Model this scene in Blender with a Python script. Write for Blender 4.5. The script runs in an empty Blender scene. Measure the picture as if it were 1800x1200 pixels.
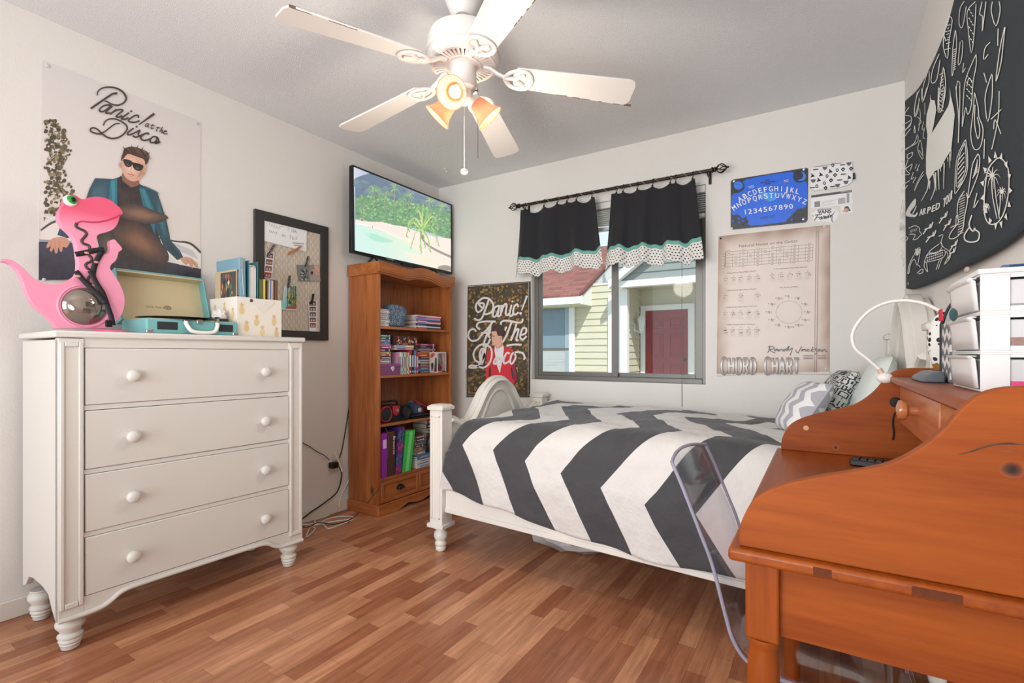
import bpy, bmesh, math, random
from mathutils import Vector, Matrix
from math import sin, cos, pi, sqrt

random.seed(11)
S = bpy.context.scene
COL = S.collection

# ---------------------------------------------------------------- camera, world, lights, exposure
F_PX, YAW, HORIZON = 870.055, .5609, 622.38
CAM = Vector((2.7318, -3.1969, 1.0484))
cam_data = bpy.data.cameras.new('camera')
cam = bpy.data.objects.new('camera', cam_data)
COL.objects.link(cam)
cam.location = CAM
cam.rotation_euler = (pi / 2, 0, YAW)
cam_data.sensor_width = 36
cam_data.lens = F_PX / 1800 * 36
cam_data.shift_y = (HORIZON - 600) / 1800
cam_data.clip_start = .02
S.camera = cam

S.view_settings.view_transform = 'Standard'
S.view_settings.look = 'None'
S.view_settings.gamma = 1
S.view_settings.use_curve_mapping = False
S.view_settings.exposure = 0.09

world = bpy.data.worlds.new('world')
S.world = world
world.use_nodes = True
bg = world.node_tree.nodes['Background']
bg.inputs['Color'].default_value = (.74, .87, 1, 1)
bg.inputs['Strength'].default_value = 1.15


def lamp(name, kind, loc, energy, color, **kw):
    d = bpy.data.lights.new(name, kind)
    d.energy = energy
    d.color = color
    for k, v in kw.items():
        setattr(d, k, v)
    o = bpy.data.objects.new(name, d)
    COL.objects.link(o)
    o.location = loc
    return o


def aim(o, d):
    o.rotation_euler = Vector(d).to_track_quat('-Z', 'Y').to_euler()


sun = lamp('sun', 'SUN', (6, -6, 9), 4.0, (1, .96, .9), angle=.009)
aim(sun, (-.4, .55, -.75))
rear_fill = lamp('rear_fill_light', 'AREA', (1.5, -9, 1.6), 300, (.93, .97, 1), shape='RECTANGLE', size=5.0, size_y=4.0)  # added fill lamp beyond the open rear end, lights the whole room
aim(rear_fill, (0, 1, 0))
ceiling_fill = lamp('ceiling_fill_light', 'AREA', (1.9, -3.7, 1.1), 29, (.95, .98, 1), shape='DISK', size=1.0)  # unseen lamp added behind the camera to brighten the ceiling
aim(ceiling_fill, (-.1, .9, 1))

# ---------------------------------------------------------------- helpers


def at(px, py, **k):
    """point of the place seen at a photo pixel, on the plane x=, y= or z="""
    u = (px - 900) / F_PX
    v = -(py - HORIZON) / F_PX
    c, s = cos(YAW), sin(YAW)
    r = Vector((-s + u * c, c + u * s, v))
    a, val = list(k.items())[0]
    i = 'xyz'.index(a)
    return CAM + r * ((val - CAM[i]) / r[i])


GAIN = 1.28


def lin(c):
    def f(v):
        v /= 255
        return v / 12.92 if v <= .04045 else ((v + .055) / 1.055) ** 2.4
    return tuple(f(v) for v in c[:3]) + (1,)


MATS = {}


def new_mat(name):
    m = bpy.data.materials.new(name)
    m.use_nodes = True
    nt = m.node_tree
    return m, nt, nt.nodes['Principled BSDF'], nt.nodes.new, nt.links.new


def mixcol(N, L, fac, a, b, blend='MIX'):
    n = N('ShaderNodeMix')
    n.data_type = 'RGBA'
    n.blend_type = blend
    for s, v in ((n.inputs['Factor'], fac), (n.inputs['A'], a), (n.inputs['B'], b)):
        if hasattr(v, 'is_output'):
            L(v, s)
        else:
            s.default_value = v
    return n.outputs['Result']


def mth(N, L, op, a, b=None, c=None):
    n = N('ShaderNodeMath')
    n.operation = op
    for i, v in enumerate((a, b, c)):
        if v is None:
            continue
        if hasattr(v, 'is_output'):
            L(v, n.inputs[i])
        else:
            n.inputs[i].default_value = v
    return n.outputs[0]


def noise(N, L, vec, scale, detail=3, rough=.5):
    n = N('ShaderNodeTexNoise')
    n.inputs['Scale'].default_value = scale
    n.inputs['Detail'].default_value = detail
    n.inputs['Roughness'].default_value = rough
    if vec is not None:
        L(vec, n.inputs['Vector'])
    return n


def mat(name, rgb, rough=.5, var=.05, vscale=6, bump=0, bscale=80, metal=0, coat=0, trans=0, emit=0, alpha=1, sheen=0, ior=1.45):
    if name in MATS:
        return MATS[name]
    m, nt, P, N, L = new_mat(name)
    c = lin(rgb)
    tc = N('ShaderNodeTexCoord').outputs['Object']
    n = noise(N, L, tc, vscale)
    d = tuple(v * (1 - var) for v in c[:3]) + (1,)
    e = tuple(min(1, v * (1 + var)) for v in c[:3]) + (1,)
    col = mixcol(N, L, n.outputs['Fac'], d, e)
    L(col, P.inputs['Base Color'])
    P.inputs['Roughness'].default_value = rough
    P.inputs['Metallic'].default_value = metal
    P.inputs['Coat Weight'].default_value = coat
    P.inputs['Coat Roughness'].default_value = .15
    P.inputs['Transmission Weight'].default_value = trans
    P.inputs['IOR'].default_value = ior
    P.inputs['Alpha'].default_value = alpha
    P.inputs['Sheen Weight'].default_value = sheen
    if emit:
        L(col, P.inputs['Emission Color'])
        P.inputs['Emission Strength'].default_value = emit
    if bump:
        b = N('ShaderNodeBump')
        b.inputs['Strength'].default_value = bump
        b.inputs['Distance'].default_value = .01
        L(noise(N, L, tc, bscale, 4, .6).outputs['Fac'], b.inputs['Height'])
        L(b.outputs['Normal'], P.inputs['Normal'])
    MATS[name] = m
    return m


def pine(name, light, dark, axis, rough=.35, knots=True, coat=.3, spec=.35):
    """knotty pine with grain along one axis ('x','y','z')"""
    if name in MATS:
        return MATS[name]
    m, nt, P, N, L = new_mat(name)
    tc = N('ShaderNodeTexCoord').outputs['Object']
    mp = N('ShaderNodeMapping')
    L(tc, mp.inputs['Vector'])
    sc = [9, 9, 9]
    sc['xyz'.index(axis)] = .7
    mp.inputs['Scale'].default_value = sc
    n1 = noise(N, L, mp.outputs[0], 2.2, 5, .55)
    n2 = noise(N, L, mp.outputs[0], 9, 4, .6)
    rmp = N('ShaderNodeValToRGB')
    rmp.color_ramp.elements[0].position = .38
    rmp.color_ramp.elements[1].position = .64
    rmp.color_ramp.elements[0].color = lin(dark)
    rmp.color_ramp.elements[1].color = lin(light)
    f = mth(N, L, 'MULTIPLY_ADD', n2.outputs['Fac'], .35, mth(N, L, 'MULTIPLY', n1.outputs['Fac'], .65))
    L(f, rmp.inputs['Fac'])
    col = rmp.outputs['Color']
    if knots:
        mk = N('ShaderNodeMapping')
        L(tc, mk.inputs['Vector'])
        s2 = [4.2, 4.2, 4.2]
        s2['xyz'.index(axis)] = 2.4
        mk.inputs['Scale'].default_value = s2
        v = N('ShaderNodeTexVoronoi')
        v.inputs['Scale'].default_value = 1
        L(mk.outputs[0], v.inputs['Vector'])
        d = mth(N, L, 'MULTIPLY_ADD', n2.outputs['Fac'], .03, v.outputs['Distance'])
        k = mth(N, L, 'LESS_THAN', d, .065)
        k2 = mth(N, L, 'MULTIPLY', mth(N, L, 'LESS_THAN', d, .1), .45)
        kk = mth(N, L, 'MAXIMUM', mth(N, L, 'MULTIPLY', k, .85), k2)
        col = mixcol(N, L, kk, col, lin((74, 36, 18)))
    L(col, P.inputs['Base Color'])
    P.inputs['Roughness'].default_value = rough
    P.inputs['Coat Weight'].default_value = coat
    P.inputs['Specular IOR Level'].default_value = spec
    P.inputs['Coat Roughness'].default_value = .22
    b = N('ShaderNodeBump')
    b.inputs['Strength'].default_value = .08
    b.inputs['Distance'].default_value = .003
    L(n2.outputs['Fac'], b.inputs['Height'])
    L(b.outputs['Normal'], P.inputs['Normal'])
    MATS[name] = m
    return m


def ink(name='printed_paper', rough=.45, emit=0, sheen=0):
    """printed or dyed surface: colours come from the mesh's own colour attribute"""
    if name in MATS:
        return MATS[name]
    m, nt, P, N, L = new_mat(name)
    a = N('ShaderNodeAttribute')
    a.attribute_name = 'Col'
    tc = N('ShaderNodeTexCoord').outputs['Object']
    n = noise(N, L, tc, 40, 2)
    f = mth(N, L, 'MULTIPLY_ADD', n.outputs['Fac'], .08, .0)
    col = mixcol(N, L, f, a.outputs['Color'], (.5, .48, .45, 1))
    L(col, P.inputs['Base Color'])
    P.inputs['Roughness'].default_value = rough
    P.inputs['Sheen Weight'].default_value = sheen
    if emit:
        L(a.outputs['Color'], P.inputs['Emission Color'])
        P.inputs['Emission Strength'].default_value = emit
        P.inputs['Base Color'].default_value = (.01, .01, .01, 1)
        for l in list(nt.links):
            if l.to_socket == P.inputs['Base Color']:
                nt.links.remove(l)
    MATS[name] = m
    return m


ROOTM = {}


def tag(o, label=None, cat=None, group=None, kind=None):
    for k, v in (('label', label), ('category', cat), ('group', group), ('kind', kind)):
        if v:
            o[k] = v
    return o


def thing(name, label, cat, loc=(0, 0, 0), rz=0, group=None):
    o = bpy.data.objects.new(name, None)
    COL.objects.link(o)
    o.location = loc
    o.rotation_euler = (0, 0, rz)
    o.empty_display_size = .05
    ROOTM[o.name] = Matrix.Translation(Vector(loc)) @ Matrix.Rotation(rz, 4, 'Z')
    return tag(o, label, cat, group)


def root_matrix(o):
    while o.parent:
        o = o.parent
    return ROOTM.get(o.name, Matrix())


def spline(pts, n=6, closed=False):
    """Catmull-Rom through the points"""
    P = [Vector(p) for p in pts]
    m = len(P)
    out = []
    segs = m if closed else m - 1
    for i in range(segs):
        if closed:
            a, b, c, d = P[i - 1], P[i], P[(i + 1) % m], P[(i + 2) % m]
        else:
            a, b, c, d = P[max(i - 1, 0)], P[i], P[i + 1], P[min(i + 2, m - 1)]
        for k in range(n):
            t = k / n
            out.append(.5 * ((2 * b) + (c - a) * t + (2 * a - 5 * b + 4 * c - d) * t * t + (3 * b - a - 3 * c + d) * t ** 3))
    if not closed:
        out.append(P[-1])
    return out


class MB:
    """collects shapes, then links them as ONE mesh object"""

    def __init__(s):
        s.v, s.f, s.uv, s.sm = [], [], [], []

    def add(s, vs, fs, smooth=False, M=None):
        o = len(s.v)
        for p in vs:
            p = Vector(p)
            s.v.append(M @ p if M is not None else p)
        for f in fs:
            s.f.append([i + o for i in f])
            s.sm.append(smooth)
        return s

    def box(s, a, b, M=None):
        x0, y0, z0 = a
        x1, y1, z1 = b
        vs = [(x, y, z) for x in (x0, x1) for y in (y0, y1) for z in (z0, z1)]
        return s.add(vs, [(0, 1, 3, 2), (4, 6, 7, 5), (0, 4, 5, 1), (2, 3, 7, 6), (0, 2, 6, 4), (1, 5, 7, 3)], False, M)

    def hexa(s, lo, hi):
        """lo, hi: four points each, same winding"""
        vs = list(lo) + list(hi)
        return s.add(vs, [(3, 2, 1, 0), (4, 5, 6, 7), (0, 1, 5, 4), (1, 2, 6, 5), (2, 3, 7, 6), (3, 0, 4, 7)])

    def lathe(s, prof, c=(0, 0, 0), seg=20, M=None, smooth=True, cap=True):
        vs, fs = [], []
        n = len(prof)
        for k in range(seg):
            a = 2 * pi * k / seg
            for r, z in prof:
                vs.append((r * cos(a), r * sin(a), z))
        for k in range(seg):
            k2 = (k + 1) % seg
            for j in range(n - 1):
                fs.append((k * n + j, k2 * n + j, k2 * n + j + 1, k * n + j + 1))
        cap = cap and prof[0] != prof[-1]
        if cap and prof[0][0] > 1e-6:
            fs.append([k * n for k in range(seg)][::-1])
        if cap and prof[-1][0] > 1e-6:
            fs.append([k * n + n - 1 for k in range(seg)])
        T = Matrix.Translation(Vector(c))
        return s.add(vs, fs, smooth, T @ M if M is not None else T)

    def ball(s, c, r, seg=16, rings=10, sc=(1, 1, 1)):
        prof = [(sin(pi * i / rings) * r, -cos(pi * i / rings) * r) for i in range(rings + 1)]
        prof[0] = (0, -r)
        prof[-1] = (0, r)
        return s.lathe(prof, c, seg, Matrix.Diagonal((*sc, 1)))

    def tube(s, path, r, seg=8, smooth=True, closed=False, flat=1.0):
        P = [Vector(p) for p in path]
        n = len(P)
        up = Vector((0, 0, 1))
        vs, fs = [], []
        prev = None
        for i in range(n):
            if closed:
                t = P[(i + 1) % n] - P[i - 1]
            else:
                t = P[min(i + 1, n - 1)] - P[max(i - 1, 0)]
            if t.length < 1e-9:
                t = Vector((0, 0, 1))
            t.normalize()
            if prev is None:
                a = up.cross(t)
                if a.length < .1:
                    a = Vector((1, 0, 0)).cross(t)
            else:
                a = prev - t * prev.dot(t)
            a.normalize()
            prev = a
            b = t.cross(a)
            ri = r[i] if isinstance(r, (list, tuple)) else r
            for k in range(seg):
                an = 2 * pi * k / seg
                vs.append(P[i] + a * (ri * cos(an)) + b * (ri * flat * sin(an)))
        for i in range(n if closed else n - 1):
            i2 = (i + 1) % n
            for k in range(seg):
                k2 = (k + 1) % seg
                fs.append((i * seg + k, i * seg + k2, i2 * seg + k2, i2 * seg + k))
        if not closed:
            fs.append([k for k in range(seg)][::-1])
            fs.append([(n - 1) * seg + k for k in range(seg)])
        return s.add(vs, fs, smooth)

    def prism(s, pts, plane, a, b, M=None, smooth=False):
        """pts: outline in 'xy', 'xz' or 'yz'; extruded along the third axis from a to b"""
        n = len(pts)

        def p3(p, t):
            u, v = p[0], p[1]
            return {'xy': (u, v, t), 'xz': (u, t, v), 'yz': (t, u, v)}[plane]
        vs = [p3(p, a) for p in pts] + [p3(p, b) for p in pts]
        fs = [list(range(n))[::-1], [n + i for i in range(n)]] + [(i, (i + 1) % n, n + (i + 1) % n, n + i) for i in range(n)]
        return s.add(vs, fs, smooth, M)

    def sheet(s, g, thick=0, smooth=True, uv=None):
        """g: grid of points [row][col]"""
        nu, nv = len(g), len(g[0])
        o = len(s.v)
        s.v += [Vector(p) for r in g for p in r]
        for i in range(nu - 1):
            for j in range(nv - 1):
                s.f.append([o + i * nv + j, o + i * nv + j + 1, o + (i + 1) * nv + j + 1, o + (i + 1) * nv + j])
                s.sm.append(smooth)
        if uv:
            s.uv += [q for r in uv for q in r]
        return s

    def build(s, name, m, parent=None, local=False, bevel=0, seg=2, solid=0, subd=0, offset=0, sharp=40, origin=None):
        me = bpy.data.meshes.new(name)
        me.from_pydata([tuple(p) for p in s.v], [], s.f)
        if s.uv:
            l = me.uv_layers.new(name='UVMap')
            for lp in me.loops:
                l.data[lp.index].uv = s.uv[lp.vertex_index]
        bm = bmesh.new()
        bm.from_mesh(me)
        bmesh.ops.recalc_face_normals(bm, faces=bm.faces)
        bm.to_mesh(me)
        bm.free()
        if bevel or any(s.sm):
            me.polygons.foreach_set('use_smooth', [True] * len(me.polygons) if bevel else s.sm)
            me.set_sharp_from_angle(angle=math.radians(sharp))
        me.materials.append(m)
        o = bpy.data.objects.new(name, me)
        COL.objects.link(o)
        if parent is not None:
            if not local:
                me.transform(root_matrix(parent).inverted())
            o.parent = parent
        else:
            xs = [p for p in s.v]
            c = Vector(origin) if origin else Vector((sum(p.x for p in xs) / len(xs), sum(p.y for p in xs) / len(xs), min(p.z for p in xs)))
            me.transform(Matrix.Translation(-c))
            o.location = c
        if solid:
            md = o.modifiers.new('solid', 'SOLIDIFY')
            md.thickness = solid
            md.offset = offset
        if subd:
            md = o.modifiers.new('subdivision', 'SUBSURF')
            md.levels = md.render_levels = subd
        if bevel:
            md = o.modifiers.new('bevel', 'BEVEL')
            md.width = bevel
            md.segments = seg
            md.limit_method = 'ANGLE'
            md.angle_limit = math.radians(35)
        return o


def dup(o, parent=None):
    c = o.copy()
    COL.objects.link(c)
    c.parent = parent
    for ch in o.children:
        dup(ch, c)
    return c


def boxo(name, a, b, m, parent=None, local=False, bevel=0, **k):
    return MB().box(a, b).build(name, m, parent, local, bevel, **k)


TEXT_CACHE = {}


def text_mesh(s):
    if s not in TEXT_CACHE:
        cu = bpy.data.curves.new('t', 'FONT')
        cu.body = s
        cu.resolution_u = 3
        ob = bpy.data.objects.new('t', cu)
        COL.objects.link(ob)
        dg = bpy.context.evaluated_depsgraph_get()
        me = ob.evaluated_get(dg).to_mesh()
        vs = [(v.co.x, v.co.y) for v in me.vertices]
        fs = [tuple(p.vertices) for p in me.polygons]
        ob.evaluated_get(dg).to_mesh_clear()
        bpy.data.objects.remove(ob)
        bpy.data.curves.remove(cu)
        TEXT_CACHE[s] = (vs, fs, max([v[0] for v in vs] + [.01]))
    return TEXT_CACHE[s]


class Art:
    """flat print: coloured shapes in a 2-D frame (fn maps u, v, lift to the place), one mesh"""

    def __init__(s, fn, step=1.2e-5, lift=0.0, gain=None):
        s.fn, s.v, s.f, s.c = fn, [], [], []
        s.gain = GAIN if gain is None else gain
        s.lift, s.step = lift, step

    def tint(s, c):
        c = lin(c)
        return tuple(min(.86, v * s.gain) if s.gain != 1 else v * .9 + .1 for v in c[:3]) + (1,)

    def raw(s, pts, faces, col):
        o = len(s.v)
        s.lift += s.step
        s.v += [s.fn(p[0], p[1], s.lift) for p in pts]
        for f in faces:
            s.f.append([i + o for i in f])
            if callable(col):
                s.c += [s.tint(col(*pts[i][:2])) for i in f]
            else:
                s.c += [s.tint(col)] * len(f)
        return s

    def poly(s, pts, col, n=0):
        if n:
            pts = [tuple(p)[:2] for p in spline([(p[0], p[1], 0) for p in pts], n, True)]
        return s.raw(pts, [list(range(len(pts)))], col)

    def slab(s, pts, col, back=.0012):
        """base sheet with thickness; print is laid on it"""
        s.poly(pts, col)
        n = len(pts)
        o = len(s.v)
        s.v += [s.fn(p[0], p[1], s.lift) for p in pts] + [s.fn(p[0], p[1], s.lift - back) for p in pts]
        for i in range(n):
            s.f.append([o + i, o + (i + 1) % n, o + n + (i + 1) % n, o + n + i])
            s.c += [s.tint(col(*pts[i]) if callable(col) else col)] * 4
        s.f.append([o + n + i for i in range(n)][::-1])
        s.c += [s.tint(col(*pts[0]) if callable(col) else col)] * n
        return s

    def grid(s, quad, nu, nv, colf):
        """bilinear patch with a colour per point colf(a, b)"""
        A, B, C, D = quad
        pts, cols = [], []
        for i in range(nu + 1):
            for j in range(nv + 1):
                a, b = i / nu, j / nv
                pts.append(tuple((A[k] * (1 - a) + B[k] * a) * (1 - b) + (D[k] * (1 - a) + C[k] * a) * b for k in (0, 1)))
                cols.append(s.tint(colf(a, b)))
        o = len(s.v)
        s.lift += s.step
        s.v += [s.fn(p[0], p[1], s.lift) for p in pts]
        for i in range(nu):
            for j in range(nv):
                q = [i * (nv + 1) + j, (i + 1) * (nv + 1) + j, (i + 1) * (nv + 1) + j + 1, i * (nv + 1) + j + 1]
                s.f.append([o + k for k in q])
                s.c += [cols[k] for k in q]
        return s

    def stroke(s, pts, w, col, n=4, closed=False):
        P = [Vector((p[0], p[1], 0)) for p in pts]
        if n and len(P) > 2:
            P = spline(P, n, closed)
        if closed:
            P = P + [P[0]]
        m = len(P)
        L, R = [], []
        for i in range(m):
            if closed:
                t = P[(i + 1) % (m - 1)] - P[(i - 1) % (m - 1)]
            else:
                t = P[min(i + 1, m - 1)] - P[max(i - 1, 0)]
            if t.length < 1e-9:
                t = Vector((1, 0, 0))
            t.normalize()
            ww = w(i / (m - 1)) if callable(w) else w
            d = Vector((-t.y, t.x, 0)) * ww / 2
            L.append(tuple(P[i] + d)[:2])
            R.append(tuple(P[i] - d)[:2])
        return s.raw(L + R, [(i, i + 1, m + i + 1, m + i) for i in range(m - 1)], col)

    def soft(s, pts, c0, c1, n=5, k=.5):
        """nested outlines from c0 (outside) to c1 (inside): a blurred patch of print"""
        P = [tuple(p)[:2] for p in spline([(p[0], p[1], 0) for p in pts], 3, True)]
        cx, cy = sum(p[0] for p in P) / len(P), sum(p[1] for p in P) / len(P)
        for i in range(n):
            t = i / max(1, n - 1)
            f = 1 - (1 - k) * t
            s.poly([(cx + (u - cx) * f, cy + (v - cy) * f) for u, v in P], tuple(a + (b - a) * t for a, b in zip(c0, c1)))
        return s

    def ell(s, cx, cy, rx, ry, col, rot=0, n=14):
        c, d = cos(rot), sin(rot)
        return s.poly([(cx + rx * cos(a) * c - ry * sin(a) * d, cy + rx * cos(a) * d + ry * sin(a) * c) for a in [2 * pi * k / n for k in range(n)]], col)

    def text(s, string, org, xv, yv, col, align=0):
        """org: baseline start; xv: vector of the whole width; yv: vector of one cap height"""
        vs, fs, w = text_mesh(string)
        pts = [(org[0] + xv[0] * (x / w) + yv[0] * y / .7, org[1] + xv[1] * (x / w) + yv[1] * y / .7) for x, y in vs]
        return s.raw(pts, fs, col)

    def build(s, name, m, parent=None, origin=None):
        me = bpy.data.meshes.new(name)
        me.from_pydata([tuple(p) for p in s.v], [], s.f)
        at_ = me.color_attributes.new('Col', 'FLOAT_COLOR', 'CORNER')
        flat = []
        for c in s.c:
            flat += c
        at_.data.foreach_set('color', flat)
        me.materials.append(m)
        o = bpy.data.objects.new(name, me)
        COL.objects.link(o)
        if parent is not None:
            me.transform(root_matrix(parent).inverted())
            o.parent = parent
        else:
            n = len(s.v)
            c = Vector((sum(p[0] for p in s.v) / n, sum(p[1] for p in s.v) / n, min(p[2] for p in s.v)))
            me.transform(Matrix.Translation(-c))
            o.location = c
        return o


def on_left(x):
    """print frame in photo pixels lying on a plane facing +x"""
    return lambda u, v, l: at(u, v, x=x) + Vector((l, 0, 0))


def on_back(y):
    return lambda u, v, l: at(u, v, y=y) + Vector((0, -l, 0))


def on_right(x):
    return lambda u, v, l: at(u, v, x=x) + Vector((-l, 0, 0))


def jit(c, a=14):
    d = random.uniform(-a, a)
    return tuple(max(0, min(255, v + d + random.uniform(-a / 3, a / 3))) for v in c)


def crop(ox, oy, k):
    """coordinates read in an enlarged crop of the photo -> photo pixels"""
    return lambda pts: [(ox + x / k, oy + y / k) for x, y in pts]

# ---------------------------------------------------------------- setting
W, H = 3.0847, 2.44


def structure(o):
    o['kind'] = 'structure'
    return o


def floor_mat():
    m, nt, P, N, L = new_mat('laminate_floor')
    tc = N('ShaderNodeTexCoord').outputs['Object']
    rot = N('ShaderNodeMapping')
    rot.inputs['Rotation'].default_value = (0, 0, pi / 2)
    L(tc, rot.inputs['Vector'])
    br = N('ShaderNodeTexBrick')
    L(rot.outputs[0], br.inputs['Vector'])
    br.offset = .37
    br.offset_frequency = 2
    br.squash = .82
    br.squash_frequency = 3
    br.inputs['Scale'].default_value = 1
    br.inputs['Brick Width'].default_value = .36
    br.inputs['Row Height'].default_value = .062
    br.inputs['Mortar Size'].default_value = .0005
    br.inputs['Mortar Smooth'].default_value = .3
    br.inputs['Bias'].default_value = -.1
    br.inputs['Color1'].default_value = lin((210, 152, 114))
    br.inputs['Color2'].default_value = lin((154, 92, 62))
    br.inputs['Mortar'].default_value = lin((92, 52, 30))
    mp = N('ShaderNodeMapping')
    mp.inputs['Scale'].default_value = (26, 2.2, 1)
    L(tc, mp.inputs['Vector'])
    n = noise(N, L, mp.outputs[0], 2.2, 6, .62)
    g = N('ShaderNodeValToRGB')
    g.color_ramp.elements[0].position = .34
    g.color_ramp.elements[1].position = .68
    g.color_ramp.elements[0].color = (.66, .6, .56, 1)
    g.color_ramp.elements[1].color = (1.12, 1.12, 1.12, 1)
    L(n.outputs['Fac'], g.inputs['Fac'])
    col = mixcol(N, L, .85, br.outputs['Color'], g.outputs['Color'], 'MULTIPLY')
    L(col, P.inputs['Base Color'])
    P.inputs['Roughness'].default_value = .33
    P.inputs['Specular IOR Level'].default_value = .4
    b = N('ShaderNodeBump')
    b.inputs['Strength'].default_value = .15
    b.inputs['Distance'].default_value = .002
    L(br.outputs['Fac'], b.inputs['Height'])
    b.invert = True
    L(b.outputs['Normal'], P.inputs['Normal'])
    return m


wall_paint = mat('wall_paint', (225, 221, 215), .7, .015, 2, .12, 140)
ceil_paint = mat('popcorn_ceiling', (236, 236, 237), .9, .02, 3, .6, 210)
trim_white = mat('trim_white', (222, 215, 202), .45, .02)
structure(boxo('floor', (-.14, -6, -.1), (W + .14, .12, 0), floor_mat()))
structure(boxo('ceiling', (-.14, -6, H), (W + .14, .12, H + .12), ceil_paint))
structure(boxo('wall_left', (-.14, -6, 0), (0, .12, H), wall_paint))
structure(boxo('wall_right', (W, -6, 0), (W + .14, .12, H), wall_paint))
WX0, WX1, WZ0, WZ1 = .893, 2.124, .862, 2.09
mb = MB()
mb.box((0, 0, 0), (WX0, .12, H)).box((WX1, 0, 0), (W, .12, H))
mb.box((WX0, 0, 0), (WX1, .12, WZ0)).box((WX0, 0, WZ1), (WX1, .12, H))
structure(mb.build('wall_back', wall_paint))


def baseboard(name, a, b):
    mb = MB()
    (x0, y0), (x1, y1) = a, b
    mb.box((x0, y0, 0), (x1, y1, .075))
    return structure(mb.build(name, trim_white, bevel=.004))


baseboard('baseboard_left', (0, -4), (.013, 0))
baseboard('baseboard_back', (.013, -.013), (W, 0))

# window: dark aluminium slider with two sashes
alu = mat('window_aluminium', (112, 109, 104), .4, .05, 20, metal=.3)


def glass_mat():
    m = bpy.data.materials.new('window_glass')
    m.use_nodes = True
    nt = m.node_tree
    nt.nodes.clear()
    N, L = nt.nodes.new, nt.links.new
    o = N('ShaderNodeOutputMaterial')
    t = N('ShaderNodeBsdfTransparent')
    t.inputs['Color'].default_value = (.95, .97, .96, 1)
    g = N('ShaderNodeBsdfGlossy')
    g.inputs['Roughness'].default_value = .02
    fr = N('ShaderNodeFresnel')
    tc = N('ShaderNodeTexCoord')
    n = noise(N, L, tc.outputs['Object'], 3, 2)
    fr.inputs['IOR'].default_value = 1.4
    f = mth(N, L, 'MULTIPLY', fr.outputs[0], mth(N, L, 'MULTIPLY_ADD', n.outputs['Fac'], .15, .25))
    mx = N('ShaderNodeMixShader')
    L(f, mx.inputs[0])
    L(t.outputs[0], mx.inputs[1])
    L(g.outputs[0], mx.inputs[2])
    L(mx.outputs[0], o.inputs['Surface'])
    return m


glass = glass_mat()
win = thing('window_1', None, None, (1.5, .06, WZ0))
win['kind'] = 'structure'
mb = MB()
mb.box((WX0, .05, WZ0), (WX0 + .03, .1, WZ1)).box((WX1 - .03, .05, WZ0), (WX1, .1, WZ1))
mb.box((WX0 + .03, .05, WZ0), (WX1 - .03, .1, WZ0 + .03)).box((WX0 + .03, .05, WZ1 - .03), (WX1 - .03, .1, WZ1))
mb.build('window_frame', alu, win, bevel=.002)
for (x0, x1, y0, y1) in ((WX0 + .031, 1.545, .052, .07), (1.495, WX1 - .031, .078, .096)):
    mb = MB()
    z0, z1 = WZ0 + .031, WZ1 - .031
    mb.box((x0, y0, z0), (x0 + .03, y1, z1)).box((x1 - .045, y0, z0), (x1, y1, z1))
    mb.box((x0 + .03, y0, z0), (x1 - .045, y1, z0 + .028)).box((x0 + .03, y0, z1 - .028), (x1 - .045, y1, z1))
    sash = mb.build('window_sash', alu, win, bevel=.002)
    ym = (y0 + y1) / 2
    boxo('pane', (x0 + .028, ym - .002, z0 + .026), (x1 - .043, ym + .002, z1 - .026), glass, sash)

# raised blind behind the valances
slat_white = mat('blind_slats', (225, 224, 220), .5, .03)
bl = thing('window_blind', 'raised white slatted blind bunched at the top of the window', 'blind', (1.5, .03, 1.9))
boxo('head_rail', (WX0 + .01, .005, 2.045), (WX1 - .004, .045, 2.088), slat_white, bl, bevel=.003)
for k in range(8):
    z = 2.03 - k * .0135
    MB().box((WX0 + .012, .004, z - .003), (WX1 - .006, .046, z)).build('slat', slat_white, bl)
boxo('bottom_rail', (WX0 + .012, .006, 1.895), (WX1 - .006, .045, 1.918), slat_white, bl, bevel=.003)
MB().tube([(1.985, -.006, 2.06), (1.985, -.008, 1.6), (1.983, -.006, 1.0), (1.984, -.007, .72)], .0016, 5).build('pull_cord', mat('cord_grey', (120, 118, 112), .7), bl)

# ---------------------------------------------------------------- outside: neighbour house
siding = mat('house_siding', (200, 195, 172), .7, .04, 2, .1, 60)
white_trim = mat('house_trim', (226, 226, 222), .6, .03)
ground = boxo('ground', (-14, .8, -.4), (14, 22, -.2), mat('concrete_path', (170, 165, 155), .9, .1, 3))
structure(ground)
hs = thing('neighbour_house', 'cream sided house with red shingle roof seen through the window', 'house', (-.5, 8, -.2))


def clapboards(x0, x1, y, z0, z1, pitch=.145, face='-y'):
    """lap siding: each board a wedge whose lower edge stands out"""
    mb = MB()
    z = z0
    while z < z1 - .01:
        zz = min(z + pitch, z1)
        if face == '-y':
            mb.hexa([(x0, y - .022, z), (x1, y - .022, z), (x1, y + .05, z), (x0, y + .05, z)],
                    [(x0, y - .002, zz), (x1, y - .002, zz), (x1, y + .05, zz), (x0, y + .05, zz)])
        else:
            mb.hexa([(y - .05, x0, z), (y + .022, x0, z), (y + .022, x1, z), (y - .05, x1, z)],
                    [(y - .05, x0, zz), (y + .002, x0, zz), (y + .002, x1, zz), (y - .05, x1, zz)])
        z = zz
    return mb


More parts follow.
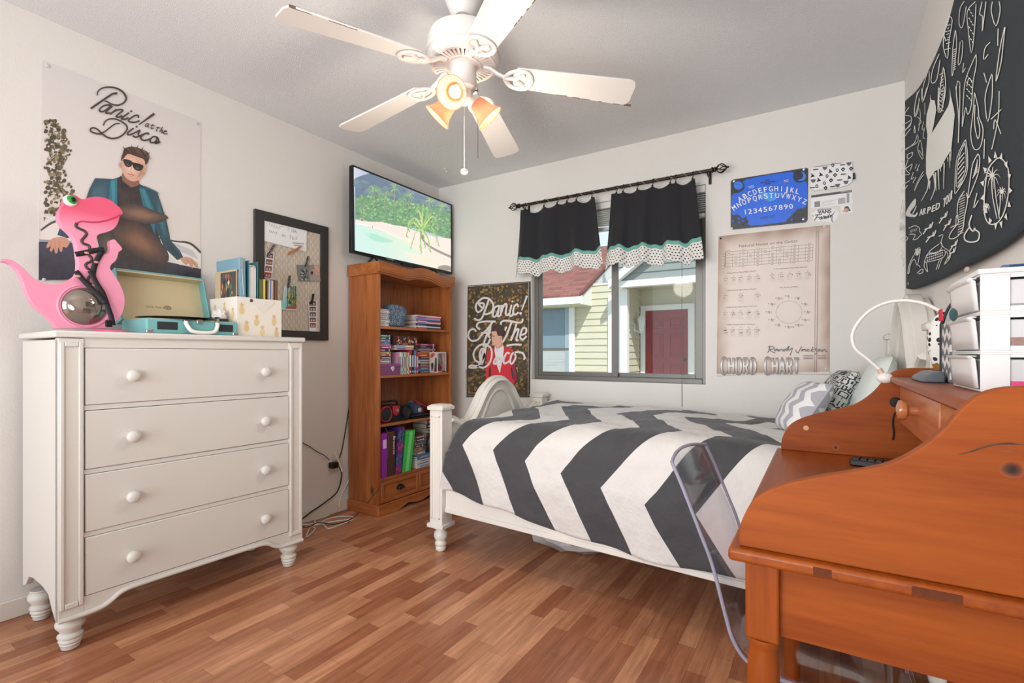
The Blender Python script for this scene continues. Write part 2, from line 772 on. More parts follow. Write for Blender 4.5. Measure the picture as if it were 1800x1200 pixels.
clapboards(-6, -1.1, 7.0, -.2, 2.6).build('siding_wall', siding, hs)
clapboards(-.9, 2.6, 8.0, -.2, 2.62).build('entry_wall', siding, hs)
clapboards(6.95, 8.0, -.82, -.2, 2.62, face='+x').build('porch_side_wall', siding, hs)
for a_, b_ in (((-1.19, 6.93, -.2), (-1.1, 7.0, 2.32)), ((-1.1, 6.95, -.2), (-.9, 7.0, 2.42))):
    boxo('corner_trim', a_, b_, white_trim, hs, bevel=.004)
for x_ in (-.9, .78):
    boxo('porch_post', (x_, 6.86, -.2), (x_ + .16, 7.0, 2.42), white_trim, hs, bevel=.004)
# porch beam, gable above it and porch ceiling
boxo('porch_beam', (-.92, 6.6, 2.42), (4, 6.78, 2.55), white_trim, hs, bevel=.004)
boxo('porch_ceiling', (-.8, 6.78, 2.5), (4, 8.0, 2.54), mat('porch_ceiling_paint', (186, 180, 150), .7), hs)
clapboards(-.9, 4, 6.68, 2.56, 4.3).build('gable_wall', mat('gable_siding_shaded', (138, 144, 142), .7, .04, 2, .1, 60), hs)  # grey of the gable's shade is put into the siding colour
# gable rake board rising to the right
p = [(-1.0, 2.40), (-1.0, 2.56), (1.6, 4.5), (1.6, 4.3)]
MB().prism(p, 'xz', 6.45, 6.62).build('gable_rake', white_trim, hs)
# left roof: eave towards us, rake edge at its right end


def roof_mat():
    m, nt, P, N, L = new_mat('red_shingles')
    tc = N('ShaderNodeTexCoord').outputs['Object']
    br = N('ShaderNodeTexBrick')
    L(tc, br.inputs['Vector'])
    br.inputs['Scale'].default_value = 1
    br.inputs['Brick Width'].default_value = .3
    br.inputs['Row Height'].default_value = .13
    br.inputs['Mortar Size'].default_value = .008
    br.inputs['Bias'].default_value = 0
    br.inputs['Color1'].default_value = lin((140, 90, 82))
    br.inputs['Color2'].default_value = lin((104, 64, 58))
    br.inputs['Mortar'].default_value = lin((96, 52, 48))
    n = noise(N, L, tc, 30, 3)
    col = mixcol(N, L, mth(N, L, 'MULTIPLY', n.outputs['Fac'], .35), br.outputs['Color'], lin((158, 104, 94)))
    L(col, P.inputs['Base Color'])
    P.inputs['Roughness'].default_value = .9
    return m


EY, EZ, RY, RZ = 6.5, 2.30, 9.5, 3.95
XR = -1.62
mb = MB()
mb.hexa([(-7, EY, EZ - .03), (XR, EY, EZ - .03), (XR, RY, RZ - .03), (-7, RY, RZ - .03)],
        [(-7, EY, EZ + .03), (XR, EY, EZ + .03), (XR, RY, RZ + .03), (-7, RY, RZ + .03)])
mb.build('left_roof', roof_mat(), hs)
boxo('eave_fascia', (-7, EY - .03, EZ - .17), (XR, EY, EZ - .02), white_trim, hs)
mb = MB()
mb.prism([(EY - .03, EZ - .19), (EY - .03, EZ + .0), (RY, RZ + .0), (RY, RZ - .26), (EY + .5, EZ - .08), (EY + .5, EZ - .19)], 'yz', XR, XR + .035)
mb.build('rake_fascia', white_trim, hs)
mb = MB()
mb.prism([(EY - .04, EZ + .0), (EY - .04, EZ + .05), (RY, RZ + .05), (RY, RZ + .0)], 'yz', XR - .02, XR + .06)
mb.build('roof_edging', mat('roof_edging_brown', (104, 58, 54), .8), hs)
boxo('soffit', (-7, EY, EZ - .2), (XR + .03, 7.0, EZ - .17), mat('soffit_paint', (196, 192, 160), .8), hs)
mb = MB()
mb.prism([(7.0, 2.3), (9.5, 2.3), (9.5, 3.9), (7.0, 2.52)], 'yz', -1.72, -1.66)
mb.build('gable_end_wall', siding, hs)
# red panelled door
dr = thing('door_1', 'red six-panel front door of the house across the yard', 'door', (-.2, 7.98, -.1))
dr['kind'] = 'structure'
red = mat('red_door_paint', (140, 26, 36), .45, .05)
DX0, DX1, DZ0, DZ1 = -.67, .245, -.08, 2.02
mb = MB()
mb.box((DX0, 7.93, DZ0), (DX1, 7.975, DZ1))
mb.build('door_leaf', red, dr)
for cx in (-.43, .005):
    for (z0, z1) in ((1.62, 1.86), (.98, 1.52), (.18, .84)):
        mb = MB()
        w = .15
        fr = .03
        y0 = 7.9
        for a, b in (((cx - w, z0), (cx + w, z0 + fr)), ((cx - w, z1 - fr), (cx + w, z1)), ((cx - w, z0 + fr), (cx - w + fr, z1 - fr)), ((cx + w - fr, z0 + fr), (cx + w, z1 - fr))):
            mb.box((a[0], y0, a[1]), (b[0], 7.931, b[1]))
        mb.box((cx - w + .06, y0 + .004, z0 + .06), (cx + w - .06, 7.931, z1 - .06))
        mb.build('door_panel', red, dr, bevel=.004)
MB().lathe([(0, 0), (.035, 0), (.035, .01), (.014, .02), (.014, .05), (.03, .06), (.034, .075), (.025, .09), (0, .092)], (.19, 7.93, .93), 14, Matrix.Rotation(pi / 2, 4, 'X')).build('door_handle', mat('dark_bronze', (40, 34, 30), .4, metal=.7), dr)
mb = MB()
mb.box((-.79, 7.9, -.2), (-.68, 7.97, 2.15)).box((.255, 7.9, -.2), (.385, 7.97, 2.15)).box((-.68, 7.9, 2.03), (.255, 7.97, 2.15))
mb.build('door_casing', white_trim, hs, bevel=.004)
# window of the house with blinds
mb = MB()
mb.box((-4.2, 6.93, .1), (-2.85, 6.98, .2)).box((-4.2, 6.93, 2.1), (-1.98, 6.98, 2.2)).box((-2.12, 6.93, .1), (-1.98, 6.98, 2.1))
mb.box((-4.2, 6.93, .1), (-4.05, 6.98, 2.2)).box((-2.85, 6.93, .1), (-1.98, 6.98, .2))
mb.build('window_casing', white_trim, hs, bevel=.004)
boxo('sash_bar', (-4.05, 6.935, 1.14), (-2.12, 6.975, 1.19), alu, hs)
boxo('sash_stile', (-2.22, 6.94, .2), (-2.12, 6.975, 2.1), mat('sash_grey', (150, 168, 180), .5), hs)
boxo('upper_pane', (-4.05, 6.95, 1.19), (-2.22, 6.97, 2.1), mat('sky_reflection_glass', (120, 140, 152), .12, .1, 2), hs)  # blue of the reflected sky is put into the pane colour
mb = MB()
for k in range(34):
    z = .22 + k * .027
    mb.box((-4.05, 6.948, z), (-2.22, 6.968, z + .021))
mb.build('lower_blind', mat('house_blind', (196, 200, 200), .5), hs)
# porch lantern on the side wall
lt = thing('porch_lantern', 'white porch lantern mounted beside the red door', 'lantern', (-.8, 7.6, 1.6))
iron = mat('lantern_white', (224, 224, 220), .5)
L0 = (-.66, 7.55, 0)
MB().lathe([(0, 1.5), (.045, 1.52), (.03, 1.55), (.055, 1.58)], L0, 6, smooth=False).build('lantern_base', iron, lt)
MB().lathe([(.055, 1.58), (.085, 1.8)], L0, 6, smooth=False).build('lantern_glass', mat('lantern_glass', (214, 220, 220), .2), lt)
MB().lathe([(.1, 1.8), (.06, 1.87), (.02, 1.9), (.02, 1.93), (0, 1.94)], L0, 6, smooth=False).build('lantern_roof', iron, lt)
mb = MB()
mb.tube(spline([(-.8, 7.55, 1.62), (-.76, 7.55, 1.56), (-.7, 7.55, 1.53), (-.66, 7.55, 1.535)], 4), .012, 6)
mb.box((-.805, 7.5, 1.52), (-.79, 7.6, 1.72))
mb.build('bracket', iron, lt)
# ---------------------------------------------------------------- dresser
cream = mat('cream_paint', (214, 209, 201), .38, .025, 5, .03, 90)
DA = .036
dres = thing('dresser', 'white four-drawer dresser with turned feet against the left wall', 'dresser', (.497, -2.585, 0), pi / 2 - DA)
DW, DD, DT = .924, .445, 1.131


def loc_box(name, a, b, m, parent, **k):
    return boxo(name, a, b, m, parent, True, **k)


# body: side panels with a swept bottom, back, front rails
for x in (0, DW - .02):
    pts = [(0.0, .118), (.03, .12), (.07, .15), (.11, .19), (.18, .2), (.3, .2), (.36, .19), (.4, .15), (DD, .135), (DD, 1.1), (0, 1.1)]
    MB().prism(pts, 'yz', x, x + .02).build('side_panel', cream, dres, True, bevel=.002)
loc_box('back_panel', (.02, DD - .012, .16), (DW - .02, DD, 1.1), cream, dres)
mb = MB()
for z0, z1 in ((1.072, 1.107), (.8475, .8655), (.6395, .6345 + 0), (.6185, .635), (.4145, .4105), (.394, .411)):
    if z1 > z0:
        mb.box((.072, .002, z0), (DW - .072, .03, z1))
mb.build('drawer_rail', cream, dres, True)
loc_box('top', (-.012, -.012, 1.107), (DW + .012, DD, DT), cream, dres, bevel=.006)
for x in (.0, DW - .072):
    mb = MB()
    mb.box((x, -.002, .118), (x + .072, .03, 1.105))
    # raised frame of the corner post
    for a, b in (((x + .004, .16), (x + .017, 1.09)), ((x + .055, .16), (x + .068, 1.09)), ((x + .017, 1.075), (x + .055, 1.09)), ((x + .017, .16), (x + .055, .178))):
        mb.box((a[0], -.009, a[1]), (b[0], 0, b[1]))
    mb.build('corner_post', cream, dres, True, bevel=.003)
# scalloped apron with a bead along its lower edge
up_ = [(.0, .118), (.07, .118), (.12, .122), (.15, .135), (.175, .152), (.21, .16), (.3, .162)]
edge = [tuple(p)[:2] for p in spline([(u, z, 0) for u, z in up_], 4)]
edge = edge + [(DW - u, z) for u, z in edge[::-1]]
mb = MB().prism(edge + [(DW, .184), (0, .184)], 'xz', -.001, .022)
ap = mb.build('apron', cream, dres, True)
MB().tube([(u, -.004, z + .006) for u, z in edge], .0085, 8).build('bead', cream, ap, True)
knob_prof = [(.011, 0), (.011, .012), (.015, .016), (.0215, .022), (.023, .03), (.0205, .037), (.012, .042), (0, .043)]
for z0, z1 in ((.867, 1.07), (.637, .845), (.4125, .6165), (.186, .392)):
    d = loc_box('drawer', (.0745, -.004, z0), (DW - .0745, .4, z1), cream, dres, bevel=.003)
    for u in (.209, .722):
        MB().lathe(knob_prof, (u, -.004, (z0 + z1) / 2 - .002), 18, Matrix.Rotation(pi / 2, 4, 'X')).build('knob', cream, d, True)
foot = [(.02, 0), (.026, .004), (.028, .016), (.031, .02), (.029, .024), (.034, .03), (.034, .035), (.03, .04), (.037, .046), (.037, .052), (.028, .06), (.032, .07), (.042, .084), (.043, .095), (.036, .108), (.03, .112), (.036, .116), (.036, .121)]
for u, v in ((.045, .045), (DW - .045, .045), (.045, DD - .05), (DW - .045, DD - .05)):
    MB().lathe(foot, (u, v, 0), 22).build('foot', cream, dres, True)

ZD = DT + .0005
# ---------------------------------------------------------------- pink dinosaur bank
cd = crop(0, 330, 4.4458)
XD = .30


def pts_x(c, x):
    return [(lambda q: (q.y, q.z))(at(px, py, x=x)) for px, py in c]


pink_m, _nt, _P, _N, _L = new_mat('airbrushed_pink')
_tc = _N('ShaderNodeTexCoord').outputs['Object']
_sx = _N('ShaderNodeSeparateXYZ')
_L(_tc, _sx.inputs[0])
_n = noise(_N, _L, _tc, 5, 2)
_r1 = _N('ShaderNodeMapRange')
_L(_sx.outputs['Z'], _r1.inputs['Value'])
_r1.inputs['From Min'].default_value, _r1.inputs['From Max'].default_value = .40, .47
_r2 = _N('ShaderNodeMapRange')
_L(_sx.outputs['Y'], _r2.inputs['Value'])
_r2.inputs['From Min'].default_value, _r2.inputs['From Max'].default_value = -.22, -.30
_f = mth(_N, _L, 'MINIMUM', mth(_N, _L, 'ADD', _r1.outputs[0], _r2.outputs[0]), 1)
_L(mixcol(_N, _L, _f, lin((236, 150, 178)), lin((230, 88, 122))), _P.inputs['Base Color'])
_P.inputs['Roughness'].default_value = .45

dino_out = [(0, 560), (60, 562), (120, 590), (180, 640), (240, 700), (300, 735), (370, 755), (430, 755), (490, 742), (545, 715), (582, 688), (597, 640), (600, 580), (593, 530), (588, 480), (577, 430), (558, 390), (525, 350), (487, 318), (455, 278), (443, 230), (450, 188), (474, 150), (490, 120), (490, 95), (508, 70), (540, 58), (580, 65), (610, 85), (640, 95), (680, 82), (730, 75), (790, 80), (850, 102), (900, 140), (932, 172), (946, 206), (880, 240), (800, 262), (740, 268), (660, 262), (612, 266), (592, 292), (608, 318), (640, 330), (668, 352), (672, 378), (650, 392), (640, 415), (655, 438), (690, 450), (705, 470), (700, 500), (712, 545), (716, 580), (680, 590), (668, 612), (680, 635), (712, 645), (722, 668), (740, 690),
            (752, 640), (758, 560), (770, 525), (745, 500), (752, 440), (745, 385), (765, 366), (800, 356), (850, 341), (890, 311), (915, 262), (924, 226)]
dino_out = [(0, 560), (60, 562), (120, 590), (180, 640), (240, 700), (300, 735), (370, 755), (430, 755), (490, 742), (545, 715), (582, 688), (597, 640), (600, 580), (593, 530), (588, 480), (577, 430), (558, 390), (525, 350), (487, 318), (455, 278), (443, 230), (450, 188), (474, 150), (490, 120), (490, 95), (508, 70), (540, 58), (580, 65), (610, 85), (640, 95), (680, 82), (730, 75), (790, 80), (850, 102), (900, 140), (932, 172), (946, 206), (924, 226), (915, 262), (890, 311), (850, 341), (800, 356), (765, 366), (745, 385), (745, 430), (755, 470), (775, 510), (810, 522), (842, 506), (853, 470), (848, 430), (862, 409), (885, 409), (905, 432), (935, 465), (940, 488), (915, 505), (905, 540), (890, 575), (860, 600), (848, 632), (872, 672), (912, 732), (945, 800), (962, 870), (956, 940), (932, 1000), (892, 1046), (868, 1040), (850, 1000), (830, 1000), (826, 1100), (430, 1100), (400, 1050), (340, 995), (280, 945), (230, 890), (195, 820), (175, 760), (150, 700), (120, 645), (80, 603), (30, 582), (0, 578)]
_c = [at(px, py, x=XD) for px, py in cd(dino_out)]
ymid = at(*cd([(640, 900)])[0], x=XD).y
dino = thing('dinosaur_bank', 'pink wooden dinosaur coin bank with a glass belly on the dresser', 'coin bank', (XD, ymid, ZD))
oy = [(p.y, max(p.z, ZD)) for p in _c]
sm_o = [tuple(p)[:2] for p in spline([(a, b, 0) for a, b in oy[:71]], 3)] + oy[71:74]
sm_o += [tuple(p)[:2] for p in spline([(a, b, 0) for a, b in oy[74:]], 3)]
sm_o = [(a, max(b, ZD)) for a, b in sm_o]
MB().prism(sm_o, 'yz', XD - .018, XD + .018).build('body', pink_m, dino, bevel=.004)
dark_slot = mat('slot_dark', (70, 52, 50), .5)
slot = [tuple((q.y, q.z)) for q in [at(px, py, x=XD + .018) for px, py in cd([(940, 208), (880, 238), (800, 262), (720, 268), (640, 262), (600, 275), (592, 300), (620, 320), (655, 335), (675, 360), (655, 390), (638, 412), (650, 436), (690, 450), (700, 480), (690, 520), (712, 545), (710, 575), (680, 588), (668, 610), (690, 635), (720, 645), (712, 680), (690, 700), (690, 740), (715, 755)])]]
MB().tube(spline([(XD + .018, a, b) for a, b in slot[:6]], 4), .0035, 6).build('mouth', mat('mouth_pink', (206, 66, 100), .5), dino)
MB().tube(spline([(XD + .018, a, b) for a, b in slot[5:]], 4), .0052, 6).build('coin_track', dark_slot, dino)
e = at(*cd([(548, 102)])[0], x=XD + .018)
eye = MB().ball(e, .0215, 18, 12, (.7, 1, 1)).build('eye', mat('eye_white', (236, 232, 222), .2), dino)
g_ = e + Vector((.0088, .002, .003))
MB().ball(g_, .0165, 16, 10, (.5, 1, 1)).build('iris', mat('iris_green', (36, 150, 60), .15), eye)
MB().ball(g_ + Vector((.006, .003, .001)), .0085, 12, 8, (.5, 1, 1)).build('pupil', mat('pupil_black', (12, 12, 12), .1), eye)
gc = at(*cd([(652, 928)])[0], x=XD)
MB().lathe([(.081, -.0), (.086, .004), (.081, .008), (.076, .004), (.081, 0)], (gc.x + .014, gc.y, gc.z), 32, Matrix.Rotation(pi / 2, 4, 'Y')).build('belly_ring', pink_m, dino)
MB().ball(gc, .078, 32, 20, (.62, 1, 1)).build('belly_globe', mat('smoky_globe', (150, 138, 128), .06, .05, metal=.75), dino)
yb0, yb1 = at(*cd([(700, 0)])[0], x=XD).y, at(*cd([(985, 0)])[0], x=XD).y
mb = MB()
mb.lathe([(0, 0), (1, 0), (1, .6), (.94, 1), (0, 1)], (0, 0, 0), 32, Matrix.Translation((XD + .03, (yb0 + yb1) / 2, ZD)) @ Matrix.Diagonal((.06, (yb1 - yb0) / 2, .011, 1)))
mb.build('base', mat('base_pink', (232, 96, 140), .4), dino)

# lanyard looped over the dinosaur
strap = mat('lanyard_black', (30, 29, 32), .6, .2, 60)
lany = thing('lanyard', 'black patterned lanyard looped around the pink dinosaur', 'lanyard', (XD + .03, ymid + .03, ZD))


def ribbon(c, w, x0, x1, name, m, parent, n=4, thick=.0016):
    P = [at(px, py, x=XD + .02) for px, py in cd(c)]
    P = spline([(0, p.y, p.z) for p in P], n)
    g = []
    for i, p in enumerate(P):
        t = P[min(i + 1, len(P) - 1)] - P[max(i - 1, 0)]
        t.normalize()
        d = Vector((0, -t.z, t.y)) * w / 2
        x = x0 + (x1 - x0) * i / (len(P) - 1)
        g.append([(x, p.y + d.y, p.z + d.z), (x + .0008, p.y, p.z), (x, p.y - d.y, p.z - d.z)])
    return MB().sheet(g).build(name, m, parent, solid=thick)


ribbon([(588, 520), (660, 508), (740, 490), (812, 482)], .019, XD + .0215, XD + .0215, 'strap', strap, lany)
ribbon([(792, 500), (755, 560), (728, 630), (718, 700)], .018, XD + .026, XD + .026, 'strap', strap, lany)
ribbon([(588, 650), (660, 745), (745, 835), (800, 905)], .019, XD + .0235, XD + .054, 'strap', strap, lany)
ribbon([(700, 650), (745, 750), (790, 830), (815, 920), (842, 1010), (850, 1075)], .018, XD + .026, XD + .06, 'strap', strap, lany)
for (cx, cy) in ((678, 508), (752, 580), (612, 690), (735, 762)):
    q = at(*cd([(cx, cy)])[0], x=XD + .03)
    MB().ball(q, .006, 8, 6, (.3, 1.3, .8)).build('charm', mat('charm_orange', (206, 150, 130), .4), lany)
q = at(*cd([(850, 1062)])[0], x=XD + .064)
mb = MB().box((q.x - .005, q.y - .011, q.z - .012), (q.x + .005, q.y + .011, q.z + .014))
mb.build('buckle', mat('buckle_black', (18, 18, 18), .3), lany, bevel=.002)

# ---------------------------------------------------------------- suitcase record player
teal = mat('teal_leatherette', (116, 174, 174), .5, .05, 60, .15, 300)
RX0, RX1, RY0, RY1 = .215, .448, -2.302, -1.936
rp = thing('record_player', 'open teal suitcase record player on the white dresser', 'record player', ((RX0 + RX1) / 2, (RY0 + RY1) / 2, ZD))
RZ1 = ZD + .062
boxo('case', (RX0, RY0, ZD), (RX1, RY1, RZ1), teal, rp, bevel=.007)
boxo('deck', (RX0 + .01, RY0 + .01, RZ1 - .002), (RX1 - .01, RY1 - .01, RZ1 + .002), mat('deck_cream', (214, 196, 160), .6), rp)
# lid leans back on its hinge towards the wall
TL, TR, BR, BL = [at(180 + x / 5.294, 430 + y / 5.294, x=xx) for x, y, xx in ((105, 215, .145), (915, 305, .145), (990, 640, .215), (190, 610, .215))]
hgt = (TL.z + TR.z) / 2 - RZ1
ang = math.atan2(.07, hgt)
LM = Matrix.Translation((RX0, 0, RZ1)) @ Matrix.Rotation(-ang, 4, 'Y')
ly0, ly1, lh = RY0, RY1, hgt / cos(ang)
mb = MB()
mb.box((-.06, ly0, 0), (-.05, ly1, lh), LM)
for a, b in (((ly0, 0), (ly0 + .008, lh)), ((ly1 - .008, 0), (ly1, lh)), ((ly0 + .008, lh - .008), (ly1 - .008, lh)), ((ly0 + .008, 0), (ly1 - .008, .008))):
    mb.box((-.05, a[0], a[1]), (0, b[0], b[1]), LM)
lid = mb.build('lid', teal, rp, bevel=.003)
boxo_m = MB().box((-.05, ly0 + .008, .008), (-.046, ly1 - .008, lh - .008), LM)
boxo_m.box((-.046, ly0 + .008, lh - .014), (-.001, ly1 - .008, lh - .008), LM)
boxo_m.build('lid_lining', mat('lining_cream', (206, 190, 152), .7), lid)


def on_lid(u, v, l):
    return LM @ Vector((-.046 + l, u, v))


ar = Art(on_lid, lift=.0005)
cy_ = (ly0 + ly1) / 2
w_ = ly1 - ly0
ar.ell(ly0 + w_ * .56, lh * .37, .016, .011, (120, 106, 84))
ar.ell(ly0 + w_ * .56, lh * .37, .011, .0072, (150, 134, 104))
ar.ell(ly0 + w_ * .56, lh * .37, .006, .004, (110, 96, 74))
ar.text('SOUL TRACK', (ly0 + w_ * .32, lh * .345), (w_ * .21, 0), (0, .008), (74, 66, 54))
ar.build('lid_logo', ink(), lid)
chrome = mat('chrome', (208, 204, 198), .2, .03, metal=1)
grille = mat('speaker_black', (40, 44, 48), .7)
rw = RY1 - RY0
for a, b in ((.105, .31), (.765, .935)):
    boxo('speaker_grille', (RX1 - .002, RY0 + rw * a, ZD + .018), (RX1 + .002, RY0 + rw * b, ZD + .05), grille, rp, bevel=.001)
for y in (RY0 + .012, RY1 - .012):
    MB().box((RX1 - .012, y - .013, ZD), (RX1 + .003, y + .013, ZD + .018)).build('corner_cap', chrome, rp, bevel=.004)
boxo('latch', (RX1 - .002, RY0 + rw * .51, RZ1 - .016), (RX1 + .006, RY0 + rw * .575, RZ1 + .006), chrome, rp, bevel=.002)
hy0, hy1 = RY0 + rw * .385, RY0 + rw * .735
hh = spline([(RX1 + .008, hy0, RZ1 - .008), (RX1 + .014, hy0 + .003, RZ1 - .024), (RX1 + .02, hy0 + .02, ZD + .015), (RX1 + .022, (hy0 + hy1) / 2, ZD + .0095), (RX1 + .02, hy1 - .02, ZD + .015), (RX1 + .014, hy1 - .003, RZ1 - .024), (RX1 + .008, hy1, RZ1 - .008)], 5)
hd = MB().tube(hh, .0085, 10).build('handle', mat('handle_white', (236, 232, 224), .4), rp)
for y in (hy0, hy1):
    boxo('handle_mount', (RX1 - .002, y - .008, RZ1 - .012), (RX1 + .014, y + .008, RZ1), chrome, hd, bevel=.002)
pc = (.33, RY0 + rw * .45)
MB().lathe([(0, 0), (.09, 0), (.09, .008), (0, .008)], (pc[0], pc[1], RZ1 + .002), 32).build('platter', grille, rp)
arm = MB().tube(spline([(.25, RY1 - .05, RZ1 + .022), (.3, RY1 - .05, RZ1 + .024), (.37, RY1 - .055, RZ1 + .022), (.4, RY1 - .075, RZ1 + .02)], 4), .004, 8)
arm.lathe([(0, 0), (.014, 0), (.014, .02), (.008, .026), (0, .026)], (.25, RY1 - .05, RZ1 + .002), 14)
arm.build('tonearm', grille, rp)
mb = MB().box((.4, RY1 - .06, RZ1 + .002), (.425, RY1 - .03, RZ1 + .016))
mb.build('switch_block', grille, rp, bevel=.002)
vinyl = MB().lathe([(0, 0), (.148, 0), (.149, .001), (.148, .0022), (.05, .0022), (.05, .0025), (0, .0025)], (pc[0], pc[1], RZ1 + .0105), 48)
tag(vinyl.build('vinyl_record', mat('vinyl_black', (16, 16, 17), .22, .1)), 'black vinyl record lying on the teal record player', 'record')

# crumpled white paper between player and box


def crumple(name, c, r, m, label, cat, seed, sc=(1, 1, 1), amp=.35, parent=None):
    rnd = random.Random(seed)
    bm = bmesh.new()
    bmesh.ops.create_icosphere(bm, subdivisions=3, radius=r)
    cs = [(Vector((rnd.gauss(0, 1), rnd.gauss(0, 1), rnd.gauss(0, 1))).normalized(), rnd.uniform(-1, 1)) for _ in range(26)]
    mb = MB()
    vs = []
    for v in bm.verts:
        d = v.co.normalized()
        h = max(cs, key=lambda q: q[0].dot(d))
        k = 1 + amp * h[1] * .5 + amp * .25 * rnd.uniform(-1, 1)
        vs.append(Vector((v.co.x * k * sc[0], v.co.y * k * sc[1], v.co.z * k * sc[2])))
    zmin = min(v.z for v in vs)
    vs = [v + Vector(c) - Vector((0, 0, zmin)) for v in vs]
    mb.add(vs, [[v.index for v in f.verts] for f in bm.faces], True)
    bm.free()
    o = mb.build(name, m, parent, sharp=25)
    return tag(o, label, cat) if label else o


crumple('crumpled_paper', (.345, RY1 - .032, RZ1 + .003), .03, mat('paper_white', (226, 222, 216), .7), 'crumpled white paper lying on the right end of the record player', 'paper', 4, (1.2, .8, 1.0))

# ---------------------------------------------------------------- pineapple storage box and what stands in it
BX0, BX1, BY0, BY1 = .175, .42, -1.872 - .005, -1.702
BZ1 = ZD + .187
box_m = mat('box_card', (232, 224, 212), .6, .02)
sb = thing('storage_box', 'white storage box printed with gold pineapples on the dresser', 'box', (.3, -1.79, ZD))
BY0 = -1.925
# side walls and front with a V-shaped cut
mb = MB()
mb.box((BX0, BY0, ZD), (BX1, BY1, ZD + .004)).box((BX0, BY0, ZD + .004), (BX0 + .004, BY1, BZ1))
mb.box((BX0 + .004, BY0, ZD + .004), (BX1 - .004, BY0 + .004, BZ1)).box((BX0 + .004, BY1 - .004, ZD + .004), (BX1 - .004, BY1, BZ1))
fw = BY1 - BY0
v = [(BY0, ZD + .004), (BY1, ZD + .004), (BY1, BZ1), (BY0 + fw * .72, BZ1), (BY0 + fw * .55, BZ1 - .055), (BY0 + fw * .3, BZ1), (BY0, BZ1)]
mb.prism(v, 'yz', BX1 - .004, BX1)
mb.build('box_body', box_m, sb)
fl = [(BY0 + fw * .27, BZ1 - .002), (BY0 + fw * .36, BZ1 - .026), (BY0 + fw * .56, BZ1 - .066), (BY0 + fw * .78, BZ1 - .03), (BY0 + fw * .84, BZ1 - .002)]
MB().prism(fl, 'yz', BX1 + .0005, BX1 + .002).build('flap', mat('flap_white', (226, 220, 212), .7), sb)
MB().lathe([(0, 0), (.008, 0), (.006, .003), (0, .004)], (BX1 + .002, BY0 + fw * .3, BZ1 - .014), 12, Matrix.Rotation(pi / 2, 4, 'Y')).build('snap', mat('snap_brown', (90, 66, 50), .4, metal=.5), sb)


def pineapple(a, u, v, s, c):
    a.ell(u, v, .013 * s, .02 * s, c, 0, 16)
    lighter = tuple(min(255, k + 38) for k in c)
    for k in range(-2, 3):
        a.stroke([(u - .012 * s, v + k * .007 * s - .004), (u + .012 * s, v + k * .007 * s + .004)], .0012, lighter, 0)
        a.stroke([(u - .012 * s, v + k * .007 * s + .004), (u + .012 * s, v + k * .007 * s - .004)], .0012, lighter, 0)
    for an in (-.9, -.5, -.2, .1, .45, .85):
        a.poly([(u - .003 * s, v + .018 * s), (u + .003 * s, v + .018 * s), (u + sin(an) * .018 * s, v + .02 * s + cos(an) * .021 * s)], c)


gold = (196, 164, 112)
a1 = Art(lambda u, v, l: Vector((BX1 + l, u, v)), lift=.0003)
for i, (fu, fv, s_) in enumerate(((.1, .74, 1.0), (.42, .42, .95), (.82, .46, .95), (.2, .24, .9), (.55, .12, .9), (.88, .1, .85), (.17, .02 + .06, .0 + .0001))):
    if s_ > .1:
        pineapple(a1, BY0 + fw * fu, ZD + .004 + fv * .16, s_, jit(gold, 8))
a1.build('front_print', ink(), sb)
a2 = Art(lambda u, v, l: Vector((u, BY0 - l, v)), lift=.0003)
for fu, fv in ((.2, .75), (.55, .8), (.85, .62), (.35, .35), (.72, .25)):
    pineapple(a2, BX0 + (BX1 - BX0) * fu, ZD + fv * .165, .9, jit(gold, 8))
a2.build('side_print', ink(), sb)
zb = ZD + .006
zb = ZD + .006


def stand(name, label, cat, pl, pr, pt, m, x0=.2, x1=.405, lean=0, group=None, z0=None, build=True):
    """slab standing in the box, broad side facing the window-less end, spine to the room"""
    y0, y1 = at(pl, 560, x=x1).y, at(pr, 560, x=x1).y
    zt = at((pl + pr) / 2, pt, x=x1).z
    z0 = zb if z0 is None else z0
    mb = MB().hexa([(x0, y0, z0), (x1, y0, z0), (x1, y1, z0), (x0, y1, z0)], [(x0, y0 - lean, zt), (x1, y0 - lean, zt), (x1, y1 - lean, zt), (x0, y1 - lean, zt)])
    return mb, y0, y1, zt


# record sleeve, its painted cover facing the left
q0, q1 = at(345, 484, y=-1.917), at(408, 474.4, y=-1.917)
alb = thing('record_sleeve', 'record sleeve with colourful abstract cover at the left of the pineapple box', 'record sleeve', (.3, -1.917, zb))
xa, xb, zt = .215, .405, (q0.z + q1.z) / 2
boxo('sleeve', (xa, -1.9195, zb), (xb, -1.9165, zt), mat('sleeve_tan', (196, 176, 144), .6), alb)
a = Art(lambda u, v, l: Vector((xa + (xb - xa) * u, -1.9197 - l, zb + (zt - zb) * v)))
a.poly([(.26, .3), (.98, .3), (.98, .97), (.26, .97)], (66, 62, 58))
rnd = random.Random(5)
pal = [(150, 60, 48), (196, 120, 60), (70, 120, 80), (96, 70, 130), (210, 196, 160), (60, 70, 110), (30, 28, 30), (180, 90, 90), (120, 150, 90)]
for k in range(70):
    u, v = rnd.uniform(.3, .82), rnd.uniform(.33, .93)
    n = rnd.randint(4, 7)
    r = rnd.uniform(.02, .06)
    a.poly([(u + r * cos(2 * pi * i / n + k) * rnd.uniform(.5, 1.2) * .8, v + r * sin(2 * pi * i / n + k) * rnd.uniform(.6, 1.5)) for i in range(n)], rnd.choice(pal))
a.poly([(.5, .34), (.56, .62), (.62, .72), (.7, .6), (.78, .34)], (52, 40, 40))
a.build('cover_print', ink(), alb)

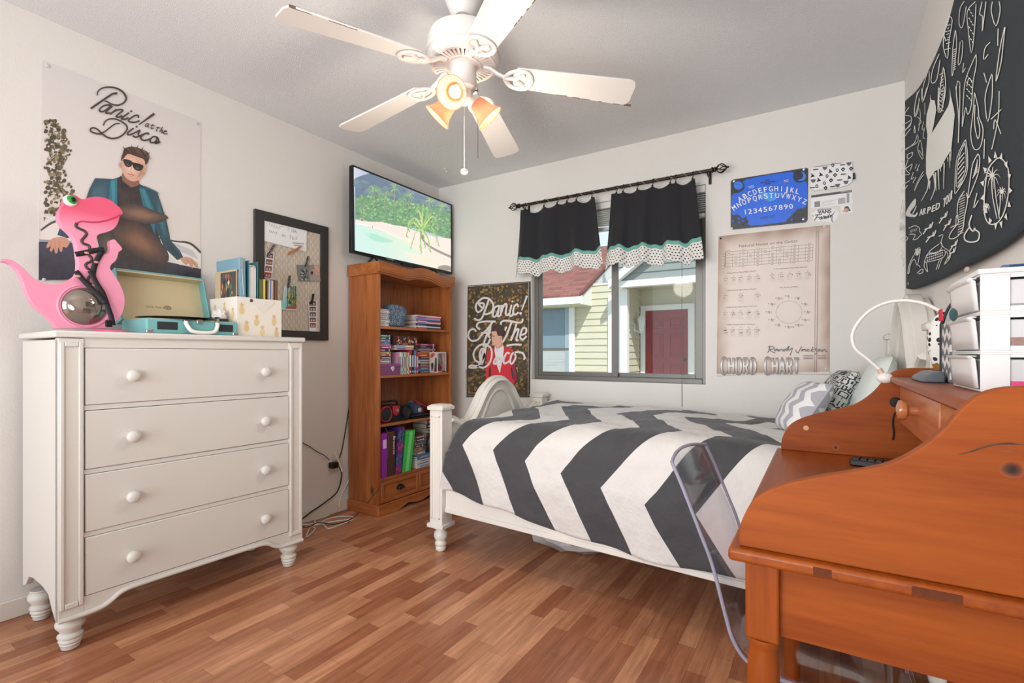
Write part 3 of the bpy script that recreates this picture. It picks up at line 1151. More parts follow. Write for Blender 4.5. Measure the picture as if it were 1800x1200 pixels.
lb = mat('binder_light_blue', (124, 162, 178), .4)
bd = thing('ring_binder', 'light blue zip binder standing tall in the pineapple box', 'binder', (.3, -1.89, zb))
mb, y0, y1, zt = stand('', '', '', 422.5, 434, 453, lb, lean=.006)
mb.build('binder_cover', lb, bd, bevel=.004)
boxo('pocket', (.26, y0 - .0075, zb + .19), (.402, y0 - .0061, zt - .07), mat('pocket_pale', (176, 196, 212), .3), bd)
mb = MB().tube([(.407, (y0 + y1) / 2, zb + .19), (.407, (y0 + y1) / 2 - .011, zt - .02)], .003, 6)
mb.box((.405, (y0 + y1) / 2 - .016, zt - .05), (.411, (y0 + y1) / 2 - .006, zt - .012))
mb.build('zip', mat('zip_grey', (150, 160, 170), .4, metal=.3), bd)
tl = mat('binder_teal', (48, 114, 128), .4)
bd2 = thing('ring_binder', 'dark teal ring binder beside the light blue binder', 'binder', (.3, -1.83, zb))
mb, y0, y1, zt = stand('', '', '', 441, 454, 459, tl)
y0 -= .012
mb = MB()
for ya, yb in ((y0, y0 + .004), (y1 - .004, y1)):
    mb.box((.2, ya, zb), (.405, yb, zt))
mb.box((.2, y0 + .004, zb), (.204, y1 - .004, zt))
mb.build('binder_cover', tl, bd2, bevel=.0015)
boxo('binder_pages', (.205, y0 + .006, zb + .004), (.398, y1 - .008, zt - .02), mat('pages_white', (214, 212, 206), .8), bd2)
MB().tube([(.4, y0 + .006, zt - .03), (.409, (y0 + y1) / 2, zt - .02), (.4, y1 - .008, zt - .03)], .0025, 6).build('ring', chrome, bd2)
for pl, pr, pt, c, lab, nm, cat in ((456, 462, 491, (92, 98, 62), 'olive folder between teal binder and thin books in the box', 'folder', 'folder'),
                                    (463, 466.5, 491, (214, 190, 80), 'thin yellow folder beside the olive folder in the box', 'folder', 'folder')):
    mb, y0, y1, zt = stand('', '', '', pl, pr, pt, None)
    tag(mb.build(nm, mat('folder_%d' % pl, c, .5), bevel=.0008), lab, cat)
recs = [((60, 52, 48), 'black'), ((150, 130, 110), 'grey-brown'), ((196, 188, 176), 'off-white'), ((74, 110, 160), 'blue'), ((214, 206, 196), 'white'), ((150, 100, 70), 'tan'), ((56, 44, 38), 'dark brown'), ((140, 96, 66), 'light brown'), ((96, 64, 46), 'brown')]
rx = 467.2
names = ['first and blackest of the thin spines', 'grey-brown spine after the black one', 'off-white spine left of the blue one', 'the only blue spine', 'white spine right of the blue one', 'tan spine after the white one', 'dark brown spine among the tan ones', 'light brown spine second from the right end', 'brown spine at the far right end']
for (c, nm), lab in zip(recs, names):
    mb, y0, y1, zt = stand('', '', '', rx, rx + 2.1, 492 + random.uniform(-.5, 1), None, lean=-.004)
    tag(mb.build('picture_book', mat('spine_' + nm.replace(' ', '_').replace('-', '_'), c, .55)), 'thin book in the pineapple box, ' + lab, 'book', 'thin books in the pineapple box')
    rx += 2.2

# ---------------------------------------------------------------- memo board on the left wall
MX = .012
mbd = thing('memo_board', 'dark framed wire mesh memo board on the left wall', 'memo board', (0, -1.36, 1.137))
frame_m = mat('frame_charcoal', (56, 54, 52), .5, .1, 30)
by0, by1, bz0, bz1 = -1.604, -1.115, 1.137, 1.87
fwid = .055
boxo('backing', (.002, by0 + .02, bz0 + .02), (.008, by1 - .02, bz1 - .02), mat('linen_backing', (222, 210, 194), .9, .06, 40, .2, 500), mbd)
mb = MB()
for a, b in (((by0, bz0), (by0 + fwid, bz1)), ((by1 - fwid, bz0), (by1, bz1)), ((by0 + fwid, bz0), (by1 - fwid, bz0 + fwid)), ((by0 + fwid, bz1 - fwid), (by1 - fwid, bz1))):
    mb.box((.001, a[0], a[1]), (.022, b[0], b[1]))
mb.build('frame', frame_m, mbd, bevel=.002)
mb = MB()
ph, pw = .03, .0165
iy0, iy1, iz0, iz1 = by0 + fwid, by1 - fwid, bz0 + fwid, bz1 - fwid
ncol = int((iy1 - iy0) / pw)
for k in range(ncol + 1):
    path = []
    z = iz0
    i = 0
    while z < iz1:
        path.append((.012, iy0 + k * pw + (pw / 2 if (i // 2 + k) % 2 == 0 else 0) * .96 + .0002, z))
        z += ph / 2 if i % 2 else ph / 3.2
        i += 1
    path = [(x, min(max(y, iy0), iy1), z) for x, y, z in path]
    mb.tube(path, .0011, 3, False)
mb.build('wire_mesh', mat('wire_grey', (168, 156, 142), .5, metal=.4), mbd)
cm = crop(430, 350, 4.6125)


def board_art():
    return Art(on_left(.0165), lift=0)


def note(name, label, cat, quad, col):
    a = board_art()
    a.slab(cm(quad), col, .0006)
    return a


a = note('', '', '', [(150, 160), (506, 252), (500, 425), (150, 335)], (232, 230, 226))
pen = (96, 92, 92)
for st in ([(200, 190), (205, 215)], [(222, 198), (218, 222)], [(218, 210), (232, 212)], [(245, 205), (236, 228), (252, 230)], [(262, 212), (258, 232), (275, 234)], [(288, 215), (282, 240)], [(290, 218), (312, 224)], [(345, 232), (362, 236), (350, 250)], [(385, 242), (380, 268)], [(398, 246), (392, 270), (408, 250), (404, 274)], [(418, 252), (410, 262), (424, 268), (412, 276)],
           [(200, 248), (208, 272), (218, 256), (226, 276), (236, 258)], [(244, 264), (242, 280)], [(258, 262), (252, 296)], [(252, 272), (272, 274)], [(306, 282), (304, 300), (316, 286), (318, 304), (328, 290), (330, 306)], [(362, 294), (384, 300)], [(374, 298), (368, 322)], [(392, 302), (386, 326), (404, 320), (394, 312)], [(412, 308), (426, 312)], [(414, 318), (424, 322), (412, 330)]):
    a.stroke(cm(st), .55, pen)
for st in ([(388, 354), (484, 362)], [(400, 372), (474, 380)]):
    a.stroke(cm(st), 1.3, (110, 106, 104), 0)
tag(a.build('paper_note', ink()), 'white handwritten note at the top of the wire memo board', 'note')


def photo_strip(quad, cells, label, border=(232, 226, 220)):
    a = note('', '', '', quad, border)
    (x0, y0), (x1, y1), (x2, y2), (x3, y3) = quad
    n = len(cells)
    for i, c in enumerate(cells):
        def P(s, t):
            t = (i + .1 + .82 * t) / n
            s = .1 + .8 * s
            lx, ly = x0 + (x3 - x0) * t, y0 + (y3 - y0) * t
            rx_, ry = x1 + (x2 - x1) * t, y1 + (y2 - y1) * t
            return (lx + (rx_ - lx) * s, ly + (ry - ly) * s)
        a.poly(cm([P(0, 0), P(1, 0), P(1, 1), P(0, 1)]), c)
        for s in (.3, .68):
            if c != (224, 218, 214):
                cx, cy = cm([P(s, .52)])[0]
                a.ell(cx, cy, 2.6, 3.2, (46, 36, 34))
                a.ell(cx, cy + .6, 1.7, 2.2, (206, 160, 140))
    return tag(a.build('photo_strip', ink()), label, 'photo strip')


photo_strip([(176, 424), (240, 436), (222, 644), (150, 636)], [(120, 96, 92), (110, 80, 76), (130, 110, 104), (150, 50, 52)], 'photo booth strip at the upper left of the memo board')
photo_strip([(515, 824), (586, 822), (582, 1088), (526, 1086)], [(60, 60, 80), (70, 84, 90), (56, 70, 76), (66, 70, 110), (96, 70, 60), (224, 218, 214)], 'photo booth strip at the lower right of the memo board')
# snapshots
a = note('', '', '', [(420, 530), (604, 534), (616, 664), (438, 664)], (128, 124, 122))
a.poly(cm([(424, 532), (520, 533), (524, 664), (440, 664)]), (106, 112, 110))
for k in range(26):
    u, v = random.uniform(460, 512), random.uniform(570, 655)
    a.ell(*cm([(u, v)])[0], random.uniform(.8, 2.2), random.uniform(.8, 2), random.choice([(20, 20, 22), (230, 230, 230), (40, 40, 44)]), k)
a.poly(cm([(524, 600), (545, 575), (585, 560), (606, 580), (610, 620), (570, 612)]), (176, 140, 126), 3)
a.poly(cm([(560, 540), (600, 540), (606, 590), (580, 570)]), (186, 150, 136), 3)
a.ell(*cm([(545, 596)])[0], 2.6, 3, (36, 34, 40))
a.poly(cm([(530, 620), (612, 612), (614, 660), (534, 662)]), (150, 140, 132))
tag(a.build('photograph', ink()), 'photograph of hands with ring at the right of the memo board', 'photo')
a = note('', '', '', [(322, 700), (425, 700), (424, 898), (298, 894)], (226, 224, 218))
a.grid(cm([(322, 702), (423, 702), (421, 890), (298, 886)]), 8, 8, lambda s, t: (120 + 80 * (1 - s) * (1 - t), 140 + 70 * (1 - s), 110 + 110 * (1 - s)))
for k in range(40):
    u, v = random.uniform(350, 418), random.uniform(705, 850)
    a.ell(*cm([(u, v)])[0], random.uniform(1, 2.6), random.uniform(1, 4), random.choice([(70, 96, 60), (120, 136, 60), (60, 74, 56), (160, 160, 90)]), k)
for u in (350, 376, 398, 412):
    a.stroke(cm([(u, 704), (u + random.uniform(-5, 5), 870)]), 1.1, (64, 52, 44), 0)
a.poly(cm([(340, 872), (420, 850), (420, 892), (330, 888)]), (140, 84, 56), 0)
tag(a.build('photograph', ink()), 'photograph of a sunlit forest in the middle of the memo board', 'photo')


def clothespin(p0, p1, m, label, group=None, stripes=True):
    A, B = at(*cm([p0])[0], x=.024), at(*cm([p1])[0], x=.024)
    d = (B - A)
    Ln = d.length
    d.normalize()
    n = Vector((0, -d.z, d.y))
    c = thing('clothespin', label, 'clothespin', A, 0, group)
    for s, off in (('upper_arm', .0032), ('lower_arm', -.0032)):
        lo = [A + n * (-.005) + Vector((off - .0026, 0, 0)), A + n * .005 + Vector((off - .0026, 0, 0)), A + n * .005 + Vector((off + .0026, 0, 0)), A - n * .005 + Vector((off + .0026, 0, 0))]
        MB().hexa(lo, [q + d * Ln for q in lo]).build(s, m, c, bevel=.0008)
    g = A + d * Ln * .55
    MB().tube([g - n * .006, g + n * .006], .0035, 8).build('spring', chrome, c)
    if stripes:
        mb = MB()
        for k in range(7):
            p = A + d * Ln * (k + .5) / 7
            lo = [p - n * .0052 + Vector((.0059, 0, 0)), p + n * .0052 + d * .004 + Vector((.0059, 0, 0)), p + n * .0052 + d * .0062 + Vector((.0059, 0, 0)), p - n * .0052 + d * .0022 + Vector((.0059, 0, 0))]
            mb.hexa(lo, [q + Vector((.0006, 0, 0)) for q in lo])
        mb.build('stripes', mat('pin_white', (220, 216, 210), .5), c)
    return c


blackpin = mat('pin_black', (34, 34, 36), .5)
clothespin((240, 372), (186, 462), blackpin, 'striped black clothespin holding the upper left photo strip')
clothespin((518, 464), (496, 548), blackpin, 'striped black clothespin holding the ring photograph')
clothespin((368, 620), (356, 716), blackpin, 'striped black clothespin holding the forest photograph')
clothespin((558, 768), (542, 850), blackpin, 'plain dark clothespin holding the lower right photo strip', stripes=False)
clothespin((452, 386), (352, 446), mat('pin_wood', (176, 116, 72), .6), 'bare wooden clothespin below the handwritten note', stripes=False)

# ---------------------------------------------------------------- poster on the left wall
a = Art(on_left(.002), lift=.0, gain=1.04)
sky = lambda u, v: (214 - (v - 105) * .01, 208 - (v - 105) * .03, 206 - (v - 105) * .05)
a.slab([(75, 105), (353, 213), (352, 478), (67, 489)], (212, 207, 204), .0015)
a.grid([(76, 106), (352.5, 213.5), (351.5, 477), (68, 488)], 10, 10, lambda s, t: (214 + 14 * t, 209 + 10 * t, 207 + 2 * t))
# tree at the left, out of focus
rnd = random.Random(3)


def tree_edge(v):
    for (y0, x0), (y1, x1) in zip(((205, 88), (225, 112), (260, 124), (300, 112), (335, 128), (390, 110)), ((225, 112), (260, 124), (300, 112), (335, 128), (390, 110), (420, 80))):
        if y0 <= v <= y1:
            return x0 + (x1 - x0) * (v - y0) / (y1 - y0)
    return 80


for k in range(330):
    v = rnd.uniform(210, 392)
    e_ = tree_edge(v) * rnd.uniform(.93, 1.04)
    u = 76 + (e_ - 76) * rnd.random() ** .75
    r = rnd.uniform(1.4, 4.6)
    u = max(u, 76 + r)
    a.ell(u, v, r, r * rnd.uniform(.6, 1.1), rnd.choice([(82, 74, 52), (104, 92, 62), (62, 56, 42), (126, 110, 76), (92, 80, 50), (72, 66, 46), (150, 136, 104)]), rnd.uniform(0, 3), 9)
for k in range(46):
    v = rnd.uniform(230, 388)
    u = rnd.uniform(79, tree_edge(v))
    a.ell(u, v, rnd.uniform(.8, 2.4), rnd.uniform(.8, 2), rnd.choice([(224, 214, 200), (206, 192, 168)]), 0, 8)
cp = crop(0, 80, 2.2217)
# car behind the man
a.poly(cp([(158, 700), (190, 668), (330, 660), (600, 740), (660, 752), (740, 770), (783, 810), (783, 880), (760, 890), (152, 900)]), (222, 218, 212))
a.stroke(cp([(158, 722), (200, 692), (240, 680)]), 3.4, (70, 70, 74))
a.stroke(cp([(600, 748), (680, 764), (740, 772), (782, 808)]), 3.2, (64, 62, 64))
a.stroke(cp([(640, 770), (720, 790), (750, 806)]), 2, (90, 88, 90))
a.poly(cp([(152, 760), (300, 768), (760, 868), (783, 872), (782, 906), (150, 916)][0:6]), (48, 48, 62))
a.poly(cp([(152, 758), (300, 766), (300, 772), (152, 766)]), (140, 146, 160))
# white roof, windows and mirror of the car
a.poly(cp([(600, 742), (660, 752), (740, 772), (783, 812), (783, 868), (700, 856), (640, 800)]), (232, 226, 218))
a.poly(cp([(622, 756), (690, 774), (752, 800), (772, 834), (720, 812), (650, 790)]), (196, 196, 196))
a.poly(cp([(158, 724), (216, 690), (300, 676), (300, 764), (158, 756)]), (228, 222, 214))
a.stroke(cp([(158, 722), (200, 694), (240, 682)]), 3, (72, 72, 76))
a.stroke(cp([(600, 748), (680, 764), (740, 774), (782, 810)]), 2.8, (66, 64, 66))
a.poly(cp([(150, 768), (300, 772), (440, 810), (640, 850), (783, 872), (783, 908), (150, 914)]), (46, 46, 60))
a.grid(cp([(151, 772), (300, 775), (300, 905), (150, 910)]), 6, 5, lambda s, t: (44 + 16 * (1 - t), 45 + 18 * (1 - t), 62 + 20 * (1 - t)))
a.poly(cp([(152, 757), (300, 765), (300, 772), (152, 766)]), (150, 156, 168))
# jacket
a.poly(cp([(370, 518), (440, 522), (470, 512), (540, 540), (612, 572), (628, 620), (650, 690), (664, 760), (700, 800), (716, 830), (690, 838), (640, 790), (618, 740), (640, 880), (420, 880), (400, 760), (330, 740), (260, 752), (222, 740), (232, 712), (300, 690), (334, 600), (348, 560)]), (38, 72, 88))
a.soft(cp([(352, 560), (376, 524), (420, 530), (424, 600), (400, 690), (352, 690)]), (40, 76, 92), (58, 100, 114), 5)
a.soft(cp([(606, 585), (622, 605), (640, 680), (656, 744), (640, 760), (616, 690)]), (36, 74, 90), (40, 112, 124), 5)
a.soft(cp([(240, 716), (300, 694), (345, 690), (380, 720), (330, 736), (262, 744)]), (38, 72, 88), (22, 48, 62), 4)
a.soft(cp([(648, 752), (690, 800), (706, 828), (690, 832), (650, 790)]), (36, 70, 84), (24, 58, 70), 4)
for st, c, w in (([(352, 600), (372, 640), (400, 660)], (24, 52, 66), 1.4), ([(345, 660), (372, 676), (404, 690)], (24, 52, 66), 1.3), ([(362, 540), (366, 590), (358, 640)], (66, 108, 122), 1), ([(626, 640), (640, 660), (646, 690)], (22, 60, 74), 1.2), ([(636, 700), (650, 716), (660, 740)], (22, 60, 74), 1.2), ([(400, 760), (410, 800), (420, 876)], (24, 50, 62), 1.6), ([(560, 548), (600, 566), (624, 580)], (90, 132, 142), 1)):
    a.stroke(cp(st), lambda t, w=w: w * (.4 + sin(pi * t)), c)
# dark shirt and turquoise lapels
a.poly(cp([(455, 520), (475, 515), (540, 550), (556, 600), (600, 700), (640, 800), (652, 860), (640, 880), (430, 880), (440, 780), (452, 640)]), (46, 37, 40))
a.soft(cp([(460, 540), (520, 560), (545, 620), (540, 700), (470, 700), (452, 620)]), (46, 37, 40), (58, 46, 48), 4)
a.poly(cp([(428, 528), (455, 522), (456, 640), (440, 700), (424, 600)]), (34, 118, 138))
a.poly(cp([(432, 532), (446, 528), (448, 600), (438, 640)]), (54, 140, 158))
a.poly(cp([(541, 556), (566, 560), (600, 640), (604, 740), (560, 640)]), (34, 112, 132))
a.poly(cp([(548, 562), (562, 564), (588, 632), (590, 680)]), (52, 134, 150))
a.stroke(cp([(508, 556), (514, 620), (520, 700)]), .7, (30, 24, 28))
for v in (590, 630, 668):
    a.ell(*cp([(514, v)])[0], .8, .8, (88, 76, 76))
a.poly(cp([(470, 508), (486, 540), (510, 556), (500, 566), (470, 548), (460, 522)]), (34, 28, 32))
a.poly(cp([(540, 528), (530, 550), (512, 558), (522, 568), (544, 558)]), (34, 28, 32))
# warm light leak printed across the picture
a.soft(cp([(430, 640), (520, 618), (600, 645), (656, 672), (600, 696), (500, 684)]), (72, 58, 58), (150, 112, 92), 7, .3)
a.soft(cp([(420, 720), (500, 680), (570, 715), (650, 800), (646, 850), (560, 836), (470, 780)]), (66, 48, 46), (142, 98, 72), 8, .25)
a.soft(cp([(380, 740), (430, 720), (450, 780), (420, 830), (390, 800)]), (50, 48, 52), (96, 76, 66), 5, .3)
# neck, face, hair, glasses
a.poly(cp([(474, 500), (540, 510), (540, 545), (512, 556), (476, 528)]), (140, 94, 78))
a.poly(cp([(478, 440), (500, 420), (545, 424), (566, 450), (568, 490), (552, 515), (530, 530), (506, 528), (484, 510), (474, 476)]), (216, 168, 144), 3)
a.soft(cp([(480, 450), (510, 430), (540, 460), (536, 500), (510, 516), (486, 500)]), (218, 172, 148), (236, 198, 176), 5, .35)
a.soft(cp([(548, 480), (566, 470), (562, 500), (546, 518), (526, 526), (536, 506)]), (210, 160, 136), (184, 134, 112), 4, .3)
a.ell(*cp([(467, 466)])[0], 2.2, 5, (206, 156, 134))
a.ell(*cp([(560, 500)])[0], 1.6, 3, (190, 140, 118), .3)
a.poly(cp([(470, 446), (478, 420), (486, 402), (514, 396), (548, 404), (574, 418), (580, 440), (574, 458), (566, 466), (560, 446), (530, 434), (498, 424), (482, 440)]), (62, 42, 34), 3)
for k in range(16):
    u0 = 484 + k * 5.4
    a.stroke(cp([(u0, 400 + abs(k - 5) * 1.2), (u0 + 10, 408 + abs(k - 4) * 1.4), (u0 + 16 + k * .6, 424 + k * 1.4)]), lambda t: .3 + 1.1 * (1 - t), rnd.choice([(112, 78, 58), (88, 60, 46), (44, 30, 26), (134, 98, 76)]), 3)
for u0, v0, u1, v1 in ((486, 402, 478, 392), (510, 397, 512, 386), (548, 404, 560, 394), (572, 420, 584, 416), (530, 398, 538, 388)):
    a.stroke(cp([(u0, v0 + 8), (u1, v1)]), lambda t: 2.4 * (1.05 - t), (66, 46, 38), 0)
a.stroke(cp([(470, 448), (484, 450)]), 1.2, (30, 26, 26), 0)
a.poly(cp([(480, 444), (512, 452), (512, 470), (500, 476), (486, 468)]), (26, 24, 26), 3)
a.poly(cp([(516, 458), (556, 468), (552, 486), (536, 490), (520, 480)]), (26, 24, 26), 3)
a.soft(cp([(488, 460), (504, 462), (504, 470), (494, 472)]), (40, 36, 38), (104, 92, 88), 4, .3)
a.soft(cp([(526, 474), (544, 478), (540, 486), (528, 484)]), (40, 36, 38), (104, 92, 88), 4, .3)
a.stroke(cp([(508, 455), (520, 459)]), 1.3, (30, 26, 26), 0)
a.stroke(cp([(514, 474), (506, 492), (514, 496)]), .9, (186, 134, 112))
a.stroke(cp([(496, 502), (508, 504), (522, 508)]), 1.5, (170, 96, 86))
a.stroke(cp([(500, 511), (510, 513), (518, 513)]), .7, (190, 140, 120))
# hands
a.poly(cp([(232, 748), (260, 752), (270, 774), (258, 790), (244, 786), (240, 806), (232, 804), (226, 786), (222, 812), (212, 810), (208, 788), (200, 806), (192, 802), (196, 782), (184, 792), (178, 786), (188, 764), (206, 752)]), (206, 152, 128))
for st in ([(230, 760), (232, 800)], [(214, 760), (212, 804)], [(200, 764), (194, 796)]):
    a.stroke(cp(st), .7, (166, 112, 92), 0)
a.poly(cp([(700, 832), (722, 824), (744, 830), (768, 850), (774, 872), (764, 868), (752, 852), (750, 872), (740, 860), (736, 848), (724, 858), (712, 848)]), (208, 154, 132))
for st in ([(730, 836), (742, 862)], [(744, 838), (764, 864)]):
    a.stroke(cp(st), .7, (170, 118, 98), 0)
# lettering
cl = crop(150, 140, 9.2294)
brown = (62, 48, 44)


def wv(m0, m1):
    return lambda t: m0 + (m1 - m0) * sin(pi * t)


W1 = 2.9
for st, w in (([(185, 262), (195, 200), (260, 145), (370, 128), (480, 140), (580, 190), (645, 270), (650, 330), (600, 390), (510, 420), (410, 400), (345, 360), (300, 352)], wv(2, 3.2)),
              ([(510, 228), (450, 232), (390, 262), (80, 475)], 3.6),
              ([(430, 455), (385, 418), (300, 425), (235, 470), (222, 510), (270, 525), (335, 490), (395, 440)], W1), ([(420, 440), (335, 520), (330, 548), (400, 545)], W1),
              ([(500, 485), (450, 520), (392, 570)], W1), ([(420, 545), (500, 500), (575, 490), (595, 510), (520, 570), (490, 605), (540, 612), (590, 585)], W1),
              ([(700, 540), (590, 620), (585, 645), (640, 645), (690, 620)], W1), ([(850, 625), (845, 585), (790, 590), (710, 640), (690, 675), (740, 695), (820, 690), (870, 668)], W1),
              ([(1110, 555), (860, 735)], lambda t: 4.6 - 2.8 * t),
              ([(288, 752), (300, 700), (360, 650), (460, 640), (570, 680), (650, 740), (670, 800), (620, 880), (530, 940), (420, 958), (330, 930), (270, 890), (180, 880), (90, 850), (75, 805), (130, 785), (200, 820), (245, 862), (300, 850), (430, 750), (490, 718), (550, 716)], wv(2.2, 3)),
              ([(775, 790), (690, 855), (680, 895), (740, 890), (880, 820)], W1), ([(880, 825), (850, 880), (855, 920), (800, 935), (765, 912)], W1), ([(855, 930), (900, 905), (960, 880)], W1),
              ([(1015, 895), (1005, 870), (940, 890), (890, 940), (920, 985), (985, 985), (1050, 960)], W1),
              ([(1150, 935), (1090, 930), (1040, 985), (1060, 1025), (1120, 1015), (1150, 970), (1150, 935), (1180, 1000), (1120, 1030), (1150, 1035), (1205, 1015)], W1)):
    a.stroke(cl(st), w, brown)
for (u, v) in ((735, 517), (822, 768)):
    a.ell(*cl([(u, v)])[0], 2, 1.7, brown)
for st in ([(1020, 725), (990, 715), (960, 750), (975, 765), (1010, 740)], [(1025, 722), (1005, 765), (1025, 778)], [(1090, 725), (1055, 790), (1075, 800), (1100, 785)], [(1050, 742), (1115, 752)],
           [(1180, 770), (1140, 830), (1160, 842)], [(1135, 775), (1205, 790)], [(1245, 770), (1195, 855)], [(1205, 835), (1240, 820), (1245, 835), (1225, 865), (1255, 860)], [(1265, 855), (1310, 845), (1290, 830), (1255, 865), (1280, 885), (1325, 880)]):
    a.stroke(cl(st), 1.5, brown)
poster = a.build('poster', ink())
tag(poster, 'large white band poster of a man in sunglasses on the left wall', 'poster')
for (u, v), lab in (((83, 115), 'upper left'), ((346, 217), 'upper right'), ((77, 491), 'lower left')):
    p = at(u, v, x=.0036)
    tag(MB().lathe([(.008, 0), (.008, .002), (.005, .004), (0, .0045)], p, 14, Matrix.Rotation(pi / 2, 4, 'Y')).build('wall_tack', mat('tack_clear', (206, 204, 202), .3)), 'small clear tack at the %s corner of the large white poster' % lab, 'tack')
# ---------------------------------------------------------------- bookcase
pl_l, pl_d = (186, 114, 62), (150, 82, 38)
pz = pine('pine_vertical', pl_l, pl_d, 'z')
py_ = pine('pine_long', pl_l, pl_d, 'y', knots=False)
pz_dark = pine('pine_back', (176, 112, 66), (140, 80, 42), 'z')
KX0, KX1, KY0, KY1 = .018, .303, -.952, -.205
KH = 1.648
bc = thing('bookcase', 'tall pine bookcase with curved cornice in the corner', 'bookcase', ((KX0 + KX1) / 2, (KY0 + KY1) / 2, 0))
for y in (KY0, KY1 - .02):
    boxo('side_panel', (KX0, y, .0), (KX1, y + .02, KH - .075), pz, bc, bevel=.0015)
mb = MB()
n = 4
for k in range(n):
    a_, b_ = KY0 + .02 + (KY1 - KY0 - .04) * k / n, KY0 + .02 + (KY1 - KY0 - .04) * (k + 1) / n
    mb.box((KX0, a_ + .001, .2), (KX0 + .01, b_ - .001, KH - .03))
    mb.box((KX0, a_, .2), (KX0 + .006, b_, KH - .03))
mb.build('back_panel', pz_dark, bc)
SH = [1.233, .91, .591, .236]
for z in SH:
    boxo('shelf', (KX0 + .012, KY0 + .02, z - .018), (KX1 - .004, KY1 - .02, z), py_, bc, bevel=.0015)
boxo('top_board', (KX0, KY0 + .001, KH - .07), (KX1 - .002, KY1 - .001, KH - .048), py_, bc)
# cornice: plain sides, scrolled front
for y in (KY0 - .012, KY1):
    boxo('cornice_side', (KX0, y, KH - .078), (KX1 + .004, y + .012, KH), py_, bc, bevel=.0015)
fy0, fy1 = KY0 - .014, KY1 + .014
fl_ = fy1 - fy0
prof = [(0, 0), (.12, -.004), (.28, -.012), (.36, -.012), (.47, .006), (.57, .013), (.68, .004), (.79, -.014), (.87, -.014), (1, 0)]
topc = [(fy0 + fl_ * t, KH + dz) for t, dz in prof]
botc = [(fy0 + fl_ * t, KH - .066 + dz * 1.1) for t, dz in prof]
topc = [tuple(p)[:2] for p in spline([(a_, b_, 0) for a_, b_ in topc], 5)]
botc = [tuple(p)[:2] for p in spline([(a_, b_, 0) for a_, b_ in botc], 5)]
cor = MB().prism(topc + botc[::-1], 'yz', KX1 + .004, KX1 + .022).build('cornice_front', py_, bc, bevel=.0015)
MB().tube([(KX1 + .023, y, z + .016) for y, z in botc], .0035, 6).build('cornice_bead', py_, cor)
botl = [(y, z - .012) for y, z in botc]
MB().prism([(y, z + .004) for y, z in botc] + botl[::-1], 'yz', KX1 + .004, KX1 + .012).build('cornice_lip', py_, cor)
# drawers and plinth
dz0, dz1 = .078, .216
ym_ = (KY0 + KY1) / 2
for a_, b_ in ((KY0 + .021, ym_ - .002), (ym_ + .002, KY1 - .021)):
    d = boxo('drawer', (KX0 + .05, a_, dz0), (KX1 - .002, b_, dz1), py_, bc, bevel=.001)
    mb = MB()
    f = .024
    for (p, q) in (((a_, dz0), (a_ + f, dz1)), ((b_ - f, dz0), (b_, dz1)), ((a_ + f, dz0), (b_ - f, dz0 + f)), ((a_ + f, dz1 - f), (b_ - f, dz1))):
        mb.box((KX1 - .002, p[0], p[1]), (KX1 + .01, q[0], q[1]))
    mb.build('drawer_moulding', py_, d, bevel=.004)
    g = []
    yc, zc = (a_ + b_) / 2, (dz0 + dz1) / 2 + .006
    for i in range(7):
        an = pi * i / 6
        row = []
        for j in range(5):
            t = pi / 2 * j / 4
            row.append((KX1 - .002 + .026 * sin(t), yc + .034 * cos(an) * (.35 + .65 * cos(t)), zc - .012 + .028 * sin(an) * (.4 + .6 * cos(t))))
        g.append(row)
    MB().sheet(g).build('cup_handle', mat('cup_black', (38, 38, 38), .35, metal=.6), d, solid=.002)
ar_ = [(KY0 - .012, 0), (KY0 + .16, 0), (KY0 + .2, .012), (KY0 + .26, .03), (ym_ - .06, .02), (ym_ - .03, .012), (ym_ + .03, .012), (ym_ + .06, .02), (KY1 - .26, .03), (KY1 - .2, .012), (KY1 - .16, 0), (KY1 + .012, 0)]
MB().prism(ar_ + [(KY1 + .012, .074), (KY0 - .012, .074)], 'yz', KX1 + .001, KX1 + .016).build('plinth_front', py_, bc, bevel=.003)
for y in (KY0 - .012, KY1):
    boxo('plinth_side', (KX0, y, 0), (KX1 + .0, y + .012, .074), pine('pine_depth', pl_l, pl_d, 'x', knots=False), bc, bevel=.003)

# ---------------------------------------------------------------- television
tv = thing('television', 'flat screen television showing a tropical beach on top of the bookcase', 'television', (.17, -.545, KH))
ty0, ty1, tz0, tz1 = -1.047, -.04, 1.703, 2.267
tvb = mat('tv_black', (22, 20, 19), .3, .1)
mb = MB().box((.135, ty0, tz0), (.158, ty1, tz1)).box((.105, ty0 + .12, tz0 + .02), (.135, ty1 - .12, tz0 + .32))
mb.build('tv_back', tvb, tv, bevel=.003)
mb = MB()
bz = .009
for p, q in (((ty0, tz0), (ty0 + bz, tz1)), ((ty1 - bz, tz0), (ty1, tz1)), ((ty0 + bz, tz1 - bz), (ty1 - bz, tz1)), ((ty0 + bz, tz0), (ty1 - bz, tz0 + .016))):
    mb.box((.158, p[0], p[1]), (.172, q[0], q[1]))
mb.build('bezel', tvb, tv, bevel=.001)
boxo('badge', (.172, -.76, tz0 + .003), (.1735, -.69, tz0 + .012), chrome, tv)
boxo('sensor_bar', (.150, -.6, tz0 - .012), (.170, -.42, tz0), tvb, tv, bevel=.002)
for y in (ty0 + .2, ty1 - .2):
    mb = MB()
    for dx in (-.085, .085):
        mb.tube([(.15, y, tz0 + .01), (.15 + dx * .5, y - .01, 1.68), (.15 + dx, y - .02, KH - .0415)], .008, 8)
    mb.build('stand_leg', tvb, tv)
TVX = .164
a = Art(on_left(TVX), step=4e-6, gain=1)
ct = crop(600, 260, 4.614)
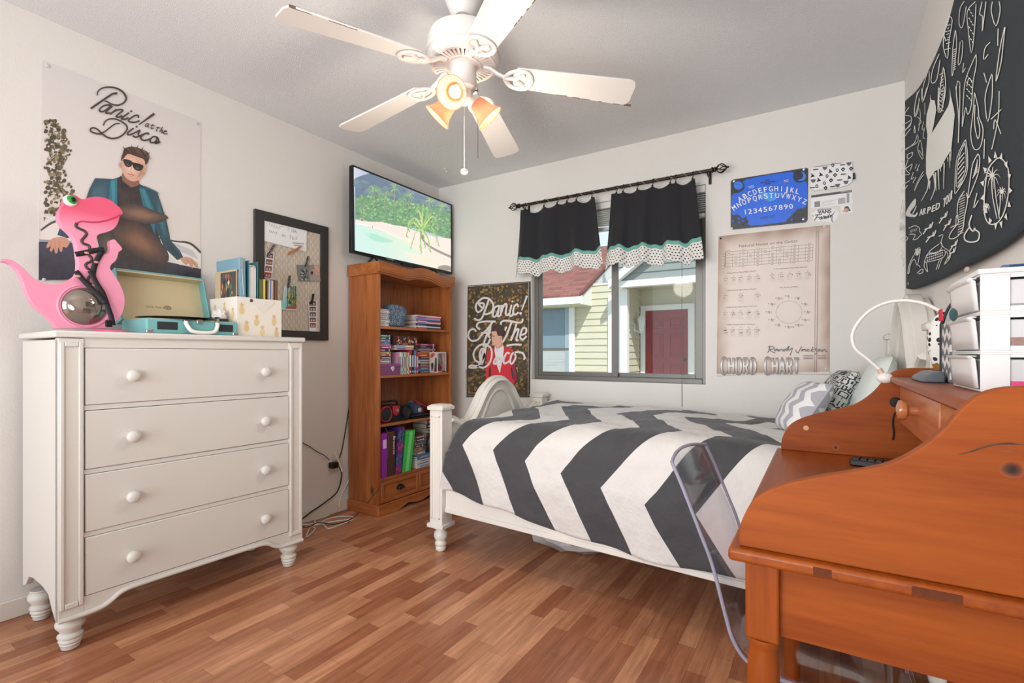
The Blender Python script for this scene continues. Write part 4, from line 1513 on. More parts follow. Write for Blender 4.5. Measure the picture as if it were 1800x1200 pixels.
# corners of the glass in the photo frame, from the real panel
a.fn = lambda u, v, l: (lambda p: Vector((TVX + l, min(max(p.y, ty0 + .007), ty1 - .007), min(max(p.z, tz0 + .014), tz1 - .007))))(at(u, v, x=TVX))
K = lambda L: ct(L)
Qd = K([(100, 140), (900, 470), (905, 1010), (110, 835)])
a.poly(Qd, (190, 205, 222))
a.grid(K([(100, 140), (900, 470), (900, 600), (100, 300)]), 8, 4, lambda s, t: (212 - 90 * min(1, s * 2.2), 216 - 76 * min(1, s * 2.2), 232 - 66 * min(1, s * 2.2)))
a.poly(K([(112, 245), (160, 225), (230, 205), (300, 235), (420, 290), (560, 350), (700, 410), (900, 490), (900, 620), (112, 470)]), (84, 110, 140))
rnd = random.Random(21)
for k in range(60):
    u = rnd.uniform(118, 880)
    v = 250 + (u - 112) * .30 + rnd.uniform(0, 90)
    c = rnd.choice([(74, 102, 132), (92, 124, 146), (84, 120, 122), (104, 136, 140)])
    a.ell(*K([(u, v)])[0], rnd.uniform(4, 9), rnd.uniform(2.5, 5), c, .3, 9)
# jungle
a.poly(K([(112, 400), (200, 390), (300, 380), (420, 420), (560, 440), (700, 470), (900, 540), (900, 740), (860, 735), (760, 700), (600, 650), (420, 630), (300, 605), (112, 575)]), (92, 150, 92))
for k in range(560):
    u = rnd.uniform(116, 890)
    top = 370 + (u - 112) * .17
    bot = 575 + (u - 112) * .2
    t = rnd.random()
    v = top + (bot - top) * t
    c = rnd.choice([(112, 172, 108), (92, 152, 100), (76, 130, 92), (134, 190, 118), (100, 150, 112), (156, 202, 126), (64, 112, 84)])
    a.ell(*K([(u, v)])[0], rnd.uniform(1, 3.4), rnd.uniform(.7, 2.2), c, rnd.uniform(-1.4, 1.4), 7)


def palm(cx, cy, r, n, cols, w=1.3):
    for k in range(n):
        an = 2 * pi * k / n + rnd.uniform(-.2, .2)
        x1, y1 = cx + r * .6 * cos(an), cy + r * .6 * sin(an) - r * .15
        x2, y2 = cx + r * cos(an), cy + r * sin(an) + r * .28
        a.stroke(K([(cx, cy), (x1, y1), (x2, y2)]), lambda t: w * (1.2 - t), rnd.choice(cols), 4)


for cx, cy, r in ((265, 345, 60), (350, 385, 50), (430, 330, 60), (545, 385, 50), (175, 470, 55), (490, 420, 40), (720, 430, 45), (810, 480, 60)):
    a.stroke(K([(cx, cy), (cx - 4, cy + r * 2.4)]), 1.3, (150, 150, 120), 0)
    palm(cx, cy, r, 17, [(140, 178, 118), (110, 158, 108), (164, 194, 140), (90, 140, 100)], 1.5)
# sand and water
a.poly(K([(112, 585), (200, 598), (330, 600), (420, 625), (520, 640), (640, 690), (760, 720), (900, 740), (905, 1010), (700, 960), (560, 800), (480, 735), (330, 675), (112, 612)]), (250, 234, 222))
a.grid(K([(110, 612), (560, 745), (906, 1005), (112, 835)]), 10, 10, lambda s, t: (206 + 44 * s ** 2 + 6 * t, 244 - 2 * s, 232 - 22 * s + 6 * t))
a.poly(K([(560, 748), (660, 800), (800, 900), (905, 960), (905, 1005), (640, 945), (520, 850)]), (250, 238, 216), 2)
a.poly(K([(220, 690), (330, 720), (420, 760), (330, 765), (230, 735)]), (172, 234, 208), 3)
a.poly(K([(180, 680), (240, 700), (200, 715)]), (196, 240, 220), 3)
a.poly(K([(430, 760), (560, 800), (640, 860), (560, 850), (460, 800)]), (214, 246, 222), 3)
a.stroke(K([(112, 614), (220, 630), (330, 665), (480, 735), (560, 745)]), 1.5, (255, 252, 244))
a.poly(K([(780, 965), (830, 950), (880, 960), (895, 990), (860, 995), (800, 985)]), (150, 136, 128), 3)
a.ell(*K([(250, 640)])[0], .8, 2, (170, 120, 90))
# leaning palm
a.stroke(K([(640, 690), (660, 745), (710, 795), (790, 840), (890, 885)]), lambda t: 2.6 + 1.8 * t, (150, 142, 130))
a.ell(*K([(660, 720)])[0], 3, 4, (140, 120, 90))
for tip, mid in (((520, 720), (560, 600)), ((560, 800), (600, 690)), ((645, 850), (640, 740)), ((720, 830), (700, 730)), ((790, 800), (750, 660)), ((800, 640), (740, 600)), ((780, 590), (730, 560)), ((700, 500), (680, 560)), ((600, 480), (640, 540)), ((550, 590), (600, 570)), ((660, 440), (655, 540)), ((730, 520), (690, 570)), ((530, 660), (580, 590)), ((760, 700), (720, 630)), ((680, 800), (670, 720))):
    a.stroke(K([(650, 660), mid, tip]), lambda t: 3.2 * (1.1 - t), rnd.choice([(150, 200, 90), (190, 214, 120), (120, 178, 84), (206, 220, 140), (104, 164, 90)]), 5)
    for s in range(8):
        f = .25 + s * .09
        px_, py2 = mid[0] * (1 - f) + tip[0] * f, mid[1] * (1 - f) + tip[1] * f
        a.stroke(K([(px_, py2), (px_ + rnd.uniform(-12, 12), py2 + rnd.uniform(20, 38))]), .9, rnd.choice([(170, 204, 110), (130, 180, 90)]), 0)
a.build('screen', ink('lit_screen', .3, .95), tv)

# ---------------------------------------------------------------- things on the shelves
SX = KX1 - .012


def yb(px, x=SX):
    return at(px, 620, x=x).y


def zb_(px, py, x=SX):
    return at(px, py, x=x).z


def slab_thing(name, label, cat, a, b, cover, pages=(222, 214, 200), group=None, upright=False, band=None):
    """a book: cover wrapped round a block of pages; spine faces the room (+x)"""
    (x0, y0, z0), (x1, y1, z1) = a, b
    t = thing(name, label, cat, ((x0 + x1) / 2, (y0 + y1) / 2, z0), 0, group)
    cm_ = mat('cover_%d_%d_%d' % tuple(int(v) for v in cover), cover, .45, .08, 30)
    e = .0016
    mb = MB()
    if upright:
        mb.box((x0, y0, z0), (x1 - e, y0 + e, z1)).box((x0, y1 - e, z0), (x1 - e, y1, z1)).box((x1 - e, y0, z0), (x1, y1, z1))
        pg = ((x0 + .003, y0 + e, z0 + .002), (x1 - e, y1 - e, z1 - .003))
    else:
        mb.box((x0, y0, z0), (x1 - e, y1, z0 + e)).box((x0, y0, z1 - e), (x1 - e, y1, z1)).box((x1 - e, y0, z0), (x1, y1, z1))
        pg = ((x0 + .003, y0 + .002, z0 + e), (x1 - e, y1 - .002, z1 - e))
    mb.build('cover', cm_, t)
    boxo('pages', *pg, mat('book_pages', pages, .9), t)
    if band:
        aa = Art(lambda u, v, l: Vector((x1 + l, y0 + (y1 - y0) * u, z0 + (z1 - z0) * v)), lift=.0003)
        for (u0, u1, v0, v1, c) in band:
            aa.poly([(u0, v0), (u1, v0), (u1, v1), (u0, v1)], c)
        aa.build('spine_print', ink(), t)
    return t


ORD = ['bottom', 'second', 'third', 'fourth', 'fifth', 'sixth', 'seventh', 'eighth', 'ninth', 'tenth', 'eleventh', 'twelfth', 'thirteenth', 'fourteenth']
CN = lambda c: c


def stack(y0, y1, z0, items, kind, cat, where, group, x0=.12, jx=.008, jy=.004, seed=1, sx=None):
    SX_ = sx or SX
    rn = random.Random(seed)
    z = z0
    n = len(items)
    tot = n
    for i, (h, c, nm) in enumerate(items):
        x1 = SX_ - rn.uniform(0, jx)
        d = rn.uniform(-jy, jy)
        pos = 'topmost' if i == n - 1 else (ORD[i] + (' from bottom' if i else ''))
        bw = rn.uniform(.3, .7)
        lum = sum(c) / 3
        bc_ = (232, 228, 222) if lum < 140 else (70, 60, 70)
        slab_thing(kind, '%s %s lying %s %s' % (nm, kind.replace('_', ' '), pos, where), cat, (x0, y0 + d, z + .0004), (x1, y1 + d, z + h), c, group=group,
                   band=[(.14, .14 + bw, .36, .62, bc_), (.86, .94, .2, .8, bc_)])
        z += h + .0002
    return z


# top shelf: thin paperbacks, patterned pouch, magazines
zS = SH[0]
stack(KY0 + .027, yb(684.5), zS, [(.0125, (214, 212, 208), 'pale grey'), (.012, (196, 196, 200), 'grey'), (.0125, (226, 224, 220), 'white'), (.012, (170, 176, 186), 'blue-grey'), (.0125, (218, 214, 208), 'cream'), (.012, (206, 206, 206), 'light grey'), (.0125, (180, 182, 188), 'ash grey'), (.012, (228, 226, 222), 'bright white'), (.0125, (200, 200, 204), 'silver grey')], 'paperback', 'book', 'in the pale top-shelf stack', 'pale paperbacks on the top shelf', x0=.16, seed=3)
pch = thing('pouch', 'blue-grey patterned cloth pouch on the top bookcase shelf', 'pouch', (.25, yb(700), zS))
cq_ = crop(660, 500, 6.667)
po = [(q.y, max(q.z, zS + .0006)) for q in [at(u, v, x=.285) for u, v in cq_([(172, 240), (250, 232), (330, 258), (384, 300), (372, 345), (350, 420), (342, 490), (250, 492), (170, 486), (166, 360)])]]
MB().prism([(p.x, max(p.y, zS + .0006)) for p in spline([(a_, b_, 0) for a_, b_ in po], 2, True)], 'yz', .215, .285).build('pouch_body', mat('pouch_blue', (84, 104, 122), .85, .2, 30), pch, bevel=.012, seg=3)
aa = Art(lambda u, v, l: at(u, v, x=.2855) + Vector((l, 0, 0)))
for u, v in ((200, 262), (250, 262), (300, 275), (215, 300), (262, 310), (312, 320), (190, 330), (240, 345), (290, 345), (212, 380), (262, 385), (300, 372), (186, 450), (232, 430), (210, 420), (290, 420), (270, 455), (330, 350)):
    u, v = cq_([(u, v)])[0]
    aa.stroke([(u + 1.9 * cos(t), v + 2.2 * sin(t)) for t in [2 * pi * k / 8 for k in range(8)]], .55, (170, 178, 180), 0, True)
aa.poly(cq_([(305, 385), (330, 385), (335, 420), (310, 420)]), (54, 84, 130))
aa.build('pouch_print', ink('printed_cloth', .85), pch)
mb = MB().prism([(yb(677, .15), zS + .125), (yb(684, .15), zS + .165), (yb(700, .15), zS + .12), (yb(700, .15), zS + .0005), (yb(677, .15), zS + .0005)], 'yz', .12, .15)
tag(mb.build('folder', mat('grey_card', (150, 158, 152), .7), bevel=.001), 'grey folder standing behind the patterned pouch', 'folder')
mags = [((58, 58, 62), 'black'), ((226, 224, 222), 'white'), ((52, 58, 76), 'navy'), ((70, 70, 72), 'charcoal'), ((228, 220, 218), 'pinkish white'), ((206, 92, 110), 'rose red'), ((70, 100, 168), 'blue'), ((186, 188, 196), 'silver'), ((222, 92, 150), 'hot pink'), ((232, 230, 228), 'bright white')]
zm = zS
y0m, y1m = yb(733), yb(776)
rn = random.Random(9)
for i, (c, nm) in enumerate(mags):
    d = rn.uniform(-.006, .006)
    h = .0095
    slab_thing('magazine', '%s magazine lying %s in the top shelf magazine pile' % (nm, 'topmost' if i == 9 else ORD[i] + (' from bottom' if i else '')), 'magazine', (.07, y0m + d, zm + .0003), (SX - rn.uniform(0, .01), y1m + d, zm + h), c, (186, 170, 158), 'magazines on the top shelf', band=[(.05, .4, .25, .75, rn.choice([(226, 80, 120), (230, 228, 226), (60, 90, 170)]))])
    zm += h + .0002

# second shelf
zS = SH[1]
pbx = thing('keepsake_box', 'purple box with a white mask emblem on the second shelf', 'box', (.24, yb(690), zS))
boxo('box_body', (.23, yb(668), zS + .0004), (SX + .006, yb(703), zS + .054), mat('purple_card', (130, 72, 118), .5), pbx, bevel=.002)
boxo('box_lid', (.2285, yb(668) - .001, zS + .0545), (SX + .008, yb(703) + .001, zS + .074), mat('purple_card_lid', (138, 80, 126), .5), pbx, bevel=.002)
q = Vector((SX + .008, yb(689), zS + .045))
mb = MB().ball(q, .017, 14, 10, (.35, 1, .75)).ball(q + Vector((0, 0, -.013)), .008, 10, 8, (.4, .8, 1))
em = mb.build('mask_emblem', mat('emblem_white', (226, 222, 216), .4), pbx)
for dy in (-.006, .006):
    MB().ball(q + Vector((.0055, dy, .001)), .0036, 8, 6, (.4, 1.2, .7)).build('eye_hole', mat('emblem_dark', (40, 34, 36), .5), em)
left = [(.014, (196, 194, 196), 'grey'), (.015, (232, 228, 226), 'white'), (.02, (52, 46, 54), 'black'), (.015, (196, 84, 70), 'brick red'), (.014, (206, 200, 120), 'lime yellow'), (.021, (44, 50, 70), 'navy'), (.015, (182, 62, 140), 'magenta'), (.012, (208, 120, 150), 'pink'), (.02, (84, 150, 190), 'sky blue'), (.012, (130, 110, 170), 'lavender'), (.017, (66, 70, 80), 'slate'), (.014, (40, 140, 100), 'green')]
stack(KY0 + .027, yb(687.5), zS + .0755, left, 'paperback', 'book', 'in the stack above the purple box', 'stack above the purple box', x0=.205, seed=5)
tag(MB().box((.11, yb(688.5, .225), zS + .0005), (.225, yb(701.4) - .003, zS + .178)).build('notebook', mat('slate_cloth', (104, 128, 142), .6), bevel=.001), 'blue-grey hardback notebook upright beside the purple box', 'book')
ups = [((206, 150, 176), 'pink', .15, 2.1), ((232, 230, 230), 'white', .152, 2.6), ((176, 210, 206), 'aqua', .15, 2.5), ((96, 128, 116), 'dark green', .15, 2), ((236, 232, 222), 'ivory', .15, 2.4), ((208, 176, 92), 'mustard', .152, 2.2), ((140, 136, 132), 'grey', .15, 2.2), ((206, 206, 200), 'pale grey', .15, 1.8), ((188, 44, 52), 'bright red', .165, 4.6), ((38, 36, 40), 'black', .163, 4.2), ((92, 132, 186), 'blue', .163, 3.6), ((168, 52, 62), 'dark red', .155, 1.8), ((126, 88, 150), 'violet', .15, 1.8)]
px = 701.4
rn = random.Random(2)
for c, nm, h, w in ups:
    lum = sum(c) / 3
    bc_ = (236, 232, 226) if lum < 150 else (90, 80, 90)
    slab_thing('paperback', '%s spined paperback upright in the middle of the second shelf' % nm, 'book', (.15, yb(px) + .0003, zS + .0005), (SX - rn.uniform(0, .006), yb(px + w) - .0003, zS + h), c, group='upright paperbacks on the second shelf', upright=True,
               band=[(.25, .75, .3, .8, bc_), (.3, .7, .06, .14, bc_)])
    px += w + .05
for (c, nm, z0, z1, a_, b_) in (((150, 120, 170), 'purple and peach', .168, .184, 698, 727), ((150, 180, 210), 'pale blue', .1845, .2, 697, 727.5)):
    slab_thing('paperback', '%s paperback lying on top of the upright books' % nm, 'book', (.17, yb(a_), zS + z0), (SX, yb(b_), zS + z1), c, band=[(.5, .95, .2, .8, (214, 140, 130) if nm[0] == 'p' and 'peach' in nm else (214, 220, 160))], group='books lying across the upright books')
fb = thing('gift_box', 'red black and tan patterned box above the upright books', 'box', (.2, yb(713), zS + .2005))
boxo('box_body', (.13, yb(694.5), zS + .2005), (SX, yb(734), zS + .262), mat('box_dark', (70, 44, 38), .6), fb)
aa = Art(lambda u, v, l: Vector((SX + l, u, v)), lift=.0003)
for k in range(40):
    u, v = rn.uniform(yb(695.5), yb(733)), rn.uniform(zS + .206, zS + .257)
    aa.ell(u, v, rn.uniform(.004, .011), rn.uniform(.004, .009), rn.choice([(196, 48, 48), (206, 160, 120), (30, 26, 28), (190, 70, 56), (150, 100, 70)]), k, 7)
aa.build('box_print', ink(), fb)
right = [(.017, (106, 50, 42), 'maroon'), (.014, (110, 170, 200), 'light blue'), (.016, (70, 120, 176), 'blue'), (.012, (120, 60, 90), 'plum'), (.013, (170, 60, 60), 'crimson'), (.013, (50, 48, 54), 'black'), (.028, (224, 222, 216), 'white'), (.014, (90, 160, 190), 'aqua'), (.016, (44, 50, 60), 'dark slate'), (.028, (222, 92, 48), 'orange'), (.015, (214, 160, 80), 'amber'), (.012, (42, 36, 40), 'charcoal'), (.016, (196, 160, 176), 'pale pink'), (.016, (40, 34, 38), 'black-brown'), (.012, (54, 46, 50), 'dark grey'), (.019, (182, 48, 140), 'magenta')]
right = [(h * .82, c, n_) for h, c, n_ in right]
ORD += ['fifteenth', 'sixteenth']
stack(yb(735.6, .218), yb(765, .218), zS, right, 'paperback', 'book', 'in the tall right stack, second shelf', 'tall stack on the second shelf', x0=.08, seed=6, sx=.218)
# window box with a figure
FX0, FX1 = .224, .298
gy0, gy1 = yb(768, FX1), yb(784.5, FX1)
gz1 = zb_(776, 618.5, FX1)
gb = thing('figure_box', 'white and black window box with a dark vinyl figure on the second shelf', 'figure box', (.26, (gy0 + gy1) / 2, zS))
bk = mat('box_black', (44, 40, 42), .4)
wh = mat('box_white', (214, 208, 206), .4)
z0_ = zS + .0006
mb = MB()
mb.box((FX0, gy0, z0_), (FX1, gy1, z0_ + .012)).box((FX0, gy0, gz1 - .01), (FX1, gy1, gz1)).box((FX0, gy0, z0_ + .012), (FX0 + .002, gy1, gz1 - .01))
mb.box((FX0 + .002, gy0, z0_ + .012), (FX1, gy0 + .002, gz1 - .01)).box((FX0 + .002, gy1 - .006, z0_ + .012), (FX1, gy1, gz1 - .01)).box((FX1 - .002, gy0 + .002, z0_ + .012), (FX1, gy0 + .012, gz1 - .01))
mb.build('carton', wh, gb, bevel=.0006)
boxo('window_film', (FX1 - .0012, gy0 + .012, z0_ + .012), (FX1 - .0006, gy1 - .006, gz1 - .01), glass, gb)
gy = (gy0 + gy1) / 2 + .004
mb = MB().ball((.265, gy, z0_ + .078), .023, 16, 12, (.9, 1.05, .95)).ball((.265, gy, z0_ + .036), .015, 12, 8, (.8, 1, 1.3))
mb.tube([(.265, gy - .012, z0_ + .045), (.272, gy - .024, z0_ + .028)], .005, 8).tube([(.265, gy + .012, z0_ + .045), (.272, gy + .024, z0_ + .028)], .005, 8)
mb.box((.255, gy - .013, z0_ + .0125), (.275, gy - .002, z0_ + .03)).box((.255, gy + .002, z0_ + .0125), (.275, gy + .013, z0_ + .03))
mb.build('figure', bk, gb)
aa = Art(lambda u, v, l: Vector((FX0 + (FX1 - FX0) * u, gy0 - l, z0_ + (gz1 - z0_) * v)), lift=.0003)
aa.poly([(.02, .02), (.98, .02), (.98, .98), (.02, .98)], (196, 180, 172))
aa.poly([(.62, .05), (.98, .05), (.98, .7), (.8, .74)], (52, 46, 48))
aa.ell(.42, .84, .3, .1, (176, 70, 66), .2)
aa.ell(.4, .36, .17, .13, (40, 36, 40))
aa.poly([(.25, .28), (.55, .28), (.5, .08), (.3, .08)], (60, 50, 56))
aa.ell(.46, .13, .08, .05, (190, 90, 110))
aa.build('side_print', ink(), gb)
aa = Art(lambda u, v, l: Vector((FX1 + l, gy0 + (gy1 - gy0) * u, z0_ + (gz1 - z0_) * v)), lift=.0003)
aa.poly([(.2, .012), (.95, .012), (.95, .085), (.2, .085)], (60, 54, 58))
aa.ell(.4, .05, .14, .03, (190, 120, 130))
aa.build('front_print', ink(), gb)

# third shelf: portable stereo, cap and bag
zS = SH[2]
st = thing('portable_stereo', 'black and red portable stereo on the third bookcase shelf', 'stereo', (.25, yb(700), zS))
b0, b1 = yb(668, .3), yb(725, .3)
b0 = KY0 + .026
hB = zb_(700, 712, .3) - zS
blk = mat('stereo_black', (26, 25, 28), .3, .1)
redp = mat('stereo_red', (186, 32, 58), .3)
bl_ = b1 - b0
out = [tuple(p)[:2] for p in spline([(b0, zS + .02, 0), (b0 + .02, zS + .001, 0), (b1 - .02, zS + .001, 0), (b1, zS + .03, 0), (b1 - .004, zS + hB * .8, 0), (b1 - .03, zS + hB * .93, 0), ((b0 + b1) / 2, zS + hB, 0), (b0 + .02, zS + hB * .97, 0), (b0, zS + hB * .8, 0)], 4, True)]
out = [(a_, max(b_, zS + .0006)) for a_, b_ in out]
MB().prism(out, 'yz', .16, .275).build('stereo_body', blk, st, bevel=.004)
RYm = Matrix.Rotation(pi / 2, 4, 'Y')
for cy, r in ((b0 + .058, .054), (b1 - .046, .044)):
    cz = zS + .06
    sp = MB().lathe([(0, .004), (r * .3, .008), (r * .75, .002), (r * .84, .006), (r * .86, 0), (r * .86, -.01), (0, -.01)], (.282, cy, cz), 28, RYm).build('speaker', mat('speaker_cone', (34, 36, 40), .5), st)
    MB().lathe([(r * .86, -.01), (r, -.008), (r * .97, .008), (r * .88, .009), (r * .86, .002)], (.282, cy, cz), 28, RYm, True, False).build('speaker_ring', redp if cy < (b0 + b1) / 2 else blk, sp)
ym2 = (b0 + b1) / 2 + .008
MB().prism([(ym2 - .03, zS + hB * .95), (ym2 + .034, zS + hB * .95), (ym2 + .03, zS + hB * .5), (ym2, zS + hB * .34), (ym2 - .026, zS + hB * .5)], 'yz', .275, .283).build('control_panel', redp, st, bevel=.003)
MB().lathe([(0, .01), (.013, .009), (.016, 0), (.016, -.004)], (.284, ym2, zS + hB * .68), 20, RYm).build('dial', chrome, st)
MB().tube(spline([(.2, b0 + .05, zS + hB * .93), (.2, b0 + .06, zS + hB + .018), (.2, ym2, zS + hB + .022), (.2, b1 - .06, zS + hB + .018), (.2, b1 - .05, zS + hB * .88)], 4), .007, 8).build('carry_handle', blk, st)

cy0, cy1 = yb(727), yb(765)
capm = mat('cap_black', (34, 34, 38), .8, .3, 60)
cp_ = thing('baseball_cap', 'black and blue cap with an emblem on the third shelf', 'cap', (.22, yb(738), zS))
g = []
cc = Vector((.21, yb(742.5), zS + .02))
for i in range(9):
    ph = pi / 2 * i / 8
    g.append([cc + Vector((.07 * cos(ph) * cos(2 * pi * j / 20), .066 * cos(ph) * sin(2 * pi * j / 20), .07 * sin(ph))) for j in range(21)])
MB().sheet(g).build('crown', mat('cap_navy', (58, 70, 96), .8, .3, 50), cp_, solid=.002)
g = []
for i in range(4):
    r = .062 + .024 * i
    g.append([cc + Vector((r * cos(t) * (.78 + .03 * i), r * sin(t) * 1.0, -.006 - .003 * i + .006 * cos(t * 2))) for t in [-.95 + 1.9 * j / 12 for j in range(13)]])
MB().sheet(g).build('brim', capm, cp_, solid=.003)
MB().lathe([(.004, .004), (.014, .004), (.017, 0), (.004, 0)], cc + Vector((.067, -.012, .024)), 16, RYm).build('emblem', mat('emblem_bone', (206, 196, 170), .5), cp_)
tag(boxo('hard_case', (.16, yb(728.5), zS + .0005), (SX, yb(759), zS + .013), mat('case_black', (24, 24, 26), .4), bevel=.004), 'flat black case lying under the cap on the third shelf', 'case')
cc.z += 0
# shift the cap up onto the case
cp_.location.z += .0135
pr = thing('folded_bag', 'red and teal fabric bag slumped at the right end of the third shelf', 'bag', (.2, yb(752), zS))
gr = []
for i in range(8):
    t = i / 7
    row = []
    for j in range(9):
        s_ = j / 8
        y = yb(735, .16) + t * (yb(766, .16) - yb(735, .16))
        z = zS + .016 + (1 - t) * .1 * (1 - (2 * s_ - 1) ** 2 * .35)
        x = .07 + s_ * .1 + .012 * sin(4 * t + 6 * s_)
        row.append((x, y, z))
    gr.append(row)
MB().sheet(gr).build('red_panel', mat('bag_red', (206, 58, 66), .8, .35, 40), pr, solid=.004)
gr2 = [[(x - .012, y - .028, z - .004) for x, y, z in r] for r in gr[:5]]
MB().sheet(gr2).build('teal_panel', mat('bag_teal', (90, 140, 140), .8, .2, 40), pr, solid=.004)

# bottom shelf
zS = SH[3]


def leaner(name, label, cat, pl, pr, pt, c, lean, group=None, spine=None, rings=False, x0=.06):
    y0, y1 = yb(pl), yb(pr)
    zt = zb_((pl + pr) / 2, pt)
    t = thing(name, label, cat, (.18, (y0 + y1) / 2, zS), 0, group)
    z0 = zS + .0005
    def L(y, z):
        return y + lean * (z - z0) / (zt - z0)
    m = mat('cover_%d_%d_%d' % c, c, .4, .06, 20) if not isinstance(c, bpy.types.Material) else c
    def hx(ya, yb2, xa, xb, za, zb2):
        return [(xa, L(ya, za), za), (xb, L(ya, za), za), (xb, L(yb2, za), za), (xa, L(yb2, za), za)], [(xa, L(ya, zb2), zb2), (xb, L(ya, zb2), zb2), (xb, L(yb2, zb2), zb2), (xa, L(yb2, zb2), zb2)]
    e = min(.003, (y1 - y0) / 5)
    mb = MB().hexa(*hx(y0, y0 + e, x0, SX, z0, zt)).hexa(*hx(y1 - e, y1, x0, SX, z0, zt)).hexa(*hx(y0 + e, y1 - e, SX - e, SX, z0, zt))
    mb.build('cover', m, t)
    MB().hexa(*hx(y0 + e, y1 - e, x0 + .004, SX - e, z0 + .003, zt - .008)).build('pages', mat('book_pages', (222, 214, 200), .9), t)
    if spine:
        aa = Art(lambda u, v, l: Vector((SX + l, L(y0 + (y1 - y0) * u, z0 + (zt - z0) * v), z0 + (zt - z0) * v)), lift=.0003)
        spine(aa)
        aa.build('spine_print', ink(), t)
    return t


leaner('folder', 'bright purple folder at the left end of the bottom shelf', 'folder', 670, 680.6, 762, (150, 44, 170), .0, spine=lambda a_: a_.poly([(.3, .66), (.9, .66), (.9, .86), (.3, .86)], (206, 170, 214)))


def brownie(a_):
    a_.text('Brownie', (.72, .9), (0, -.42), (.34, 0), (226, 214, 200))
    for k in range(6):
        a_.ell(.5 + .2 * sin(k * 2), .1 + .035 * k, .14, .02, (40, 26, 22), k)


leaner('scrapbook', 'dark brown scrapbook with white spine lettering on the bottom shelf', 'book', 681.6, 693.5, 759, (84, 56, 44), .006, spine=brownie)


def leopard(a_):
    r_ = random.Random(4)
    for k in range(75):
        u, v = r_.uniform(.1, .9), r_.uniform(.04, .96)
        band_ = ['p', 'v', 't', 'v'][int(v * 8) % 4]
        c = {'p': (206, 50, 120), 't': (50, 130, 150), 'v': (110, 60, 150)}[band_]
        a_.ell(u, v, .12, .035, c, r_.uniform(-1, 1), 9)
        a_.ell(u + .02, v, .06, .016, (36, 26, 50), r_.uniform(-1, 1), 8)


leaner('ring_binder', 'leopard patterned purple and pink binder on the bottom shelf', 'binder', 694.2, 706, 752, (70, 40, 100), .03, spine=leopard)


def green_sp(a_):
    a_.poly([(.34, .02), (.7, .02), (.7, .98), (.34, .98)], (104, 232, 116))
    a_.ell(.2, .9, .06, .012, (20, 60, 30))
    a_.ell(.2, .06, .06, .012, (20, 60, 30))


leaner('ring_binder', 'bright green ring binder leaning right on the bottom shelf', 'binder', 707.5, 722, 758, (70, 196, 84), .044, spine=green_sp)
y0s, y1s = yb(733), yb(752)
low = [(.02, (200, 206, 214), 'pale blue'), (.018, (180, 190, 200), 'silver'), (.016, (216, 214, 210), 'white'), (.014, (120, 140, 170), 'blue'), (.012, (90, 130, 170), 'mid blue')]
yb_r = yb(769)
z = stack(yb(733.5), yb_r, zS, low, 'magazine', 'magazine', 'in the low pile right on the bottom shelf', 'magazines on the bottom shelf', x0=.05, seed=12, jx=.004)
hb = [(.026, (150, 130, 120), 'taupe'), (.024, (190, 160, 130), 'tan'), (.022, (90, 84, 90), 'grey'), (.024, (160, 150, 140), 'stone'), (.022, (60, 70, 90), 'dark blue'), (.02, (130, 70, 60), 'rust')]
zz = stack(yb(728.5, .25) + .02, yb(747, .25), z, hb, 'hardback_book', 'book', 'stacked behind the green binder', 'hardbacks behind the green binder', x0=.06, seed=14, sx=.25, jx=.02)
hb2 = [(.03, (70, 60, 66), 'dark plum'), (.03, (190, 120, 70), 'orange-brown'), (.026, (52, 52, 56), 'black'), (.022, (180, 176, 170), 'light grey'), (.022, (60, 50, 46), 'dark brown'), (.02, (176, 44, 50), 'red')]
stack(yb(751, .2), yb(767, .2), z, [(h * 1.55, c, n_) for h, c, n_ in hb2], 'hardback_book', 'book', 'stacked far right on the bottom shelf', 'hardbacks at the far right of the bottom shelf', x0=.05, seed=15, sx=.2)
mb = MB().ball((.25, yb(757, .25), z + .068), .066, 18, 14, (.5, .62, 1.0))
tag(mb.build('zip_pouch', mat('pouch_black', (44, 46, 50), .35, .2, 12)), 'glossy black zip pouch standing on the magazines of the bottom shelf', 'pouch')

# ---------------------------------------------------------------- cables, socket
out_p = at(590, 812, x=.002)
so = thing('wall_socket', 'white wall socket with plugs between dresser and bookcase', 'socket', out_p)
boxo('cover_plate', (.0005, out_p.y - .035, out_p.z - .058), (.006, out_p.y + .035, out_p.z + .058), trim_white, so, bevel=.002)
for dz in (-.02, .02):
    MB().lathe([(0, .002), (.014, .0015), (.016, 0)], (.006, out_p.y, out_p.z + dz), 16, RYm).build('receptacle', mat('receptacle', (206, 200, 190), .4), so)
ck = crop(500, 650, 3.8707)
cb = mat('cable_black', (28, 26, 26), .45)
cw = mat('cable_white', (232, 230, 228), .45)
cbr = mat('cable_grey_brown', (86, 66, 56), .5)


def cable(name, label, c, x, m, r=.0032, n=5, xs=None):
    P = []
    for i, p in enumerate(ck(c)):
        P.append(at(p[0], p[1], x=(xs[i] if xs else x)))
    return tag(MB().tube(spline(P, n), r, 8).build(name, m), label, 'cable')


